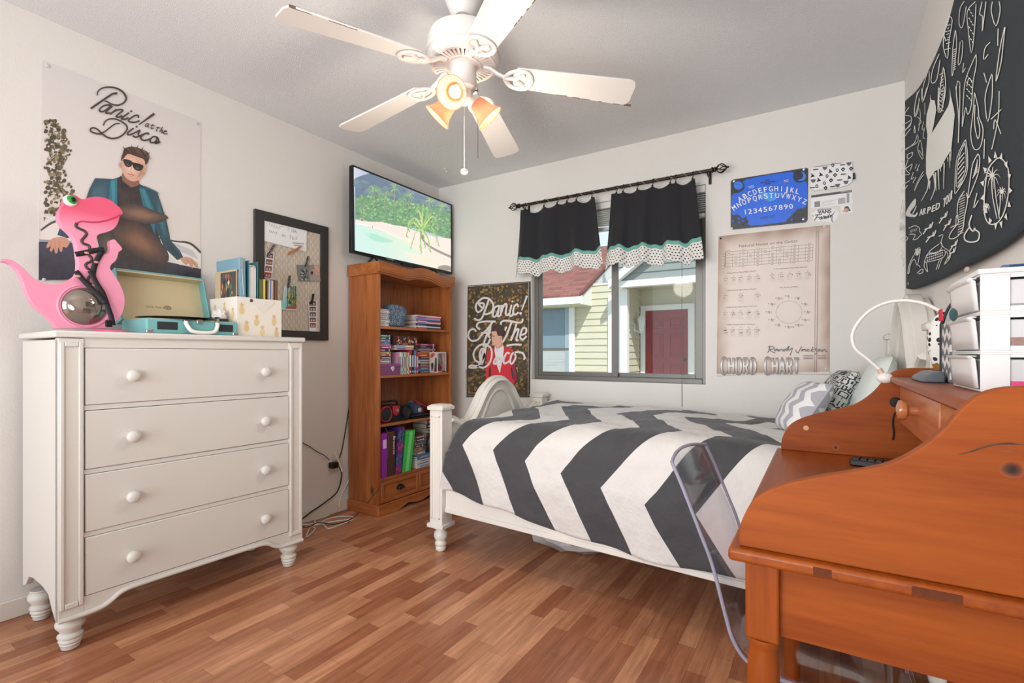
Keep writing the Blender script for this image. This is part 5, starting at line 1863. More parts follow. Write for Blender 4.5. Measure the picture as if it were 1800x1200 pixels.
q = at(586, 817, x=.02)
pg = thing('plug', 'black power adapter plugged into the wall socket', 'plug', q)
boxo('plug_body', (.0085, q.y - .03, q.z - .018), (.05, q.y + .022, q.z + .02), cb, pg, bevel=.005)
cable('power_cable', 'black television cable running down the wall from behind the bookcase', [(467, 70), (455, 150), (436, 280), (412, 430), (392, 540), (374, 598)], .012, cb)
cable('power_cable', 'thin black cable from the socket up to behind the dresser', [(305, 612), (270, 580), (215, 552), (170, 520), (135, 502), (105, 480), (60, 440)], .03, cb, .0026, xs=[.03, .02, .014, .012, .012, .012, .012])
cable('power_cable', 'thick black cable hanging from the socket to the floor', [(374, 660), (390, 710), (372, 800), (340, 850), (270, 905), (190, 960), (125, 1010), (100, 1045)], .03, cb, .0042, xs=[.04, .035, .03, .03, .03, .035, .04, .045])
cable('charger_cable', 'white plug and cable hanging diagonally off the socket', [(345, 562), (362, 600), (380, 650), (392, 690)], .055, cw, .005)
cable('charger_cable', 'thin white cable rising along the wall beside the bookcase', [(444, 742), (420, 785), (388, 850), (376, 900), (374, 930)], .016, cw, .003)


def floor_cable(name, label, c, m, r, n=5, lift=0):
    P = [at(p[0], p[1], z=r + lift) for p in ck(c)]
    return tag(MB().tube(spline(P, n), r, 8).build(name, m), label, 'cable')


floor_cable('charger_cable', 'white cable coiled in loops on the floor by the dresser', [(376, 935), (300, 990), (210, 1020), (230, 1040), (330, 1002), (450, 995), (466, 1012), (380, 1025), (290, 1040), (180, 1060), (210, 1080), (150, 1135), (185, 1060), (260, 1048), (290, 1075), (330, 1070), (465, 1015), (330, 1030), (110, 1055)], cw, .0032)
floor_cable('power_cable', 'black cable lying across the white loops on the floor', [(100, 1060), (140, 1070), (180, 1062), (215, 1042), (270, 1040), (330, 1050), (400, 1035), (440, 1020), (470, 1002)], cb, .003, lift=.0066)
P = [at(678, 752, x=KX1 + .006), at(683, 775, x=KX1 + .012), at(678, 822, x=KX1 + .02), at(668, 855, x=KX1 + .026), at(655, 872, x=KX1 + .03), at(640, 887, x=.32), at(625, 905, z=.004), at(612, 918, z=.0036)]
P[5] = at(640, 890, z=.03)
tag(MB().tube(spline(P, 5), .0026, 8).build('power_cable', cbr), 'brown-grey cable hanging down the front edge of the bookcase', 'cable')
hk = at(783, 296, z=H)
tag(MB().lathe([(0, 0), (.014, -.001), (.012, -.006), (0, -.007)], hk, 12).tube(spline([hk + Vector((0, 0, -.005)), hk + Vector((.002, 0, -.02)), hk + Vector((.014, 0, -.03)), hk + Vector((.02, 0, -.02))], 4), .003, 8).build('ceiling_hook', trim_white), 'small white hook screwed into the ceiling near the corner', 'hook')
# ---------------------------------------------------------------- cloth banner on the back wall
a = Art(on_back(-.0025))
cf = crop(815, 490, 5.714)
qd = [(38, 68), (672, 24), (676, 560), (665, 1190), (25, 1188), (22, 912), (30, 905)]
a.slab(cf(qd), (44, 40, 34), .0022)
a.poly(cf([(46, 80), (662, 36), (655, 1176), (38, 1174)]), (66, 56, 38))
rnd = random.Random(31)
for k in range(900):
    u, v = rnd.uniform(52, 650), rnd.uniform(70, 1165)
    if v < 84 - (u - 46) * .07:
        continue
    warm = rnd.random()
    den = .5 + .5 * sin(u * .013 + 1.5) * sin(v * .007 + .6)
    if rnd.random() > .62 + .38 * den:
        c = rnd.choice([(46, 42, 34), (40, 40, 36), (56, 48, 34), (66, 56, 38)])
    else:
        c = rnd.choice([(104, 82, 46), (132, 102, 52), (152, 116, 60), (94, 86, 50), (82, 68, 42), (120, 78, 44), (142, 124, 76)])
    r = rnd.uniform(8, 19)
    a.ell(*cf([(u, v)])[0], r / 5.7, r / 5.7 * rnd.uniform(.5, .9), c, rnd.uniform(0, 3), 7)
a.stroke(cf([(46, 80), (662, 36), (655, 1176), (38, 1174), (46, 80)]), .55, (196, 190, 180), 0)
lt_ = (206, 200, 196)


def sc(L, w=19):
    for st in L:
        a.stroke(cf(st), w / 5.714, lt_, 5)


sc([[(200, 300), (160, 250), (210, 250), (200, 300), (150, 335), (130, 270), (190, 200), (260, 200), (305, 260), (290, 330), (240, 355), (215, 350)], [(262, 205), (225, 310), (190, 395), (150, 415), (115, 395)],
    [(365, 270), (320, 290), (300, 370), (330, 375), (355, 320), (370, 265)], [(370, 265), (350, 375), (385, 360)], [(392, 262), (378, 370)], [(382, 350), (410, 270), (440, 258), (430, 350), (450, 365), (468, 345)],
    [(488, 262), (470, 360), (490, 372), (510, 340)], [(555, 285), (545, 255), (515, 280), (505, 345), (530, 358), (560, 335)]])
a.ell(*cf([(497, 228)])[0], 1.8, 1.8, lt_)
a.stroke(cf([(645, 170), (590, 318)]), lambda t: 3.2 - t * 1.2, lt_, 0)
a.ell(*cf([(580, 347)])[0], 2.4, 2.4, lt_)
sc([[(330, 430), (230, 428), (160, 440), (140, 480), (175, 510)], [(300, 432), (250, 500), (190, 560), (150, 610), (90, 622), (55, 580), (70, 520), (110, 505), (135, 530)], [(290, 440), (250, 540), (215, 640), (250, 655), (275, 600)], [(180, 545), (280, 540)], [(285, 480), (258, 570), (275, 585)],
    [(380, 470), (390, 430), (450, 420), (560, 440), (595, 430), (600, 400)], [(490, 430), (450, 540), (410, 620), (395, 640)], [(540, 450), (500, 580), (480, 620)], [(485, 600), (530, 520), (560, 510), (535, 610), (560, 615)], [(570, 570), (630, 545), (635, 500), (600, 500), (575, 580), (600, 610), (640, 575)],
    [(440, 480), (420, 520)], [(440, 675), (500, 660), (590, 660)]])
# man in a red suit
P = lambda L, c, n=0: a.poly(cf(L), c, n)
P([(240, 720), (320, 685), (345, 700), (400, 690), (430, 680), (500, 705), (520, 740), (520, 830), (545, 1020), (520, 1040), (510, 1100), (230, 1100), (228, 1000), (240, 860)], (190, 36, 46))
P([(480, 760), (520, 740), (520, 830), (545, 1020), (515, 1040), (490, 940)], (140, 28, 56))
P([(240, 720), (256, 760), (262, 1000), (230, 1010), (238, 860)], (206, 40, 46))
P([(262, 900), (280, 880), (282, 980), (258, 985)], (44, 36, 34))
P([(480, 900), (492, 880), (512, 1000), (496, 1000)], (44, 36, 40))
P([(322, 680), (400, 650), (412, 690), (404, 790), (380, 900), (372, 950), (340, 860), (318, 720)], (216, 210, 208))
P([(330, 660), (405, 640), (400, 670), (360, 700), (332, 690)], (176, 128, 108))
P([(290, 525), (330, 520), (385, 540), (395, 590), (395, 640), (360, 690), (330, 672), (296, 664), (292, 630), (288, 600), (294, 560)], (206, 160, 136), 3)
P([(292, 520), (285, 490), (310, 462), (360, 455), (410, 480), (418, 520), (400, 580), (385, 572), (350, 570), (335, 525), (300, 530)], (62, 40, 36), 3)
a.ell(*cf([(385, 598)])[0], 2, 3.6, (196, 144, 122))
a.stroke(cf([(292, 572), (318, 576)]), 1, (70, 46, 40), 0)
a.stroke(cf([(296, 640), (314, 640)]), 1, (166, 100, 92), 0)
P([(330, 700), (350, 690), (358, 720), (340, 725)], (200, 196, 196))
for v in (805, 880, 850):
    a.ell(*cf([(370, v)])[0], .8, 1, (60, 50, 52))
sc([[(170, 845), (215, 770), (195, 700), (170, 760), (190, 860), (230, 670), (160, 672), (110, 740), (120, 810), (165, 840)], [(200, 672), (270, 680), (292, 750), (270, 840), (210, 890), (140, 875), (80, 870), (70, 890), (150, 880), (190, 770), (215, 690)],
    [(340, 780), (310, 840), (330, 850), (360, 780)], [(360, 850), (390, 830), (380, 790)], [(470, 750), (440, 745), (410, 810), (420, 850), (465, 825)], [(520, 740), (490, 760), (475, 830), (495, 850), (530, 790), (522, 742), (560, 735), (605, 750), (620, 790), (610, 812)]])
tag(a.build('cloth_banner', ink('printed_cloth', .85)), 'dark leafy cloth banner with white script and a man in red suit', 'banner')

# ---------------------------------------------------------------- blue sign board
sg = thing('letter_board_sign', 'blue metal spirit board sign with black border on the back wall', 'sign', at(1350, 345, y=-.004))
cs_ = crop(1280, 285, 7.826)
a = Art(on_back(-.006))
bq = [(60, 240), (1075, 75), (1098, 95), (1098, 160), (1090, 790), (1065, 825), (60, 925), (35, 915), (35, 270)]
a.slab(cs_(bq), (38, 40, 46), .005)
a.poly(cs_([(250, 235), (860, 132), (900, 200), (1000, 270), (1085, 285), (1075, 600), (960, 640), (880, 720), (800, 800), (760, 825), (310, 870), (280, 800), (200, 780), (140, 720), (50, 710), (55, 450), (140, 420), (210, 340)]), (8, 90, 204), 3)
for k in range(14):
    a.ell(*cs_([(560 + random.uniform(-60, 60), 470 + random.uniform(-40, 40))])[0], random.uniform(5, 9), random.uniform(2.5, 5), (20 + k * 3, 106 + k * 3, 214), random.uniform(-.3, .3))
for k in range(90):
    a.ell(*cs_([(random.uniform(230, 860), random.uniform(270, 780))])[0], .3, .3, (150, 190, 250), 0, 6)
for (u, v, r) in ((145, 330, 80), (980, 195, 88)):
    a.ell(*cs_([(u, v)])[0], r / 7.8, r / 7.8, (24, 30, 52), 0, 24)
a.ell(*cs_([(140, 320)])[0], 8, 7.4, (40, 110, 220), 0, 22)
for u in (115, 160):
    a.ell(*cs_([(u, 310)])[0], 1, .7, (24, 60, 140))
a.stroke(cs_([(110, 350), (140, 362), (170, 346)]), .7, (24, 60, 140))
a.stroke(cs_([(1010, 130), (1050, 180), (1030, 235), (960, 250)]), lambda t: 1 + 4 * sin(pi * t), (46, 120, 226))
for k in range(16):
    a.ell(*cs_([(random.uniform(60, 280), 740 + random.uniform(0, 110))])[0], random.uniform(1.5, 4), random.uniform(1, 2), random.choice([(24, 40, 76), (30, 72, 160), (18, 24, 36)]), k)
    a.ell(*cs_([(random.uniform(820, 1070), 810 - random.uniform(0, 100))])[0], random.uniform(1.5, 4), random.uniform(1, 2), random.choice([(24, 40, 76), (30, 72, 160), (18, 24, 36)]), k)
a.text('YES', cs_([(275, 362)])[0], (10.2, -1.5), (0, -4.4), (214, 204, 160))
a.text('NO', cs_([(768, 280)])[0], (8, -1.3), (0, -4.6), (214, 204, 160))
for u0, v0, w_, r_ in ((505, 250, 70, -9), (445, 286, 200, -25), (500, 304, 80, -10)):
    a.stroke(cs_([(u0, v0), (u0 + w_, v0 + r_)]), 2.0, (12, 50, 130), 0)
a.text('GOOD BYE', cs_([(440, 785)])[0], (26, -3.4), (0, -4), (14, 40, 110))
silver = (214, 214, 216)


def arc_text(s_, pts, hgt):
    P_ = spline([(u, v, 0) for u, v in cs_(pts)], 12)
    L_ = [0]
    for i in range(1, len(P_)):
        L_.append(L_[-1] + (P_[i] - P_[i - 1]).length)
    n_ = len(s_)
    for k, ch in enumerate(s_):
        d = L_[-1] * (k + .5) / n_
        i = max(j for j in range(len(L_)) if L_[j] <= d)
        i = min(i, len(P_) - 2)
        t = (P_[i + 1] - P_[i]).normalized()
        p_ = P_[i] + t * (d - L_[i])
        w_ = L_[-1] / n_ * (.2 if ch == 'I' else .4 if ch in '1J' else .76)
        up = Vector((t.y, -t.x, 0)) * hgt
        for o_ in (0, .35):
            a.text(ch, (p_.x - t.x * w_ / 2 + o_, p_.y - t.y * w_ / 2), (t.x * w_, t.y * w_), (up.x, up.y), silver)


arc_text('ABCDEFGHIJKL', [(150, 555), (260, 490), (400, 435), (560, 405), (720, 400), (860, 415), (975, 445)], 9)
arc_text('MNOPQRSTUVWXYZ', [(70, 680), (180, 605), (330, 545), (500, 505), (680, 492), (850, 510), (970, 545), (1070, 590)], 9)
arc_text('1234567890', [(195, 722), (400, 698), (600, 668), (780, 648), (900, 636)], 8.4)
a.build('sign_plate', ink('printed_metal', .3), sg)
for u, v in ((78, 262), (1042, 97), (1036, 783), (48, 908)):
    p = at(*cs_([(u, v)])[0], y=-.0065)
    MB().lathe([(.0075, 0), (.007, .002), (.004, .0035), (0, .004)], p, 12, Matrix.Rotation(pi / 2, 4, 'X')).build('screw', mat('screw_steel', (214, 214, 210), .3, metal=.6), sg)

# zip pouch, ticket, sticker
pz_ = thing('zip_pouch', 'white zip pouch printed with black doodles pinned beside the blue sign', 'pouch', at(1462, 310, y=-.005))
a = Art(on_back(-.012))
base = [(1145, 78), (1200, 62), (1560, 10), (1700, -12), (1718, 180), (1700, 270), (1640, 320), (1500, 352), (1180, 392), (1140, 370), (1130, 240)]
a.slab(cs_(base), (222, 218, 216), .0115)
dd = (40, 38, 40)
for k, (u, v) in enumerate(((1200, 100), (1330, 80), (1400, 120), (1500, 110), (1580, 100), (1570, 36), (1660, 20), (1270, 165), (1360, 190), (1470, 178), (1580, 165), (1170, 255), (1240, 240), (1325, 288), (1415, 250), (1530, 245), (1620, 275), (1660, 205), (1220, 330), (1340, 355), (1435, 335), (1505, 318), (1155, 180), (1440, 40), (1690, 90), (1155, 350))):
    kind = k % 5
    c = cs_([(u, v)])[0]
    if kind == 0:
        a.stroke([(c[0] - 4, c[1] + .3), (c[0] + 4, c[1] - .3)], 2, dd, 0)
        a.stroke([(c[0] + 4, c[1] - .3), (c[0] + 6, c[1] - .5)], 1, dd, 0)
    elif kind == 1:
        a.poly([(c[0] - 5, c[1] - 2), (c[0] + 5, c[1] - 3), (c[0] + 3, c[1] + 2), (c[0], c[1] + 4), (c[0] - 3, c[1] + 2)], (92, 88, 88))
    elif kind == 2:
        a.poly([(c[0] - 2, c[1] - 4), (c[0] + 2, c[1] - 1), (c[0] + 5, c[1] + 2), (c[0] - 3, c[1] + 4), (c[0] - 1, c[1])], dd)
    elif kind == 3:
        a.ell(c[0], c[1], 2.6, 3.2, dd)
        a.ell(c[0], c[1], 1.2, 1.6, (210, 206, 204))
    else:
        a.poly([(c[0] - 4, c[1]), (c[0], c[1] - 4), (c[0] + 4, c[1] - 1), (c[0], c[1] + 4)], dd)
        a.ell(c[0], c[1], 1, 1, (210, 206, 204))
a.stroke(cs_([(1180, 68), (1560, 8)]), .9, (36, 34, 36), 0)
a.build('pouch_body', ink('printed_cloth', .85), pz_)
a = Art(on_back(-.013))
a.slab(cs_([(1712, 150), (1745, 146), (1750, 230), (1716, 236)]), (48, 46, 48), .003)
a.build('side_tab', ink('printed_cloth', .85), pz_)
a = Art(on_back(-.0015))
a.slab(cs_([(1140, 452), (1702, 378), (1714, 570), (1600, 590), (1140, 638)]), (220, 216, 214), .0012)
a.poly(cs_([(1140, 456), (1700, 380), (1700, 412), (1142, 490)]), (70, 66, 66))
a.poly(cs_([(1185, 545), (1265, 534), (1266, 612), (1188, 622)]), (124, 122, 120))
a.poly(cs_([(1510, 500), (1610, 484), (1612, 566), (1512, 578)]), (160, 156, 154))
for k in range(11):
    v = 436 + k * 12
    a.stroke(cs_([(1630, v), (1668, v - 5)]), .8 + .5 * (k % 2), (92, 88, 88), 0)
for k in range(5):
    v = 540 + k * 16
    a.stroke(cs_([(1284, v), (1490 - 30 * (k % 3), v - 28)]), .45, (160, 156, 154), 0)
a.stroke(cs_([(1550, 412), (1690, 394)]), .8, (196, 192, 190), 0)
tag(a.build('concert_ticket', ink()), 'white printed ticket pinned below the doodle pouch', 'ticket')
a = Art(on_back(-.0015))
a.slab(cs_([(1545, 600), (1700, 580), (1712, 690), (1556, 712)]), (220, 214, 212), .0012)
a.ell(*cs_([(1630, 648)])[0], 5, 5.6, (180, 140, 124))
a.poly(cs_([(1605, 640), (1612, 610), (1650, 606), (1668, 640), (1688, 670), (1660, 668), (1652, 640), (1618, 630)]), (60, 44, 40), 3)
a.ell(*cs_([(1590, 676)])[0], 3, 1.6, (196, 160, 140))
tag(a.build('photo_card', ink()), 'small white card with a face below the ticket', 'card')
a = Art(on_back(-.0012))
a.slab(cs_([(1150, 700), (1210, 660), (1225, 645), (1430, 630), (1480, 650), (1520, 690), (1500, 770), (1450, 835), (1330, 815), (1180, 820), (1160, 770)]), (226, 222, 216), .001)
for o_ in (0, .3, .6, .9):
    a.text('VANS', (cs_([(1232, 712)])[0][0] + o_, cs_([(1232, 712)])[0][1]), (23, -2), (0, -6.2), (30, 28, 28))
a.stroke(cs_([(1222, 660), (1255, 650), (1425, 640)]), 1.1, (36, 34, 34), 0)
for st in ([(1195, 728), (1290, 716)], [(1235, 725), (1205, 770), (1185, 808)], [(1212, 765), (1262, 755)], [(1285, 745), (1260, 775), (1275, 785), (1292, 750), (1285, 785)], [(1300, 785), (1310, 745), (1325, 740), (1322, 780), (1345, 738), (1342, 780)], [(1365, 735), (1352, 775)], [(1378, 730), (1370, 772)], [(1392, 700), (1382, 768)], [(1410, 725), (1400, 760), (1430, 722), (1425, 790), (1438, 825)], [(1430, 722), (1455, 705)]):
    a.stroke(cs_(st), 1.5, (60, 48, 26), 3)
for u, v in ((1462, 685), (1165, 738)):
    for an in (0, .8, 1.6, 2.4):
        c = cs_([(u, v)])[0]
        a.stroke([(c[0] - 2 * cos(an), c[1] - 2 * sin(an)), (c[0] + 2 * cos(an), c[1] + 2 * sin(an))], .4, (150, 126, 70), 0)
tag(a.build('sticker', ink()), 'shoe brand family sticker stuck just below the ticket', 'sticker')

# ---------------------------------------------------------------- guitar chord poster (top corners pinned, lower edge curling out)
ch = crop(1255, 405, 8.571)
ch2 = crop(1255, 530, 8.571)


def chord_fn(u, v, l):
    p = at(u, v, y=-.002)
    return p + Vector((0, -l, 0))


a = Art(chord_fn)
cq = [(1263, 415), (1459.5, 394.5), (1458.5, 653), (1259.5, 657)]
a.slab(cq, (190, 172, 158), .0012)


def parch(s, t):
    e = min(s, 1 - s, t * 1.2, (1 - t) * 1.2)
    k = max(0, 1 - e / .14)
    w = .5 + .5 * sin(s * 17 + 3 * sin(t * 9)) * sin(t * 13 + 2 * sin(s * 7))
    k = min(1, k ** 1.6 * (.55 + .55 * w) + .06 * w)
    return (204 - 62 * k, 190 - 76 * k, 181 - 86 * k)


a.grid([(1263.2, 415.2), (1459.3, 394.8), (1458.3, 652.6), (1259.8, 656.6)], 26, 34, parch)
dk = (78, 66, 60)
a.text('Natural Notes on the Guitar', ch([(372, 258)])[0], (103.5, -9.6), (0, -5.2), (66, 52, 48))
x0, x1 = 175, 1493
yt0, yt1, yb0, yb1 = 325, 205, 550, 452


def fret(s, k):
    u = x0 + (x1 - x0) * s
    t0, t1 = yt0 + (yt1 - yt0) * s, yb0 + (yb1 - yb0) * s
    return (u - 8 * k / 5, t0 + (t1 - t0) * k / 5)


for k in range(6):
    a.stroke(ch([fret(0, k), fret(1, k)]), .42, dk, 0)
for f in range(13):
    a.stroke(ch([fret(f / 12, 0), fret(f / 12, 5)]), 1.0 if f == 0 else .42, dk, 0)
notes = {0: 'FC   F', 1: '  ATB ', 2: 'GD FCG', 3: '  B   ', 4: 'AECGDA', 5: ' F    ', 6: 'B DAEB', 7: 'CG  FC', 8: '  EB  ', 9: 'DAFCGD', 11: 'EBGDAE'}
for f, s_ in notes.items():
    for k, c in enumerate(s_):
        if c != ' ':
            u, v = ch([fret((f + .47) / 12, k)])[0]
            a.ell(u, v, 2.5, 2.35, dk, 0, 16)
            a.ell(u, v, 2.05, 1.9, (202, 188, 178), 0, 16)
            a.text(c, (u - .8, v + 1), (1.6, -.15), (0, -2), dk)
for k, c in enumerate('EBGDAE'):
    u, v = ch([fret(-.02, k)])[0]
    a.ell(u, v, 2.4, 2.35, dk, 0, 16)
    a.ell(u, v, 2, 1.9, (200, 184, 172), 0, 16)
    a.text(c, (u - .8, v + 1), (1.6, -.15), (0, -2), dk)
tx = (104, 90, 84)
for f_, s_, p_, w_ in ((ch, '5 Must Know Open Major Chords', (195, 655), (51, -4.6)), (ch, '5 First Position Dominant Chords', (908, 590), (58, -4)), (ch, '3 Must Know Open Minor Chords', (188, 915), (52, -3.2)), (ch, 'The Circle of Fifths', (988, 868), (32.5, -1.6)),
                       (ch2, '5 Must Know Open Major 7 Chords', (178, 97), (55, -2.8)), (ch2, '5 First Position Minor 7 Chords', (192, 355), (49, -1))):
    a.text(s_, f_([p_])[0], w_, (0, -2), (70, 58, 54))


def chord(f_, u, v, dots, bar=None):
    g_ = (150, 136, 128)
    w, h = 72, 100
    for k in range(6):
        a.stroke(f_([(u + w * k / 5, v - .07 * w * k / 5), (u + w * k / 5, v + h - .07 * w * k / 5)]), .12, (176, 162, 154), 0)
    for k in range(6):
        a.stroke(f_([(u, v + h * k / 5), (u + w, v + h * k / 5 - .07 * w)]), .12 if k else .45, (176, 162, 154) if k else dk, 0)
    a.stroke(f_([(u + w * .35, v - 26), (u + w * .7, v - 28)]), .9, (150, 136, 128), 0)
    for (s, t) in dots:
        a.ell(*f_([(u + w * s, v + h * t)])[0], .75, .75, (52, 44, 42), 0, 10)
    if bar:
        s0, s1, t = bar
        a.stroke(f_([(u + w * s0, v + h * t), (u + w * s1, v + h * t - 1)]), 1.2, (52, 44, 42), 0)


for i, (u, v, d) in enumerate(((140, 724, [(.4, .3)]), (258, 714, [(.4, .3), (.75, .3)]), (368, 708, [(.25, .32)]), (496, 698, [(.3, .35), (.65, .17)]), (616, 690, [(.7, .35), (1, .35)]))):
    chord(ch, u, v, d)
for u, v, d in ((842, 672, [(.45, .3), (.7, .5)]), (972, 664, [(.45, .3), (.9, .3)]), (1104, 656, [(.15, .35), (1.1, .1)]), (1240, 650, [(.25, .33), (.7, .12)]), (1374, 640, [(.65, .33), (.95, .12), (1.1, .33)])):
    chord(ch, u, v, d)
for u, v, d in ((138, 984, [(.25, .3)]), (366, 974, [(.45, .3), (.9, .1)]), (616, 964, [(.65, .3), (1.1, .08)])):
    chord(ch, u, v, d)
for u, v, d, b in ((134, 165, [(.4, .3)], None), (250, 163, [(.4, .3), (.8, .3), (.6, .1)], None), (362, 161, [(1, .28)], None), (488, 160, [(.25, .28)], (.45, .8, .08)), (610, 156, [], (.6, 1.1, .3))):
    chord(ch2, u, v, d, b)
for u, v, d, b in ((130, 420, [(.6, .5), (1, .5)], (.3, .8, .15)), (244, 420, [(.4, .3), (.8, .1)], None), (364, 420, [], (.3, .95, .5)), (482, 420, [(.3, .3), (.9, .5)], None), (604, 420, [(.6, .3)], (.85, 1.15, .1))):
    chord(ch2, u, v, d, b)
cx, cy = 1130, 158
a.stroke([ch2([(cx + 195 * cos(t), cy + 168 * sin(t))])[0] for t in [2 * pi * k / 40 for k in range(40)]], .3, (120, 110, 104), 0, True)
for k in range(12):
    t = -pi / 2 + 2 * pi * k / 12
    a.stroke(ch2([(cx + 188 * cos(t), cy + 160 * sin(t)), (cx + 204 * cos(t), cy + 176 * sin(t))]), .4, (110, 100, 94), 0)
    u, v = cx + 290 * cos(t), cy + 238 * sin(t) * (1.0 if k not in (5, 6, 7) else .95)
    a.stroke(ch2([(u - 60, v - 4), (u - 40, v - 6)]), 1.0, (120, 108, 102), 0)
    a.stroke(ch2([(u - 10, v - 24), (u - 2, v), (u - 16, v + 10), (u - 22, v - 4), (u - 6, v - 12), (u + 2, v + 16), (u - 8, v + 22)]), .5, (84, 74, 70), 3)
    for j in range(k % 7):
        a.stroke(ch2([(u + 14 + 12 * j, v - 12 + 5 * (j % 2)), (u + 18 + 12 * j, v + 4 + 5 * (j % 2))]), .5, (120, 108, 102), 0)
# signature style lettering
sgc = (52, 42, 40)
for st in ([(835, 672), (842, 690), (810, 772)], [(815, 690), (850, 670), (905, 685), (890, 712), (838, 722), (880, 755), (925, 775)], [(960, 712), (915, 720), (920, 745), (955, 718), (965, 748)], [(985, 715), (975, 748), (1020, 712), (1030, 745)], [(1080, 712), (1045, 725), (1050, 748), (1090, 715), (1135, 668), (1095, 745)], [(1120, 705), (1130, 735), (1180, 695), (1160, 770), (1145, 810)],
           [(1320, 672), (1285, 740), (1265, 775), (1230, 740), (1240, 730)], [(1375, 715), (1330, 720), (1320, 745), (1370, 720), (1385, 750)], [(1440, 715), (1405, 720), (1400, 745), (1445, 740)], [(1490, 680), (1460, 750)], [(1500, 715), (1465, 728), (1500, 755)], [(1545, 705), (1520, 720), (1550, 745), (1545, 780), (1518, 790)], [(1590, 715), (1562, 725), (1580, 748), (1608, 725), (1590, 715)], [(1630, 720), (1625, 755), (1665, 715), (1680, 745), (1715, 755)]):
    a.stroke(ch2(st), 1.05, sgc)
for (u, v, w) in ((1338, 812, 150), (1342, 836, 150), (1345, 858, 145), (1560, 812, 130), (1565, 836, 125), (1562, 858, 130)):
    a.stroke(ch2([(u, v), (u + w, v - 4)]), 1.1, (136, 120, 112) if v == 836 else (110, 96, 90), 0)
for u in (1530, 1562):
    a.stroke([ch([(u + 10, 0)])[0], ch2([(u - 18, 1075)])[0]], .6, (104, 84, 76), 0)


def grad(u, v):
    t = (v - 627) / 33
    if t < .4:
        k = t / .4
        return (104 + 126 * k, 86 + 136 * k, 80 + 138 * k)
    k = (t - .4) / .6
    return (230 - 130 * k, 222 - 144 * k, 218 - 148 * k)


def strip_text(s_, org, w, h):
    """block capitals built of thin horizontal bands so that the printed gradient follows the height"""
    xw = w / len(s_)
    forms = {'C': [[(1, .22), (.8, .04), (.4, 0), (.1, .15), (0, .5), (.1, .85), (.4, 1), (.8, .96), (1, .78)]], 'H': [[(.08, 0), (.08, 1)], [(.92, 0), (.92, 1)], [(.08, .5), (.92, .5)]], 'O': [[(.5, 0), (.1, .12), (0, .5), (.1, .88), (.5, 1), (.9, .88), (1, .5), (.9, .12), (.5, 0)]],
             'R': [[(.1, 0), (.1, 1)], [(.1, .04), (.7, .04), (.95, .2), (.9, .42), (.6, .52), (.1, .52)], [(.5, .52), (.98, 1)]], 'D': [[(.1, 0), (.1, 1)], [(.1, .03), (.6, .05), (.95, .3), (.95, .7), (.6, .95), (.1, .97)]],
             'A': [[(.0, 1), (.5, 0), (1, 1)], [(.2, .68), (.8, .68)]], 'T': [[(.5, 0), (.5, 1)], [(0, .05), (1, .05)]], ' ': []}
    for i, c in enumerate(s_):
        for f_ in forms[c]:
            P_ = [Vector((org[0] + xw * (i + .12 + .68 * p[0]), org[1] - h + h * p[1], 0)) for p in f_]
            if len(P_) > 2 and c in 'COD':
                P_ = spline(P_, 3)
            Q_ = []
            for A_, B_ in zip(P_, P_[1:]):
                m_ = max(1, int((B_ - A_).length / 3))
                Q_ += [A_.lerp(B_, k / m_) for k in range(m_)]
            Q_.append(P_[-1])
            a.stroke([(p.x, p.y) for p in Q_], 4.2, (74, 60, 54), 0)
            a.stroke([(p.x, p.y) for p in Q_], 3.4, grad, 0)


strip_text('CHORD CHART', (1267, 657.5), 140, 29)
crd = a.build('poster', ink())
tag(crd, 'parchment coloured guitar chord chart poster on the back wall', 'poster')
# rolled white back of its lower edge
g = []
for i in range(12):
    t = i / 11
    row = []
    for j in range(7):
        an = pi * j / 6
        p = at(1259.5 + 199 * t, 657 - 4 * t + (3 if i else 0) * 0, y=-.002)
        r = .002 + .0075 * (abs(t - .45) * 1.6) ** 1.3
        row.append(p + Vector((0, -.0012 - r * sin(an), -.0005 + r * (1 - cos(an)) * 1.0 - 2 * r)))
    g.append(row)
pt = thing('poster', 'x', 'x')
bpy.data.objects.remove(pt)
curl = MB().sheet(g).build('curled_edge', mat('paper_back_white', (226, 222, 218), .6), None)
cw_ = curl.matrix_basis.copy()
curl.parent = crd
curl.location = Vector(curl.location) - Vector(crd.location)
for (u, v), lab in (((1267, 419), 'upper left'), ((1449, 398), 'upper right'), ((1452, 648), 'lower right')):
    p = at(u, v, y=-.0038)
    tag(MB().lathe([(.006, 0), (.006, .002), (.004, .004), (0, .0045)], p, 12, Matrix.Rotation(pi / 2, 4, 'X')).build('wall_tack', mat('tack_black', (40, 36, 36), .4) if 'upper left' in lab else mat('tack_white', (226, 224, 220), .4)), 'small tack at the %s corner of the guitar chord poster' % lab, 'tack')

# ---------------------------------------------------------------- big black tour flag on the right wall
TX = W - .012
fl_t = thing('wall_flag', 'large black tour flag covered in white doodles on the right wall', 'flag', (TX, -.9, 1.3))
top_edge = [(1588, 183), (1612, 160), (1640, 118), (1665, 55), (1680, 0), (1697, -70), (1710, -140)]
bot_edge = [(1595, 507), (1612, 508), (1640, 498), (1680, 480), (1720, 462), (1760, 440), (1800, 412), (1840, 372), (1880, 330)]


def at_flag(u, v, l):
    p = at(u, v, x=TX)
    bulge = .0025 * sin(p.y * 9 + p.z * 3)
    return Vector((TX - .006 + bulge - l, p.y, p.z))


T_ = spline([(at(u, v, x=TX).y, at(u, v, x=TX).z, 0) for u, v in top_edge], 8)
T_ = [(max(-1.95, p.x), min(p.y, 2.40)) for p in T_]
T_.append((-2.0, T_[-1][1]))
B_ = [(p.x, p.y) for p in spline([(at(u, v, x=TX).y, at(u, v, x=TX).z, 0) for u, v in bot_edge[:7]], 8)] + [(-2.0, 1.33)]


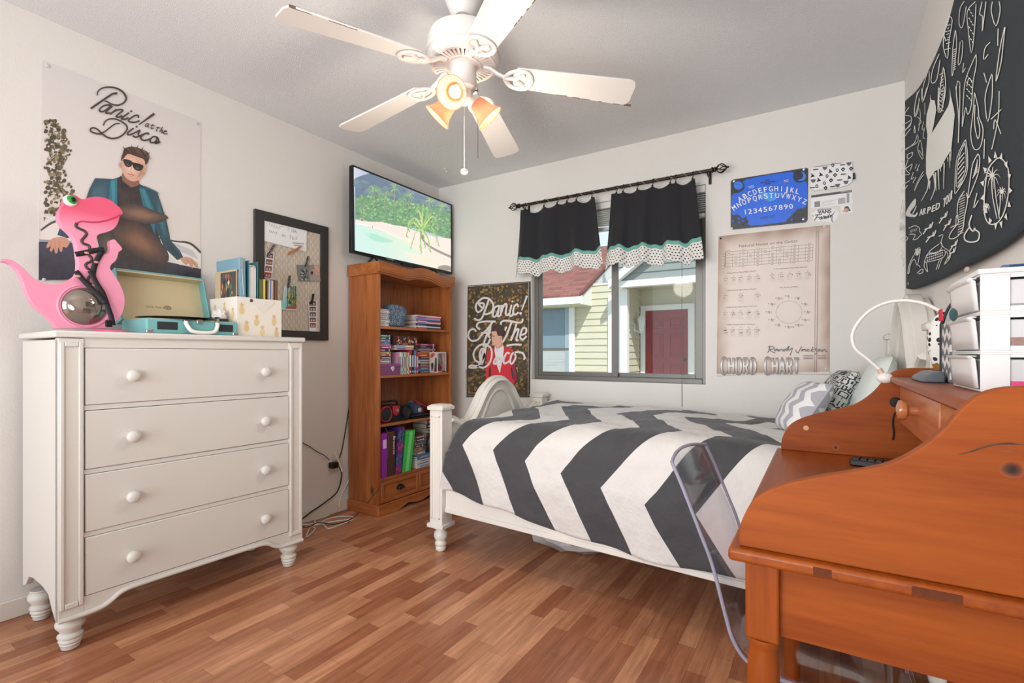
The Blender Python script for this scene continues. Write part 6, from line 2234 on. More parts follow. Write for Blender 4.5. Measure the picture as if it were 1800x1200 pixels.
def lerp_edge(E_, y):
    for p, q in zip(E_, E_[1:]):
        if (p[0] - y) * (q[0] - y) <= 0 and abs(p[0] - q[0]) > 1e-9:
            return p[1] + (q[1] - p[1]) * (y - p[0]) / (q[0] - p[0])
    return (E_[0] if y > E_[0][0] else E_[-1])[1]


ya, yb_ = min(T_[0][0], B_[0][0]), -1.98
NU, NV = 90, 40
g = []
for i in range(NU + 1):
    y = ya + (yb_ - ya) * i / NU
    zt, zb2 = lerp_edge(T_, y), lerp_edge(B_, y)
    row = []
    for j in range(NV + 1):
        z = zt + (zb2 - zt) * j / NV
        bulge = .0025 * sin(y * 9 + z * 3)
        row.append((TX - .006 + bulge, y, z))
    g.append(row)
MB().sheet(g).build('cloth', mat('flag_cloth', (45, 52, 57), .9, .06, 6, .1, 300), fl_t, solid=.0012)
a = Art(at_flag, lift=.003, step=2e-6)
wl = (206, 208, 202)
f7 = crop(1580, 150, 4.8)
f8 = crop(1580, 320, 6.314)
fz = crop(1560, 0, 2.308)


def D(f_, L, w=1.0, n=3):
    for st in L:
        a.stroke(f_(st), w * 1.45, wl, n)


# dripping shape in the middle
a.poly(f7([(300, 70), (306, 115), (335, 120), (345, 200), (325, 330), (308, 400), (360, 310), (440, 170), (455, 100), (452, 12), (462, 80), (490, 180), (502, 240), (480, 450), (470, 540), (420, 610), (380, 690), (330, 720), (300, 770), (280, 800), (262, 740), (262, 600), (275, 410), (262, 330), (268, 240), (298, 130)]), wl)
for st in ([(285, 790), (270, 880), (220, 972)], [(320, 740), (330, 860), (295, 965)], [(355, 700), (362, 878)], [(405, 650), (400, 870)], [(455, 570), (458, 694)], [(335, 730), (338, 885)], [(292, 800), (290, 870)], [(468, 540), (466, 630)], [(372, 690), (374, 722)], [(435, 600), (440, 640)]):
    a.stroke(f7(st), lambda t: 2.2 - 1.3 * t, wl)
# the words
a.poly(f8([(210, 175), (150, 240), (110, 320), (110, 375), (190, 385), (215, 380), (245, 345), (230, 330), (205, 360), (150, 345), (160, 310), (215, 245)]), wl, 2)
for st in ([(175, 345), (205, 300), (222, 260)],):
    a.stroke(f8(st), 2.2, wl)
for c, (u, v), w, h in (('A', (262, 372), 38, 78), ('R', (300, 362), 34, 78), ('P', (345, 348), 36, 76), ('E', (390, 330), 36, 76), ('D', (430, 310), 44, 80), ('T', (512, 280), 34, 110), ('O', (545, 250), 30, 112), ('U', (580, 222), 30, 108), ('R', (608, 190), 24, 108)):
    p0, p1 = f8([(u, v)])[0], f8([(u + w, v - w * .42)])[0]
    for o_ in (0, .5, 1):
        a.text(c, (p0[0] + o_, p0[1]), (p1[0] - p0[0], p1[1] - p0[1]), (1.6, -h / 6.314 * .95), wl)
# birds
for (u, v) in ((540, 380), (590, 460), (375, 500), (405, 590), (675, 690), (655, 770)):
    D(f8, [[(u - 65, v + 75), (u - 20, v + 10), (u + 15, v), (u + 35, v - 60)], [(u - 50, v + 20), (u, v), (u + 10, v - 40)]], 1.4)
# winged lamp, banner balloon, wing, star, eye
D(f8, [[(470, 600), (520, 580), (500, 660), (530, 720), (600, 760), (620, 830), (540, 910), (590, 820), (560, 760)], [(330, 860), (360, 790), (440, 780), (540, 750), (530, 830), (340, 885), (330, 860)], [(330, 870), (320, 930), (350, 990)], [(345, 890), (355, 995)], [(480, 860), (440, 970)], [(510, 840), (465, 965)], [(480, 680), (400, 740), (370, 780), (440, 790), (510, 720), (490, 660)]], .8)
for k in range(9):
    for j in range(3):
        u, v = 345 + k * 20, 868 - k * 7 - j * 28
        a.poly(f8([(u, v), (u + 10, v - 14), (u + 18, v - 6), (u + 8, v + 6)]), wl)
D(f8, [[(130, 510), (200, 480), (265, 500), (270, 540), (295, 575), (265, 600), (240, 625), (180, 635), (215, 580), (140, 575)], [(130, 940), (150, 880), (200, 800), (250, 730), (280, 740), (260, 860), (240, 920), (200, 850), (150, 915), (135, 1000), (120, 1010), (130, 940)], [(255, 915), (280, 940)], [(48, 460), (40, 530)], [(25, 510), (80, 490)], [(45, 480), (70, 530)], [(50, 640), (80, 605), (120, 610), (110, 640), (60, 655)], [(50, 750), (80, 780), (60, 830), (85, 880), (70, 940)], [(240, 1010), (300, 960), (305, 1000), (260, 1015)]], .9)
for k in range(8):
    D(f8, [[(225 + k * 3, 810), (215 + k * 10, 735 + 8 * (k % 2))]], .8)
a.text('AD BOY', f8([(140, 560)])[0], (16, -4), (.5, -5), wl)
# feathered arm
D(f8, [[(790, 90), (720, 200), (705, 330), (720, 440), (690, 480), (620, 560), (605, 620), (690, 610), (770, 520), (790, 380), (825, 200), (815, 110)], [(690, 480), (695, 370), (720, 370)], [(690, 470), (620, 500)]], 1.1)
for k in range(16):
    v = 130 + k * 28
    D(f8, [[(735 - k * 1.5, v + 30), (800 - k * 1.5, v)]], .8)
# cap with eye, lower right
D(f8, [[(870, 360), (840, 470), (880, 540), (900, 500)], [(840, 500), (790, 580), (800, 640), (860, 660), (930, 640), (945, 560), (900, 520)]], 1.6)
# cone of ice cream, pencils and others along the left
D(f7, [[(195, 30), (160, 120), (150, 260), (180, 210), (190, 100)], [(195, 190), (205, 260), (185, 380)], [(175, 260), (215, 300), (185, 330)], [(250, 140), (252, 240)], [(240, 300), (225, 360), (240, 370)], [(250, 350), (235, 430), (252, 440)], [(150, 335), (145, 390), (157, 390), (150, 335)], [(110, 180), (75, 240), (125, 260), (115, 340), (60, 380), (55, 450), (120, 360)], [(60, 330), (120, 290)], [(60, 400), (125, 310)],
           [(80, 540), (150, 480), (175, 410), (180, 470), (120, 510), (85, 530)], [(200, 462), (180, 540), (230, 618), (232, 560), (212, 465), (195, 462)], [(190, 540), (232, 585)], [(40, 550), (70, 515), (55, 545)], [(135, 562), (95, 580), (100, 615), (130, 590), (135, 562)], [(45, 640), (70, 640), (50, 740), (90, 750), (110, 740), (80, 700), (100, 620)], [(60, 720), (130, 660), (110, 720)],
           [(170, 660), (155, 700)], [(200, 660), (170, 720), (190, 700)], [(140, 730), (120, 790), (145, 770)], [(165, 770), (135, 820)], [(240, 720), (170, 830), (150, 885)], [(245, 745), (200, 800), (150, 885)], [(110, 800), (60, 840), (50, 900), (95, 840)], [(60, 960), (35, 1110), (75, 1108)], [(70, 970), (60, 1060), (45, 1080)], [(35, 1160), (40, 1200)]], .8)
# tall things in the middle and right: lolly, cone, spear, flame, envelope, popsicle
D(f7, [[(510, 0), (525, 100), (545, 300), (540, 485), (550, 300), (555, 100), (550, 0)], [(365, 10), (358, 190), (372, 222), (390, 190), (410, 60), (405, 0)], [(215, 20), (225, 135), (270, 10)], [(610, 450), (530, 610), (510, 860), (525, 900), (620, 740), (628, 560), (612, 450)], [(605, 480), (545, 620), (528, 850), (610, 720), (615, 560), (605, 480)]], .95)
for k in range(7):
    v = 600 + k * 38
    D(f7, [[(540, v + 30), (600, v - 40)]], 1.2, 0)
for k in range(24):
    D(f7, [[(368 + (k % 4) * 9, 20 + k * 8), (374 + (k % 4) * 9, 28 + k * 8)]], .9, 0)
D(fz, [[(262, 62), (248, 110), (240, 180), (255, 235), (262, 160), (275, 80), (262, 62)], [(238, 130), (250, 160), (240, 140)], [(288, 120), (278, 190), (274, 305), (285, 260), (295, 180), (290, 120)], [(312, 165), (302, 255), (318, 240), (325, 170), (318, 160)], [(225, 215), (200, 280), (195, 330), (215, 320), (228, 240)], [(180, 285), (155, 360), (160, 405), (185, 330), (186, 285)], [(240, 270), (222, 400), (230, 450), (248, 360), (242, 275)], [(130, 370), (118, 440), (122, 465), (140, 400)],
           [(300, 325), (295, 380), (308, 470), (306, 575)], [(312, 330), (312, 420), (308, 575)], [(300, 325), (312, 330)], [(330, 250), (325, 290), (338, 270)],
           [(385, 215), (350, 290), (335, 340), (330, 400), (325, 510), (340, 430), (350, 460), (365, 420), (372, 330), (385, 260), (385, 215)], [(345, 345), (355, 310), (368, 330)], [(378, 370), (372, 450), (362, 540), (375, 600), (400, 590), (410, 520), (395, 470), (392, 430), (378, 370)], [(380, 420), (378, 500), (390, 560), (398, 520), (388, 470)],
           [(330, 0), (310, 30), (305, 90), (322, 105), (340, 20)], [(382, 0), (345, 40), (350, 110), (365, 208), (378, 120), (385, 10)], [(410, 0), (400, 50), (412, 60), (410, 120), (418, 60), (425, 0)], [(450, 0), (445, 40), (462, 100), (478, 40), (475, 0)], [(495, 105), (475, 200), (460, 325), (480, 250), (488, 180), (497, 105)], [(470, 110), (468, 180)],
           [(440, 165), (420, 190), (415, 235), (432, 215)], [(445, 295), (430, 340), (418, 400), (428, 490), (445, 390), (447, 300)], [(415, 290), (425, 330)], [(472, 365), (468, 470), (445, 590), (440, 600)], [(440, 480), (480, 440)], [(450, 520), (455, 480), (478, 540)], [(415, 560), (412, 640)]], .95)
for k in range(12):
    D(fz, [[(352 + (k % 3) * 8, 30 + k * 12), (358 + (k % 3) * 8, 36 + k * 12)], [(344 + (k % 3) * 9, 300 + k * 9), (350 + (k % 3) * 9, 306 + k * 9)]], 1.2, 0)
for k in range(10):
    D(fz, [[(246 + (k % 3) * 5, 90 + k * 12), (262 + (k % 2) * 6, 84 + k * 12)], [(226 + (k % 3) * 4, 300 + k * 12), (240, 292 + k * 12)], [(280, 200 + k * 9), (292, 194 + k * 9)]], .9, 0)
D(fz, [[(390, 620), (370, 660), (360, 720), (350, 800), (365, 770), (390, 700), (397, 640), (390, 620)], [(385, 780), (372, 840), (390, 810)]], 1)
for k in range(7):
    D(fz, [[(368 + k * 3, 720 - k * 10), (388, 690 - k * 8)]], .8, 0)
# sun frame with palms
D(fz, [[(462, 640), (430, 680), (415, 760), (412, 860), (430, 905), (465, 900), (495, 850), (512, 760), (508, 680), (480, 640), (462, 640)]], 1.3)
for k in range(15):
    t = 2 * pi * k / 15
    u, v = 462 + 52 * cos(t), 770 + 134 * sin(t)
    u2, v2 = 462 + 66 * cos(t), 770 + 162 * sin(t)
    d_ = (-sin(t) * 7, cos(t) * 13)
    a.poly(fz([(u - d_[0], v - d_[1]), (u2, v2), (u + d_[0], v + d_[1])]), wl)
D(fz, [[(440, 720), (445, 800), (462, 885)], [(450, 720), (458, 800), (472, 885)], [(478, 790), (470, 870)]], 1)
for (cu, cv, r) in ((442, 712, 42), (482, 780, 26), (420, 840, 18)):
    for k in range(9):
        t = 2 * pi * k / 9
        a.stroke(fz([(cu, cv), (cu + r * .5 * cos(t), cv + r * .6 * sin(t) - 8), (cu + r * .8 * cos(t), cv + r * 1.1 * sin(t) + 6)]), lambda q: 2.2 * (1.05 - q), wl)
a.build('white_print', ink('printed_cloth', .85), fl_t)
for u, v in ((1592, 189), (1597, 498)):
    p = at(u, v, x=TX - .009)
    MB().lathe([(.007, -.001), (.007, .002), (.004, .003), (.004, -.001)], p, 12, Matrix.Rotation(-pi / 2, 4, 'Y')).build('grommet', mat('grommet', (180, 176, 168), .3, metal=.7), fl_t)
# ---------------------------------------------------------------- curtain rod and two short valances
bronze = mat('rod_bronze', (52, 42, 38), .4, .1, 20, metal=.5)
RYY, RZZ = -.09, 2.137
rod = thing('curtain_rod', 'dark bronze curtain rod with cage finials above the window', 'curtain rod', (1.5, RYY, RZZ))
RX = Matrix.Rotation(pi / 2, 4, 'Y')
MB().tube([(.845, RYY, RZZ), (2.175, RYY, RZZ)], .0105, 12).build('rod', bronze, rod)
for x0, sg_ in ((.845, -1), (2.175, 1)):
    mb = MB()
    mb.lathe([(0, 0), (.017, 0), (.017, .006), (.01, .012), (.015, .016), (.015, .022), (.006, .026)], (x0, RYY, RZZ), 14, Matrix.Rotation(sg_ * pi / 2, 4, 'Y'))
    for k in range(6):
        t = 2 * pi * k / 6
        P = [(x0 + sg_ * (.024 + .062 * s), RYY + .027 * sin(pi * s ** .8) * cos(t + s * 1.2), RZZ + .027 * sin(pi * s ** .8) * sin(t + s * 1.2)) for s in [i / 10 for i in range(11)]]
        mb.tube(P, .003, 6)
    mb.ball((x0 + sg_ * .09, RYY, RZZ), .006, 10, 8)
    mb.build('finial', bronze, rod)
for x in (.875, 2.15):
    mb = MB().box((x - .008, -.006, RZZ - .055), (x + .008, -.0006, RZZ + .02)).tube([(x, -.004, RZZ - .02), (x, -.05, RZZ - .022), (x, RYY, RZZ - .014)], .005, 8)
    mb.build('bracket', bronze, rod)
P = []
for i in range(150):
    t = i / 149
    x = .87 + 1.28 * t
    an = 2 * pi * 15 * t
    P.append((x, RYY + .0135 * cos(an), RZZ + .0135 * sin(an)))
fw_ = MB().tube(P, .0011, 5)
for i in range(5, 150, 9):
    fw_.ball(P[i], .003, 6, 4)
tag(fw_.build('fairy_lights', mat('wire_copper', (190, 176, 156), .4, metal=.5)), 'thin wire of fairy lights wound around the curtain rod', 'lights')


def cloth_mat(name, rgb, **k):
    return mat(name, rgb, .85, .06, 30, .12, 400, **k)


def dots_mat():
    m, nt, P_, N, L = new_mat('trim_dots')
    uv = N('ShaderNodeUVMap').outputs[0]
    sx = N('ShaderNodeSeparateXYZ')
    L(uv, sx.inputs[0])
    row = mth(N, L, 'FLOOR', mth(N, L, 'DIVIDE', sx.outputs['Y'], .017))
    off = mth(N, L, 'MULTIPLY', mth(N, L, 'MODULO', row, 2.0), .0105)
    fx = mth(N, L, 'SUBTRACT', mth(N, L, 'FRACT', mth(N, L, 'DIVIDE', mth(N, L, 'ADD', sx.outputs['X'], off), .021)), .5)
    fy = mth(N, L, 'SUBTRACT', mth(N, L, 'FRACT', mth(N, L, 'DIVIDE', sx.outputs['Y'], .017)), .5)
    d = mth(N, L, 'ADD', mth(N, L, 'MULTIPLY', fx, fx), mth(N, L, 'MULTIPLY', fy, fy))
    k = mth(N, L, 'LESS_THAN', d, .055)
    L(mixcol(N, L, k, lin((222, 220, 214)), lin((52, 52, 56))), P_.inputs['Base Color'])
    P_.inputs['Roughness'].default_value = .9
    return m


black_cloth = cloth_mat('valance_black', (30, 30, 34), sheen=.15)
teal_cloth = cloth_mat('valance_teal', (112, 170, 158))
dots = dots_mat()


def valance(label, xt0, xt1, xb0, xb1, clips, zb0, zb1, seed, folds):
    v = thing('window_valance', label, 'curtain', ((xt0 + xt1) / 2, RYY, 1.6))
    rn = random.Random(seed)
    NU_ = 100
    cl_ = sorted(clips)

    def sag(x):
        for p, q in zip(cl_, cl_[1:]):
            if p <= x <= q:
                s = (x - p) / (q - p)
                w_ = q - p
                return -.5 * w_ * .62 * 4 * s * (1 - s) * (.75 if w_ > .1 else .6)
        return 0

    ph = [rn.uniform(0, 6) for _ in range(4)]

    def pt(s, t):
        """s across 0..1, t down 0..1"""
        xt, xb = xt0 + (xt1 - xt0) * s, xb0 + (xb1 - xb0) * s
        ztop = 2.102 + sag(xt)
        zbot = zb0 + (zb1 - zb0) * s + .012 * sin(folds * s * 2 * pi + ph[0]) + .006 * sin(folds * 2.3 * s * 2 * pi + ph[1])
        x = xt + (xb - xt) * t ** .9
        y = RYY - .004 - (.012 + .034 * t) * (.5 + .5 * sin(folds * s * 2 * pi + ph[0])) * (1) - .006 * sin(folds * 2.3 * s * 2 * pi + ph[1]) * t + .008 * sin(9 * s + 4 * t)
        return Vector((x, y, ztop + (zbot - ztop) * t))
    L_ = .45

    def strip(t0, t1, n, name, m, lift, th):
        g, uv = [], []
        for i in range(NU_ + 1):
            row, ur = [], []
            for j in range(n + 1):
                t = t0 + (t1 - t0) * j / n
                row.append(pt(i / NU_, t) + Vector((0, -lift, 0)))
                ur.append((i / NU_ * (xb1 - xb0) * 1.08, t * L_))
            g.append(row)
            uv.append(ur)
        return MB().sheet(g, uv=uv).build(name, m, v, solid=th)
    strip(0, .76, 16, 'curtain_panel', black_cloth, 0, .0015)
    strip(.755, 1, 7, 'trim', dots, .001, .0015)
    strip(.735, .785, 2, 'ribbon', teal_cloth, .003, .001)
    for i, x in enumerate(cl_):
        s = (x - xt0) / (xt1 - xt0)
        p = pt(min(max(s, .0), 1), 0)
        P_ = [(x + .002 * sin(t), RYY + .0165 * cos(t), RZZ - .004 + .0165 * sin(t)) for t in [2 * pi * k / 16 for k in range(16)]]
        rg = MB().tube(P_, .0018, 6, True, True)
        rg.tube([(x, RYY, RZZ - .02), (x, p.y, p.z + .004)], .0016, 6)
        rg.box((x - .005, p.y - .004, p.z - .008), (x + .005, p.y + .004, p.z + .006))
        rg.build('clip_ring', bronze, v)


def xa(px):
    return at(px, 350, y=RYY).x


valance('left black window valance with dotted white trim', xa(916), xa(1046), xa(909), xa(1064), [xa(p) for p in (924, 957, 981, 998, 1014, 1041)], 1.618, 1.63, 2, 3.2)
valance('right black window valance with dotted white trim', xa(1075), xa(1222), xa(1064.5), xa(1240), [xa(p) for p in (1084, 1096, 1121, 1148, 1179, 1188, 1218)], 1.625, 1.60, 6, 3.6)

# ---------------------------------------------------------------- ceiling fan
fan_w = mat('fan_white', (226, 222, 216), .4, .02)
FX, FY, FZ = 1.57, -1.696, 2.06
fan = thing('ceiling_fan', 'white five-blade ceiling fan with three glowing bell shades', 'ceiling fan', (FX, FY, H))
FC = (FX, FY, 0)
MB().lathe([(0, 2.44), (.072, 2.44), (.075, 2.425), (.07, 2.395), (.055, 2.36), (.04, 2.335), (.034, 2.332), (.03, 2.34), (0, 2.34)], FC, 32).build('canopy', fan_w, fan)
MB().lathe([(.0, 2.35), (.013, 2.35), (.013, 2.28), (0, 2.28)], FC, 16).build('downrod', fan_w, fan)
motor = MB().lathe([(.0, 2.275), (.05, 2.275), (.1, 2.27), (.128, 2.258), (.137, 2.235), (.137, 2.195), (.145, 2.19), (.145, 2.182), (.137, 2.176), (.139, 2.164), (.133, 2.152), (.124, 2.148), (.124, 2.158), (.05, 2.162), (0, 2.162)], FC, 48).build('motor_housing', fan_w, fan)
# slotted underside: a ring with real slots cut between spokes
MB().lathe([(.054, 2.1605), (.1235, 2.1575)], FC, 40, None, True, False).build('vent_cavity', mat('vent_dark', (126, 112, 100), .8), motor)
mb = MB()
for k in range(40):
    t = 2 * pi * k / 40
    M = Matrix.Translation((FX, FY, 0)) @ Matrix.Rotation(t, 4, 'Z')
    mb.box((.066, -.0052, 2.147), (.118, .0052, 2.154), M)
mb.lathe([(.112, 2.146), (.1235, 2.146), (.1235, 2.155), (.112, 2.155), (.112, 2.146)], FC, 48).lathe([(.046, 2.144), (.07, 2.144), (.07, 2.155), (.046, 2.155), (.046, 2.144)], FC, 48)
mb.build('vent_ring', fan_w, motor)
MB().lathe([(0, 2.15), (.056, 2.15), (.056, 2.143), (.049, 2.138), (.05, 2.075), (.047, 2.06), (.034, 2.05), (.034, 2.02), (.022, 2.005), (0, 2.0)], FC, 32).build('switch_housing', fan_w, fan)
PH = 10.674
for k in range(5):
    t = PH - k * 2 * pi / 5
    M = Matrix.Translation((FX, FY, 2.122)) @ Matrix.Rotation(t, 4, 'Z') @ Matrix.Rotation(math.radians(5.6), 4, 'Y')
    tilt = Matrix.Rotation(math.radians(-11), 4, 'X')
    r0, r1 = .205, .66
    w0, w1 = .052, .068
    out = [(r0, -w0), (r1 - .03, -w1), (r1 - .008, -w1 + .008), (r1, -w1 + .03), (r1, w1 - .03), (r1 - .008, w1 - .008), (r1 - .03, w1), (r0, w0), (r0 - .012, w0 * .6), (r0 - .016, 0), (r0 - .012, -w0 * .6)]
    b = MB().prism(out, 'xy', .004, .0105, M @ tilt).build('blade', fan_w, fan, bevel=.0015)
    if k in (3, 4, 0):
        mb = MB()
        rn = random.Random(k)
        for _ in range(7):
            s = rn.uniform(.35, .97)
            a0 = r0 + (r1 - r0) * s
            mb.box((a0, w1 * (.76 + .24 * s) - .0025, .0035), (a0 + rn.uniform(.01, .05), w1 * (.76 + .24 * s) + .0006, .011), M @ tilt)
        mb.build('chipped_edge', mat('chip_brown', (120, 92, 74), .8, .3, 40), b)
    # blade iron: arm and a heart shaped open plate
    mb = MB()
    mb.tube([M @ Vector(p) for p in ((.075, 0, .03), (.1, 0, .028), (.13, 0, .012), (.165, 0, .0))], [.012, .011, .01, .009], 8, flat=.7)
    oh = [tuple(p) for p in spline([(.16, 0, 0), (.175, -.03, 0), (.205, -.046, 0), (.245, -.04, 0), (.262, 0, 0), (.245, .04, 0), (.205, .046, 0), (.175, .03, 0)], 4, True)]
    mb.tube([M @ tilt @ Vector((p[0], p[1], -.001)) for p in oh], .0085, 6, True, True, flat=.6)
    mb.tube([M @ tilt @ Vector(p) for p in ((.16, 0, -.001), (.2, -.004, -.001), (.235, -.028, -.001))], .0075, 6)
    mb.tube([M @ tilt @ Vector(p) for p in ((.2, 0, -.001), (.235, .028, -.001))], .0075, 6)
    mb.build('blade_iron', fan_w, fan)
# light kit
shade_m, nt_, P_, N_, L_ = new_mat('amber_ribbed_glass')
P_.inputs['Base Color'].default_value = lin((250, 196, 152))
P_.inputs['Roughness'].default_value = .35
tcs = N_('ShaderNodeTexCoord')
ns = noise(N_, L_, tcs.outputs['Object'], 40, 2)
L_(mixcol(N_, L_, ns.outputs['Fac'], lin((246, 186, 148)), lin((250, 202, 168))), P_.inputs['Base Color'])
tr = N_('ShaderNodeBsdfTranslucent')
tr.inputs['Color'].default_value = lin((255, 196, 156))
mx = N_('ShaderNodeMixShader')
mx.inputs[0].default_value = .45
L_(P_.outputs[0], mx.inputs[1])
L_(tr.outputs[0], mx.inputs[2])
L_(mx.outputs[0], nt_.nodes['Material Output'].inputs['Surface'])
bulb_m = mat('bulb_glow', (255, 232, 196), .3, .0, 1, emit=1.0)
fil_m = mat('filament_glow', (255, 244, 214), .3, 0, 1, emit=9)
cam_dir = (CAM - Vector((FX, FY, 2.0))).normalized()
for az, tiltd in ((-1.25, 60), (3.6, 44), (.75, 44)):
    d = Vector((cos(az) * sin(math.radians(tiltd)), sin(az) * sin(math.radians(tiltd)), -cos(math.radians(tiltd))))
    base = Vector((FX, FY, 2.035)) + Vector((d.x, d.y, 0)) * .04
    q = d.to_track_quat('Z', 'Y').to_matrix().to_4x4()
    M = Matrix.Translation(base) @ q
    mb = MB()
    mb.tube([Vector((FX, FY, 2.035)), base, base + d * .02], .011, 8)
    mb.lathe([(0, .01), (.022, .01), (.025, .02), (.025, .036), (.02, .036)], (0, 0, 0), 20, M)
    ho = mb.build('lamp_holder', fan_w, fan)
    vs = []
    prof = [(.019, .026), (.025, .031), (.03, .045), (.033, .063), (.037, .08), (.045, .096), (.054, .107), (.0565, .109)]
    ms = MB()
    seg = 72
    g = []
    for k in range(seg + 1):
        t = 2 * pi * k / seg
        rr = 1 + .014 * cos(t * 36)
        g.append([M @ Vector((r * (rr if i > 0 else 1) * cos(t), r * (rr if i > 0 else 1) * sin(t), z)) for i, (r, z) in enumerate(prof)])
    sh = ms.sheet(g).build('bell_shade', shade_m, fan, solid=.0022, sharp=80)
    bu = MB().lathe([(0, .034), (.011, .036), (.013, .044), (.019, .054), (.023, .068), (.019, .082), (.01, .089), (0, .091)], (0, 0, 0), 20, M).build('bulb', bulb_m, fan)
    lamp('bulb_light', 'POINT', M @ Vector((0, 0, .098)), .4, (1, .82, .62), shadow_soft_size=.012)
lamp('fan_light', 'POINT', (FX, FY + .06, 1.70), 10, (1, .9, .78), shadow_soft_size=.09)
# pull chains
wx = at(818, 250, y=FY + .02)
for (pu, pb, x_, m, nm) in ((.0, 0, 0, fan_w, 'white'), (1, 0, 0, bronze, 'brown')):
    if nm == 'white':
        c0 = at(816, 205, y=FY - .03)
        c1 = at(818, 297, y=FY - .03)
    else:
        c0 = at(840, 150, y=FY + .04)
        c1 = at(841, 277, y=FY + .04)
    mb = MB()
    n = 46 if nm == 'white' else 60
    for k in range(n):
        p = c0.lerp(c1, k / (n - 1))
        mb.ball((c0.x + (c1.x - c0.x) * 0, c0.y, p.z), .0022 if nm == 'white' else .0015, 6, 4)
    mb.tube([(c0.x, c0.y, 2.06), (c0.x, c0.y, c1.z)], .0007, 4)
    mb.tube([(FX + (c0.x - FX) * .3, FY + (c0.y - FY) * .3, 2.06), (c0.x, c0.y, 2.06)], .002, 6)
    ch_ = mb.build('pull_chain', m, fan)
    if nm == 'white':
        MB().ball((c0.x, c0.y, c1.z - .008), .0145, 16, 10, (1, 1, .75)).build('chain_knob', mat('chain_knob', (236, 226, 214), .4), ch_)

# ---------------------------------------------------------------- bed
bed_w = mat('bed_paint', (224, 219, 210), .32, .02, 5)
BF, BHX = 1.0, 3.0


def near_y(x):
    return -1.155 - .0675 * (x - BF)


FAR = -.07
bed = thing('bed', 'white wooden bed frame with arched ends and turned feet under the window', 'bed', (2, -.6, 0))


def post(x, y, ztop, w=.042, zlow=.13):
    p = MB()
    p.box((x - w, y - w, zlow), (x + w, y + w, ztop - .03))
    p.build('post', bed_w, bed, bevel=.003)
    mb = MB()
    mb.hexa([(x - w - .01, y - w - .01, ztop - .03), (x + w + .01, y - w - .01, ztop - .03), (x + w + .01, y + w + .01, ztop - .03), (x - w - .01, y + w + .01, ztop - .03)],
            [(x - w - .012, y - w - .012, ztop - .012), (x + w + .012, y - w - .012, ztop - .012), (x + w + .012, y + w + .012, ztop - .012), (x - w - .012, y + w + .012, ztop - .012)])
    mb.hexa([(x - w - .012, y - w - .012, ztop - .0119), (x + w + .012, y - w - .012, ztop - .0119), (x + w + .012, y + w + .012, ztop - .0119), (x - w - .012, y + w + .012, ztop - .0119)],
            [(x - w + .005, y - w + .005, ztop), (x + w - .005, y - w + .005, ztop), (x + w - .005, y + w - .005, ztop), (x - w + .005, y + w - .005, ztop)])
    mb.build('post_cap', bed_w, bed, bevel=.004)
    boxo('post_base', (x - w - .012, y - w - .012, zlow), (x + w + .012, y + w + .012, zlow + .022), bed_w, bed, bevel=.004)
    # raised panel frame on the faces
    mb = MB()
    z0, z1 = zlow + .05, ztop - .06
    i = w - .014
    for sgn in (-1, 1):
        for a_, b_ in (((-i, z0), (-i + .007, z1)), ((i - .007, z0), (i, z1)), ((-i, z1 - .007), (i, z1)), ((-i, z0), (i, z0 + .007))):
            mb.box((x + a_[0], y + sgn * w - (.003 if sgn > 0 else .003), a_[1]), (x + b_[0], y + sgn * w + .003, b_[1]))
    mb.build('post_moulding', bed_w, bed, bevel=.001)
    MB().lathe([(.022, 0), (.027, .004), (.029, .014), (.029, .024), (.026, .028), (.032, .034), (.033, .044), (.028, .052), (.027, .058), (.035, .068), (.038, .084), (.036, .098), (.028, .108), (.026, .114), (.034, .12), (.034, .1305)], (x, y, 0), 22).build('foot', bed_w, bed)


post(BF, near_y(BF), .782)
post(BF + .02, FAR - .035, .775)
post(BHX + .035, near_y(BHX + .035) + .02, 1.15, .036)
post(BHX + .035, FAR - .06, 1.15, .036)


def arch(xc, y0, y1, zlow, prof, th, name):
    """arched panel board between two posts; prof: (fraction, z)"""
    P_ = [(y0 + (y1 - y0) * f, z) for f, z in prof]
    P_ = [tuple(p)[:2] for p in spline([(a_, b_, 0) for a_, b_ in P_], 6)]
    pn = MB().prism(P_ + [(y1, zlow), (y0, zlow)], 'yz', xc - th / 2, xc + th / 2)
    o = pn.build(name, bed_w, bed, bevel=.006)
    # thick rounded rim following the top and an inner bead
    inner = []
    c = Vector(((y0 + y1) / 2, zlow + .12, 0))
    mid = [p for p in P_ if y0 + (y1 - y0) * .14 < p[0] < y0 + (y1 - y0) * .86] if y1 > y0 else P_
    for s_ in (-1, 1):
        rim = [(xc + s_ * (th / 2 + .004), y, z - .028) for y, z in P_]
        MB().tube(rim, .022, 8, flat=.55).build('rim_moulding', bed_w, o)
        zr = max(p[1] for p in P_)
        inn = []
        for y, z in mid:
            f = (y - c.x) / (abs(y1 - y0) / 2)
            inn.append((xc + s_ * (th / 2 + .002), c.x + (y - c.x) * .8, zlow + (z - zlow) - .085))
        MB().tube(inn, .01, 8).build('inner_moulding', bed_w, o)
    return o


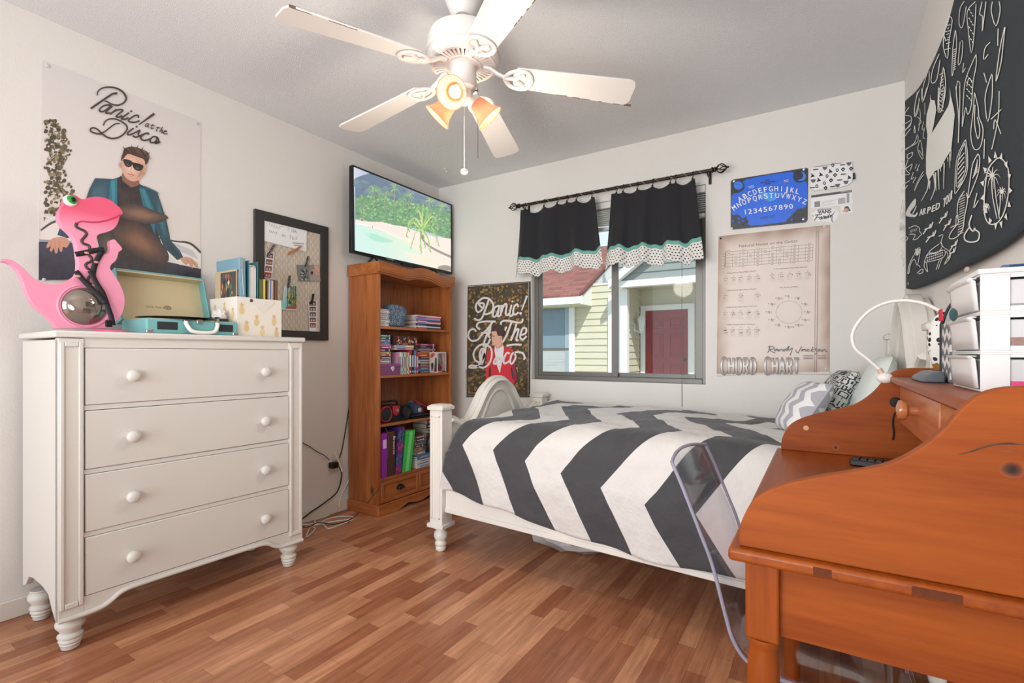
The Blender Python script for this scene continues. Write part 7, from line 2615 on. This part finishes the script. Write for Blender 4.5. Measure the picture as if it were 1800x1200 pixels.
ny = near_y(BF) + .042
fy_ = FAR - .035 - .042
arch(BF + .008, ny, fy_, .3, [(0, .722), (.05, .71), (.1, .688), (.155, .684), (.21, .705), (.275, .775), (.35, .86), (.43, .906), (.5, .917), (.57, .906), (.65, .86), (.725, .775), (.79, .705), (.845, .684), (.9, .688), (.95, .71), (1, .722)], .034, 'footboard')
ny = near_y(BHX + .035) + .02 + .036
fy_ = FAR - .06 - .036
arch(BHX + .03, ny, fy_, .3, [(0, 1.07), (.05, 1.05), (.1, 1.01), (.155, .995), (.21, 1.02), (.275, 1.1), (.35, 1.2), (.43, 1.262), (.5, 1.285), (.57, 1.262), (.65, 1.2), (.725, 1.1), (.79, 1.02), (.845, .995), (.9, 1.01), (.95, 1.05), (1, 1.07)], .05, 'headboard')
x0_, x1_ = BF + .043, BHX - .002
for off, ya_ in ((0, None),):
    mb = MB()
    ya_, yb2 = near_y(x0_), near_y(x1_)
    for z0, z1, o in ((.215, .365, 0), (.215, .24, .006)):
        mb.hexa([(x0_, ya_ - .012 - o, z0), (x1_, yb2 - .012 - o, z0), (x1_, yb2 + .014, z0), (x0_, ya_ + .014, z0)], [(x0_, ya_ - .012 - o, z1), (x1_, yb2 - .012 - o, z1), (x1_, yb2 + .014, z1), (x0_, ya_ + .014, z1)])
    mb.build('side_rail', bed_w, bed, bevel=.003)
boxo('side_rail', (x0_ + .02, FAR - .045, .215), (x1_ - .0, FAR - .02, .365), bed_w, bed, bevel=.003)
mb = MB()
for k in range(9):
    x = 1.15 + k * .21
    mb.box((x, near_y(x) + .015, .335), (x + .07, FAR - .046, .352))
mb.build('slat', mat('slat_wood', (196, 166, 126), .7), bed)
mt = MB()
for a_ in ((.353, .66),):
    mt.hexa([(1.07, near_y(1.07) + .05, .353), (2.96, near_y(2.96) + .06, .353), (2.96, FAR - .06, .353), (1.07, FAR - .06, .353)], [(1.07, near_y(1.07) + .05, .655), (2.96, near_y(2.96) + .06, .655), (2.96, FAR - .06, .655), (1.07, FAR - .06, .655)])
tag(mt.build('mattress', mat('mattress_white', (222, 220, 216), .8), bevel=.03), 'white mattress on the bed under the chevron comforter', 'mattress')


# comforter with woven-in chevrons
def chevron_mat():
    m, nt, P_, N, L = new_mat('chevron_cotton')
    uv = N('ShaderNodeUVMap').outputs[0]
    sx = N('ShaderNodeSeparateXYZ')
    L(uv, sx.inputs[0])
    # triangle wave along v (distance across the bed), 0 at the left-pointing tips
    ph = mth(N, L, 'FRACT', mth(N, L, 'DIVIDE', mth(N, L, 'SUBTRACT', sx.outputs['Y'], .565), .82))
    tri = mth(N, L, 'SUBTRACT', 1.0, mth(N, L, 'ABSOLUTE', mth(N, L, 'SUBTRACT', mth(N, L, 'MULTIPLY', ph, 2.0), 1.0)))
    u = mth(N, L, 'SUBTRACT', sx.outputs['X'], mth(N, L, 'MULTIPLY', tri, .285))
    s = mth(N, L, 'FRACT', mth(N, L, 'DIVIDE', mth(N, L, 'SUBTRACT', u, 1.375), .385))
    k = mth(N, L, 'LESS_THAN', s, .5)
    tc = N('ShaderNodeTexCoord').outputs['Object']
    n = noise(N, L, tc, 14, 4)
    dark = mixcol(N, L, n.outputs['Fac'], lin((58, 58, 61)), lin((68, 67, 70)))
    lite = mixcol(N, L, n.outputs['Fac'], lin((208, 203, 198)), lin((218, 214, 210)))
    L(mixcol(N, L, k, lite, dark), P_.inputs['Base Color'])
    P_.inputs['Roughness'].default_value = .8
    P_.inputs['Sheen Weight'].default_value = .15
    b = N('ShaderNodeBump')
    b.inputs['Strength'].default_value = .6
    b.inputs['Distance'].default_value = .016
    mp = N('ShaderNodeMapping')
    mp.inputs['Scale'].default_value = (9, 5, 7)
    L(tc, mp.inputs['Vector'])
    L(noise(N, L, mp.outputs[0], 2.0, 4, .55).outputs['Fac'], b.inputs['Height'])
    L(b.outputs['Normal'], P_.inputs['Normal'])
    return m


from mathutils import noise as mnoise


def comforter():
    g, uv = [], []
    NUc, NVc = 170, 120
    Xa, Xb = 1.062, 2.975
    for i in range(NUc + 1):
        t = i / NUc
        row, ur = [], []
        x0c = Xa + (Xb - Xa) * t
        yn = near_y(x0c) - .034
        ztop = .705 + .02 * sin(pi * t) - .01 * t
        hem = .348 - .10 * min(1, max(0, (t - .02)) / .6) ** .8 + .01 * sin(11 * t) + .006 * sin(27 * t + 1)
        # the foot end drapes over the edge and the near corner pulls down to the post
        ed = min(1, t / .05)
        yfar = FAR - .03
        top_len = yfar - (yn + .13)
        side = ztop - .12 - hem
        arc = .13 * pi / 2 * 1.02
        tot = top_len + arc + side
        for j in range(NVc + 1):
            s = tot * j / NVc
            x = x0c
            if s < top_len:
                y = yfar - s
                z = ztop + .012 * sin(3 * y + 2 * x)
                e = min(1, s / .06)
                z -= .05 * (1 - e) ** 2
            elif s < top_len + arc:
                a_ = (s - top_len) / arc * pi / 2
                y = yn + .13 - .13 * sin(a_)
                z = ztop + .012 * sin(3 * y + 2 * x) * (1 - a_ / 1.6) - .13 * (1 - cos(a_))
            else:
                d = s - top_len - arc
                f = d / max(side, .01)
                y = yn - .012 * sin(f * pi) - .012 * sin(9 * x + .6) * f - .006 * sin(23 * x + 2) * f
                z = ztop - .13 - d
                x += -.05 * f * f * (1 - t) * (1 - ed * .0)
            # slope up from the footboard end
            z -= (1 - ed) ** 2 * .10 * (1 if s < top_len + arc else .3)
            if t < .12 and s < top_len + arc:
                z += -.012 * sin(12 * y) * (1 - t / .12)
            w = mnoise.fractal(Vector((x * 3.2, s * 2.6, 1.7)), 1.0, 2.0, 4)
            w2 = mnoise.ridged_multi_fractal(Vector((x * 3 + s * 2.2, s * 4.0 - x * 1.3, 4.2)), 1.0, 2.0, 3, 1.0, 2.0)
            amp = .011 * w + .0085 * (w2 - 1)
            if s < top_len:
                z += amp
            else:
                y -= amp * .9
                z += amp * .3
            row.append(Vector((x, min(y, FAR + .02), z)))
            ur.append((x0c, s + min(.21, max(0, .2 - .19 * (x0c - 1.35) / .8))))
        g.append(row)
        uv.append(ur)
    # arc-length v measured so that the side tips fall where the cloth shows them
    o = MB().sheet(g, uv=uv).build('comforter', chevron_mat(), None, solid=.012, sharp=180, offset=-1)
    return o


tag(comforter(), 'rumpled charcoal and white chevron comforter spread over the bed', 'comforter')


def cushion(name, label, c, size, m, rot, puff=.45, seed=1, thick=.55):
    rn = random.Random(seed)
    g1, g2 = [], []
    n = 18
    M = Matrix.Translation(Vector(c)) @ rot
    for i in range(n + 1):
        r1, r2 = [], []
        for j in range(n + 1):
            u, v = i / n * 2 - 1, j / n * 2 - 1
            pinch = 1 - .1 * (u * u * v * v)
            e = max(0, (1 - u * u) * (1 - v * v)) ** puff
            h = size[2] / 2 * e * (1 + .1 * mnoise.noise(Vector((u * 2, v * 2, seed))))
            cx_ = size[0] / 2 * u * (1 - .09 * (1 - v * v)) * pinch + .004 * mnoise.noise(Vector((u * 4, v * 4, seed + 3)))
            cy_ = size[1] / 2 * v * (1 - .09 * (1 - u * u)) * pinch
            r1.append(M @ Vector((cx_, cy_, h)))
            r2.append(M @ Vector((cx_, cy_, -h)))
        g1.append(r1)
        g2.append(r2)
    uv = [[(i / n, j / n) for j in range(n + 1)] for i in range(n + 1)]
    mb = MB().sheet(g1, uv=uv)
    mb.sheet([r[::-1] for r in g2], uv=[r[::-1] for r in uv])
    return mb, M


def pattern_mat(name, kind):
    m, nt, P_, N, L = new_mat(name)
    uv = N('ShaderNodeUVMap').outputs[0]
    sx = N('ShaderNodeSeparateXYZ')
    L(uv, sx.inputs[0])
    if kind == 'zig':
        ph = mth(N, L, 'FRACT', mth(N, L, 'MULTIPLY', sx.outputs['X'], 3.5))
        tri = mth(N, L, 'ABSOLUTE', mth(N, L, 'SUBTRACT', ph, .5))
        s = mth(N, L, 'FRACT', mth(N, L, 'ADD', mth(N, L, 'MULTIPLY', sx.outputs['Y'], 4.0), mth(N, L, 'MULTIPLY', tri, .9)))
        k = mth(N, L, 'LESS_THAN', s, .5)
        L(mixcol(N, L, k, lin((232, 230, 230)), lin((176, 174, 180))), P_.inputs['Base Color'])
    else:
        v = N('ShaderNodeTexVoronoi')
        v.inputs['Scale'].default_value = 13
        v.distance = 'CHEBYCHEV'
        L(uv, v.inputs['Vector'])
        n = noise(N, L, uv, 26, 2)
        k = mth(N, L, 'GREATER_THAN', mth(N, L, 'ADD', mth(N, L, 'FRACT', mth(N, L, 'MULTIPLY', v.outputs['Distance'], 3.2)), mth(N, L, 'MULTIPLY', n.outputs['Fac'], .5)), .72)
        L(mixcol(N, L, k, lin((38, 40, 46)), lin((206, 206, 200))), P_.inputs['Base Color'])
    P_.inputs['Roughness'].default_value = .85
    return m


E_ = lambda x, y, z: Matrix.Rotation(z, 4, 'Z') @ Matrix.Rotation(y, 4, 'Y') @ Matrix.Rotation(x, 4, 'X')
mb, M = cushion('', '', (2.655, -.66, .812), (.29, .30, .13), None, E_(0, -1.0, .35), seed=2)
tag(mb.build('cushion', pattern_mat('grey_zigzag', 'zig'), sharp=180), 'grey and white zigzag cushion leaning on the bed beside the desk', 'cushion')
mb, M = cushion('', '', (2.77, -.48, .85), (.31, .30, .12), None, E_(0, -1.05, .2), seed=5)
tag(mb.build('cushion', pattern_mat('black_white_print', 'geo'), sharp=180), 'black and white geometric cushion behind the zigzag cushion', 'cushion')
mb, M = cushion('', '', (2.905, -.62, .875), (.38, .46, .12), None, E_(0, -1.25, 0), seed=7)
tag(mb.build('pillow', mat('pillow_mint', (222, 230, 225), .85, .03, 8), sharp=180), 'pale mint bed pillow propped against the headboard', 'pillow')

# bag stuffed under the bed
tag(crumple('plastic_bag', (1.60, -.78, .001), .20, mat('bag_plastic', (176, 172, 172), .25, .15, 14, .3, 24), None, None, 12, (1.1, .8, .45), .3), 'translucent grey plastic bag lying on the floor under the bed', 'bag')
# ---------------------------------------------------------------- desk with hutch
dl, dd_ = (154, 77, 23), (128, 57, 14)
dx = pine('desk_pine_x', dl, dd_, 'x', .5, True, 0, .2)
dyp = pine('desk_pine_y', dl, dd_, 'y', .42, False, .08, .25)
dzp = pine('desk_pine_z', dl, dd_, 'z', .5, False, 0, .2)
QX0, QX1, QY0, QY1, QT = 2.607, W - .004, -2.372, -1.402, .75
desk = thing('desk', 'orange pine desk with curved hutch sides against the right wall', 'desk', (2.84, -1.88, 0))
# top: rounded edges, end grain blocks on its near edge
top = boxo('desktop', (QX0, QY0, QT - .02), (QX1, QY1, QT), dyp, desk, bevel=.006, seg=3)
for x, w_ in ((2.72, .022), (2.83, .05)):
    boxo('end_block', (x, QY0 - .0008, QT - .016), (x + w_, QY0 + .002, QT - .004), mat('desk_dark_block', (92, 42, 15), .9, .3, 60), top)
lg = .047
for x in (QX0 + .022, QX1 - .02 - lg):
    for y in (QY0 + .022, QY1 - .022 - lg):
        boxo('leg', (x, y, .607), (x + lg, y + lg, QT - .0202), dzp, desk, bevel=.004)
        c = (x + lg / 2, y + lg / 2, 0)
        r = lg / 2
        MB().lathe([(.016, 0), (.02, .006), (.022, .1), (.023, .3), (r * .98, .50), (r * .98, .57), (r * .86, .588), (r * .9, .594), (r * 1.0, .6), (r * .96, .6065), (0, .6068)], c, 24).build('leg_turning', dzp, desk)
ap_z0 = .618
boxo('apron', (QX0 + .022 + lg, QY0 + .034, ap_z0), (QX1 - .02 - lg, QY0 + .052, QT - .0202), dx, desk)
boxo('apron', (QX0 + .022 + lg, QY1 - .052, ap_z0), (QX1 - .02 - lg, QY1 - .034, QT - .0202), dx, desk)
boxo('apron', (QX1 - .05, QY0 + .022 + lg, ap_z0), (QX1 - .032, QY1 - .022 - lg, QT - .0202), dyp, desk)
boxo('front_rail', (QX0 + .036, QY0 + .022 + lg, .66), (QX0 + .054, QY1 - .022 - lg, QT - .0202), dyp, desk)
# hutch sides
side = [(2.621, .7503), (2.6215, .77), (2.626, .793), (2.644, .827), (2.675, .850), (2.72, .869), (2.769, .885), (2.808, .900), (2.839, .923), (2.863, .950), (2.885, .983), (2.902, .999), (2.921, 1.007), (2.944, 1.010)]
sd = [tuple(p)[:2] for p in spline([(a_, b_, 0) for a_, b_ in side], 5)] + [(QX1 - .001, 1.010), (QX1 - .001, .7503)]
for y in (QY0 + .016, QY1 - .034):
    MB().prism(sd, 'xz', y, y + .02).build('hutch_side', dx, desk, bevel=.004, seg=3)
hy0, hy1 = QY0 + .0365, QY1 - .0345
boxo('hutch_back', (QX1 - .014, hy0, .7503), (QX1 - .002, hy1, .985), dyp, desk)
boxo('hutch_shelf', (2.893, hy0, .966), (QX1 - .0145, hy1, .986), dyp, desk, bevel=.005)
# drawer hung under the shelf
dw = boxo('drawer', (2.915, -1.985, .856), (QX1 - .016, -1.438, .9655), pine('desk_pine_sheen', (206, 130, 84), (178, 96, 52), 'y', .3, False, .3), desk, bevel=.003)  # paler than the desk: window reflection is put into the pine colour
MB().lathe([(.011, 0), (.011, .012), (.013, .016), (.0215, .02), (.024, .028), (.022, .034), (.01, .038), (0, .0385)], (2.915, -1.735, .918), 22, Matrix.Rotation(-pi / 2, 4, 'Y')).build('knob', mat('knob_pine', (186, 116, 70), .25, .1, 20, coat=.5), dw)
# screw covers and knots
for u, v, y in ((1417, 752, QY1 - .0345),):
    p = at(u, v, y=y)
    MB().lathe([(.0075, -.001), (.0075, .0008), (0, .0012)], p, 16, Matrix.Rotation(pi / 2, 4, 'X')).build('screw_cover', mat('screw_cover', (206, 150, 104), .4), desk)
kn = Art(lambda u, v, l: Vector((at(u, v, y=QY0 + .016).x, QY0 + .016 - l, at(u, v, y=QY0 + .016).z)), lift=.0003)
c2 = crop(1160, 740, 2.609)
u, v = c2([(1615, 222)])[0]
kn.gain = 1.02
kn.soft([(u + 23 * cos(t), v + 15 * sin(t) + 2 * cos(t)) for t in [2 * pi * k / 12 for k in range(12)]], (140, 66, 20), (60, 30, 14), 8, .45)
kn.soft([(u + 10 * cos(t), v + 7 * sin(t)) for t in [2 * pi * k / 10 for k in range(10)]], (58, 30, 16), (26, 16, 12), 4, .3)
kn.stroke(c2([(1370, 152), (1430, 138), (1490, 118), (1560, 105), (1668, 108)]), lambda t: .8 + 2.6 * sin(pi * t), (84, 46, 26))
kn.stroke(c2([(1420, 140), (1445, 133), (1460, 126)]), lambda t: .5 + 2.4 * sin(pi * t), (60, 40, 26))
kn.stroke(c2([(1540, 104), (1600, 102), (1640, 106)]), lambda t: .5 + 2.6 * sin(pi * t), (50, 38, 28))
kn.stroke(c2([(1550, 136), (1600, 138), (1640, 148)]), lambda t: .4 + 2.8 * sin(pi * t), (132, 66, 36))
wf = ink('wood_figure', .65)
wf.node_tree.nodes['Principled BSDF'].inputs['Specular IOR Level'].default_value = .1
kn.build('wood_knot', wf, desk)
kn = Art(lambda u, v, l: Vector((at(u, v, y=QY1 - .034).x, QY1 - .034 - l, at(u, v, y=QY1 - .034).z)), lift=.0003)
for r, c in ((5.4, (140, 70, 34)), (3.6, (96, 48, 28)), (1.8, (56, 30, 20))):
    kn.ell(1469, 786, r, r * .95, c, 0, 18)
kn.build('wood_knot', ink('wood_figure', .65), desk)

# ---------------------------------------------------------------- on the desk
kb0, kb1 = at(1496, 800, z=QT + .02), at(1630, 806, z=QT + .02)
rm = thing('keyboard', 'black remote-like mini keyboard on the pine desktop', 'keyboard', (kb0.x + .1, kb0.y - .05, QT))
rx0, rx1, ry0, ry1 = kb0.x, kb0.x + .24, kb0.y - .09, kb0.y - .03
kbm = mat('keyboard_black', (26, 25, 26), .45)
rm.name = 'keyboard'
A_ = Matrix.Translation((kb0.x + .004, kb0.y - .0, QT + .0006)) @ Matrix.Rotation(math.radians(-12), 4, 'Z')
MB().box((0, -.05, 0), (.24, 0, .017), A_).build('key_tray', kbm, rm, bevel=.004)
mb = MB()
for i in range(14):
    for j in range(3):
        mb.box((.008 + i * .0165, -.046 + j * .0145, .017), (.021 + i * .0165, -.034 + j * .0145, .0205), A_)
mb.build('keys', mat('key_black', (44, 42, 42), .5), rm)
# dark strap hung behind the drawer
st_ = thing('dark_strap', 'black cord and pouch hanging from behind the hutch drawer', 'strap', at(1572, 700, y=-1.43))
p_ = at(1573, 706, x=2.905)
MB().ball((p_.x + .0, -1.4375 - .0 + .0, p_.z + .0), .012, 12, 8, (1.1, .25, 1.2)).build('pouch', mat('strap_black', (22, 22, 24), .7), st_)
P = [at(u, v, y=-1.4405) for u, v in ((1576, 722), (1571, 730), (1569, 745), (1571, 760), (1569, 773))]
MB().tube(spline(P, 4), .0022, 6).build('cord', mat('strap_black', (22, 22, 24), .7), st_)

# white gooseneck lamp clipped to the far hutch side
gl = thing('gooseneck_lamp', 'white clip lamp with bent gooseneck on the far hutch side', 'lamp', at(1552, 668, y=-1.43))
lw = mat('lamp_white', (232, 226, 218), .35)
p = at(1556, 664, y=-1.428)
MB().ball(p, .019, 20, 12, (1.1, 1.0, .85)).build('clip_base', lw, gl)
pts = [(1553, 657), (1545, 648), (1523, 629), (1504, 613), (1498, 592), (1505, 572), (1524, 550), (1552, 534), (1585, 528), (1620, 532), (1650, 545), (1668, 556)]
P = []
for i, (u, v) in enumerate(pts):
    P.append(at(u, v, y=-1.428 - .012 * max(0, i - 7)))
MB().tube(spline(P, 5), .0048, 10).build('gooseneck', lw, gl)
MB().tube([P[0] + Vector((0, 0, -.006)), P[1]], .0075, 10).build('collar', mat('lamp_collar', (206, 178, 156), .4), gl)
e_ = P[-1]
MB().lathe([(.006, -.005), (.012, 0), (.024, .03), (.022, .03), (.008, .004)], e_, 18, Vector((P[-1] - P[-3])).to_track_quat('Z', 'Y').to_matrix().to_4x4()).build('lamp_head', lw, gl)

# plastic tower of three drawers
ZS = .9866
tw = thing('drawer_tower', 'white plastic tower of three small drawers on the hutch shelf', 'drawer unit', (3.0, -1.99, ZS))
pw_ = mat('tower_white', (226, 224, 222), .3, .02)
frost = mat('frosted_plastic', (206, 204, 204), .25, .08, 14, alpha=1)
tx0, tx1, tya, tyb = 2.951, QX1 - .016, -2.098, -1.9
th_ = .0645
mb = MB()
for k in range(3):
    z0 = ZS + k * th_
    mb.box((tx0, tya, z0), (tx1, tyb, z0 + .0035))
    # side posts leave an open side window
    mb.box((tx0, tya, z0 + .0035), (tx0 + .036, tya + .003, z0 + th_ - .003)).box((tx0, tyb - .003, z0 + .0035), (tx1, tyb, z0 + th_ - .003))
    mb.box((tx0 + .036, tya, z0 + .0035), (tx1, tya + .003, z0 + .011)).box((tx0 + .036, tya, z0 + th_ - .008), (tx1, tya + .003, z0 + th_ - .003))
    mb.box((tx1 - .003, tya + .003, z0 + .0035), (tx1, tyb - .003, z0 + th_ - .003))
    mb.box((tx0, tya, z0 + th_ - .003), (tx1, tyb, z0 + th_))
mb.box((tx0 - .003, tya - .003, ZS + 3 * th_), (tx1, tyb + .003, ZS + 3 * th_ + .008))
mb.build('tower_frame', pw_, tw, bevel=.001)
fills = [((226, 70, 130), 'pink'), ((150, 120, 110), 'mixed'), ((150, 148, 146), 'grey')]
for k in range(3):
    z0 = ZS + k * th_ + .0045
    z1 = z0 + th_ - .0095
    d = boxo('drawer', (tx0 + .002, tya + .0045, z0), (tx1 - .004, tyb - .0045, z1 - .006), frost, tw, bevel=.002)
    g = []
    for i in range(9):
        y = tya + .004 + (tyb - tya - .008) * i / 8
        b_ = .005 * sin(pi * i / 8)
        g.append([(tx0 - .002 - b_ * .4, y, z0 + .001), (tx0 - .004 - b_ * .6, y, (z0 + z1) / 2), (tx0 - .006 - b_, y, z1 - .006), (tx0 - .01 - b_ * 1.2, y, z1 - .003), (tx0 - .011 - b_ * 1.2, y, z1 - .0005), (tx0 - .004, y, z1 - .001)])
    MB().sheet(g).build('drawer_front', pw_, d, solid=.002)
    boxo('contents', (tx0 + .037, tya + .0025, z0 + .004), (tx1 - .004, tya + .0042, z0 + (.014 if k == 0 else .02 if k == 1 else .01)), mat('contents_' + fills[k][1], fills[k][0], .6, .4, 120), d)
# bits lying on the tower
zt_ = ZS + 3 * th_ + .0082
tag(MB().prism([(-1.96, zt_), (-2.06, zt_), (-2.08, zt_ + .006), (-2.04, zt_ + .012)], 'yz', 2.99, 3.02).build('hair_clip', mat('clip_blue', (70, 110, 170), .4), bevel=.001), 'small blue clip lying on top of the drawer tower', 'clip')
rb = thing('rainbow_fan', 'rainbow striped folded fabric on top of the drawer tower', 'fabric', (3.02, -2.15, zt_))
for k, c in enumerate(((230, 90, 100), (72, 140, 80), (230, 190, 80), (232, 130, 60), (214, 60, 50))):
    r0, r1 = .012 + k * .013, .025 + k * .013
    n = 14
    pts2 = [(-2.098 + .0 - r1 * cos(pi * i / n), zt_ + .0006 + r1 * .8 * sin(pi * i / n)) for i in range(n + 1)] + [(-2.098 - r0 * cos(pi * i / n), zt_ + .0006 + r0 * .8 * sin(pi * i / n)) for i in range(n, -1, -1)]
    MB().prism(pts2, 'yz', 3.03, 3.045).build('stripe', mat('stripe_%d' % k, c, .6), rb)
pn = at(1700, 474, x=W - .03)
tag(MB().ball(pn, .012, 12, 8, (.5, 1.4, .7)).build('hair_scrunchie', mat('scrunchie_tan', (196, 176, 164), .8, .3, 60)), 'small beige scrunchie tucked under the edge of the black flag', 'scrunchie')

rt = at(1657, 552, x=2.935)
tag(MB().prism([(rt.y - .02, rt.z - .014), (rt.y + .006, rt.z - .014), (rt.y + .012, rt.z + .008), (rt.y - .012, rt.z + .01)], 'yz', 2.93, 2.933).build('fabric_label', mat('label_red', (196, 36, 56), .6)), 'small red fabric label sticking out beside the middle tower drawer', 'label')
rc = at(1676, 553, x=2.925)
tag(MB().lathe([(0, .003), (.009, .003), (.012, 0), (.009, -.003), (0, -.003)], rc, 18, Matrix.Rotation(pi / 2, 4, 'Y') @ Matrix.Rotation(.5, 4, 'X')).build('button_badge', mat('badge_teal', (40, 84, 84), .3, .5, 200)), 'small round teal and black badge at the middle tower drawer handle', 'badge')

# zigzag magazine file, dotted hot-air shape, stapler, red tag
mf = thing('magazine_file', 'grey and white zigzag magazine file between lamp and drawer tower', 'magazine file', (3.0, -1.79, ZS))
fy0, fy1 = -1.80, -1.712
q0 = at(1658, 635, y=-1.86)
fxa, fxb = 2.962, QX1 - .02
zig, nt_, P_, N_, L_ = new_mat('file_zigzag')
tc_ = N_('ShaderNodeTexCoord').outputs['Object']
sx_ = N_('ShaderNodeSeparateXYZ')
L_(tc_, sx_.inputs[0])
tri_ = mth(N_, L_, 'ABSOLUTE', mth(N_, L_, 'SUBTRACT', mth(N_, L_, 'FRACT', mth(N_, L_, 'DIVIDE', sx_.outputs['Y'], .042)), .5))
s_ = mth(N_, L_, 'FRACT', mth(N_, L_, 'ADD', mth(N_, L_, 'DIVIDE', sx_.outputs['Z'], .03), tri_))
L_(mixcol(N_, L_, mth(N_, L_, 'LESS_THAN', s_, .5), lin((220, 218, 214)), lin((104, 104, 108))), P_.inputs['Base Color'])
P_.inputs['Roughness'].default_value = .6
boxo('file_front', (fxa, fy0, ZS), (fxa + .004, fy1, ZS + .13), zig, mf)
sp = [(fxa + .004, ZS), (fxb, ZS), (fxb, ZS + .235), (fxb - .03, ZS + .235), (fxa + .03, ZS + .2), (fxa + .012, ZS + .165), (fxa + .004, ZS + .13)]
for y in (fy0, fy1 - .004):
    MB().prism(sp, 'xz', y, y + .004).build('file_side', mat('file_inside', (170, 168, 166), .7), mf)
rimp = [(fxa, ZS), (fxa, ZS + .13)] + sp[6:3:-1][0:0] + [(fxa + .012, ZS + .165), (fxa + .03, ZS + .2), (fxb - .03, ZS + .235)]
MB().tube([(x, fy1 - .001, z) for x, z in rimp], .004, 6).build('edge_piping', mat('piping_black', (36, 36, 38), .6, .6, 90), mf)
ba = thing('storage_basket', 'dotted black and white fabric pouch with gold base behind the zigzag file', 'pouch', (3.0, -1.7, ZS))
bx = 2.985
dm, nt_, P_, N_, L_ = new_mat('pouch_dots')
tc_ = N_('ShaderNodeTexCoord').outputs['Object']
vv = N_('ShaderNodeTexVoronoi')
vv.inputs['Scale'].default_value = 62
vv.inputs['Randomness'].default_value = .35
L_(tc_, vv.inputs['Vector'])
L_(mixcol(N_, L_, mth(N_, L_, 'LESS_THAN', vv.outputs['Distance'], .36), lin((226, 224, 218)), lin((38, 38, 42))), P_.inputs['Base Color'])
P_.inputs['Roughness'].default_value = .8
MB().lathe([(.022, .05), (.028, .07), (.032, .1), (.03, .13), (.022, .158), (.01, .178), (0, .182)], (2.985, -1.585, ZS - .012), 24).build('dotted_top', dm, ba)
MB().lathe([(.018, .034), (.022, .05), (.019, .05)], (2.985, -1.585, ZS - .012), 24).build('gold_band', mat('band_gold', (170, 130, 60), .4, metal=.5), ba)
MB().lathe([(0, .0125), (.013, .0125), (.018, .034), (.015, .035)], (2.985, -1.585, ZS - .012), 24).build('base', mat('base_maroon', (110, 44, 52), .5), ba)
sl = at(1640, 650, y=-1.66)
mb = MB().hexa([(2.935, -1.70, ZS), (3.01, -1.70, ZS), (3.01, -1.62, ZS), (2.935, -1.62, ZS)], [(2.96, -1.695, ZS + .03), (3.01, -1.695, ZS + .036), (3.01, -1.625, ZS + .036), (2.96, -1.625, ZS + .03)])
mb = MB().hexa([(2.925, -1.66, ZS), (2.995, -1.80 + .02, ZS), (2.995, -1.60, ZS), (2.94, -1.56, ZS)], [(2.955, -1.66, ZS + .03), (2.99, -1.76, ZS + .034), (2.99, -1.61, ZS + .034), (2.96, -1.58, ZS + .03)])
mb = MB().prism([(2.915, ZS), (2.955, ZS), (2.955, ZS + .024), (2.935, ZS + .022), (2.918, ZS + .01)], 'xz', -1.80, -1.64)
tag(mb.build('glasses_case', mat('case_slate', (84, 90, 98), .35), bevel=.003), 'dark slate glasses case on the shelf edge before the dotted pouch', 'case')

# ---------------------------------------------------------------- clear acrylic chair
ac = bpy.data.materials.new('clear_acrylic')
ac.use_nodes = True
nt_ = ac.node_tree
nt_.nodes.clear()
N_, L_ = nt_.nodes.new, nt_.links.new
o_ = N_('ShaderNodeOutputMaterial')
tr = N_('ShaderNodeBsdfTransparent')
tr.inputs['Color'].default_value = (.955, .95, .97, 1)
gl_ = N_('ShaderNodeBsdfGlossy')
gl_.inputs['Roughness'].default_value = .04
lw_ = N_('ShaderNodeLayerWeight')
lw_.inputs['Blend'].default_value = .3
tcn = N_('ShaderNodeTexCoord')
nn = noise(N_, L_, tcn.outputs['Object'], 6, 3)
mx = N_('ShaderNodeMixShader')
L_(mth(N_, L_, 'MULTIPLY', lw_.outputs['Fresnel'], mth(N_, L_, 'MULTIPLY_ADD', nn.outputs['Fac'], .3, .2)), mx.inputs[0])
L_(tr.outputs[0], mx.inputs[1])
L_(gl_.outputs[0], mx.inputs[2])
L_(mx.outputs[0], o_.inputs['Surface'])
chr_ = thing('acrylic_chair', 'clear acrylic chair tucked under the near side of the desk', 'chair', (2.62, -1.82, 0))
# profile of the bent sheet: back, seat, front fall, foot
prof = [(2.418, .784), (2.436, .75), (2.455, .712), (2.487, .638), (2.517, .568), (2.545, .47), (2.562, .42), (2.585, .385), (2.62, .366), (2.68, .36), (2.80, .36), (2.87, .35), (2.905, .31), (2.91, .25)]
pr = spline([(a_, b_, 0) for a_, b_ in prof], 6)
g = []
n = len(pr)
ym_ = -1.815
for i, p in enumerate(pr):
    t = i / (n - 1)
    w_ = .145 + .05 * min(1, t / .45)
    row = []
    for j in range(13):
        s = j / 12 * 2 - 1
        cur = (1 - s * s)
        # the back is dished: its middle lies behind its edges
        bx_ = -.018 * cur * max(0, 1 - t / .4)
        tz = .014 * cur * max(0, 1 - t / .12)
        row.append(Vector((p.x + bx_ + .012 * (s + 1) * max(0, 1 - t / .4), ym_ + w_ * s, p.y + tz - .0)))
    g.append(row)
sh = MB().sheet(g).build('shell', ac, chr_, solid=.007, sharp=60)
rim = mat('acrylic_edge', (188, 186, 206), .15, .05, 20, trans=.5)
for j in (0, 12):
    MB().tube([r[j] for r in g], .0042, 8).build('edge', rim, sh)
MB().tube(g[0], .0045, 8).build('edge', rim, sh)
for x, y in ((2.62, ym_ - .15), (2.62, ym_ + .15), (2.88, ym_ - .15), (2.88, ym_ + .15)):
    MB().tube([(x, y, .36 if x < 2.8 else .34), (x + (-.03 if x < 2.8 else .02), y, .003)], [.014, .012], 12).build('leg', ac, chr_)
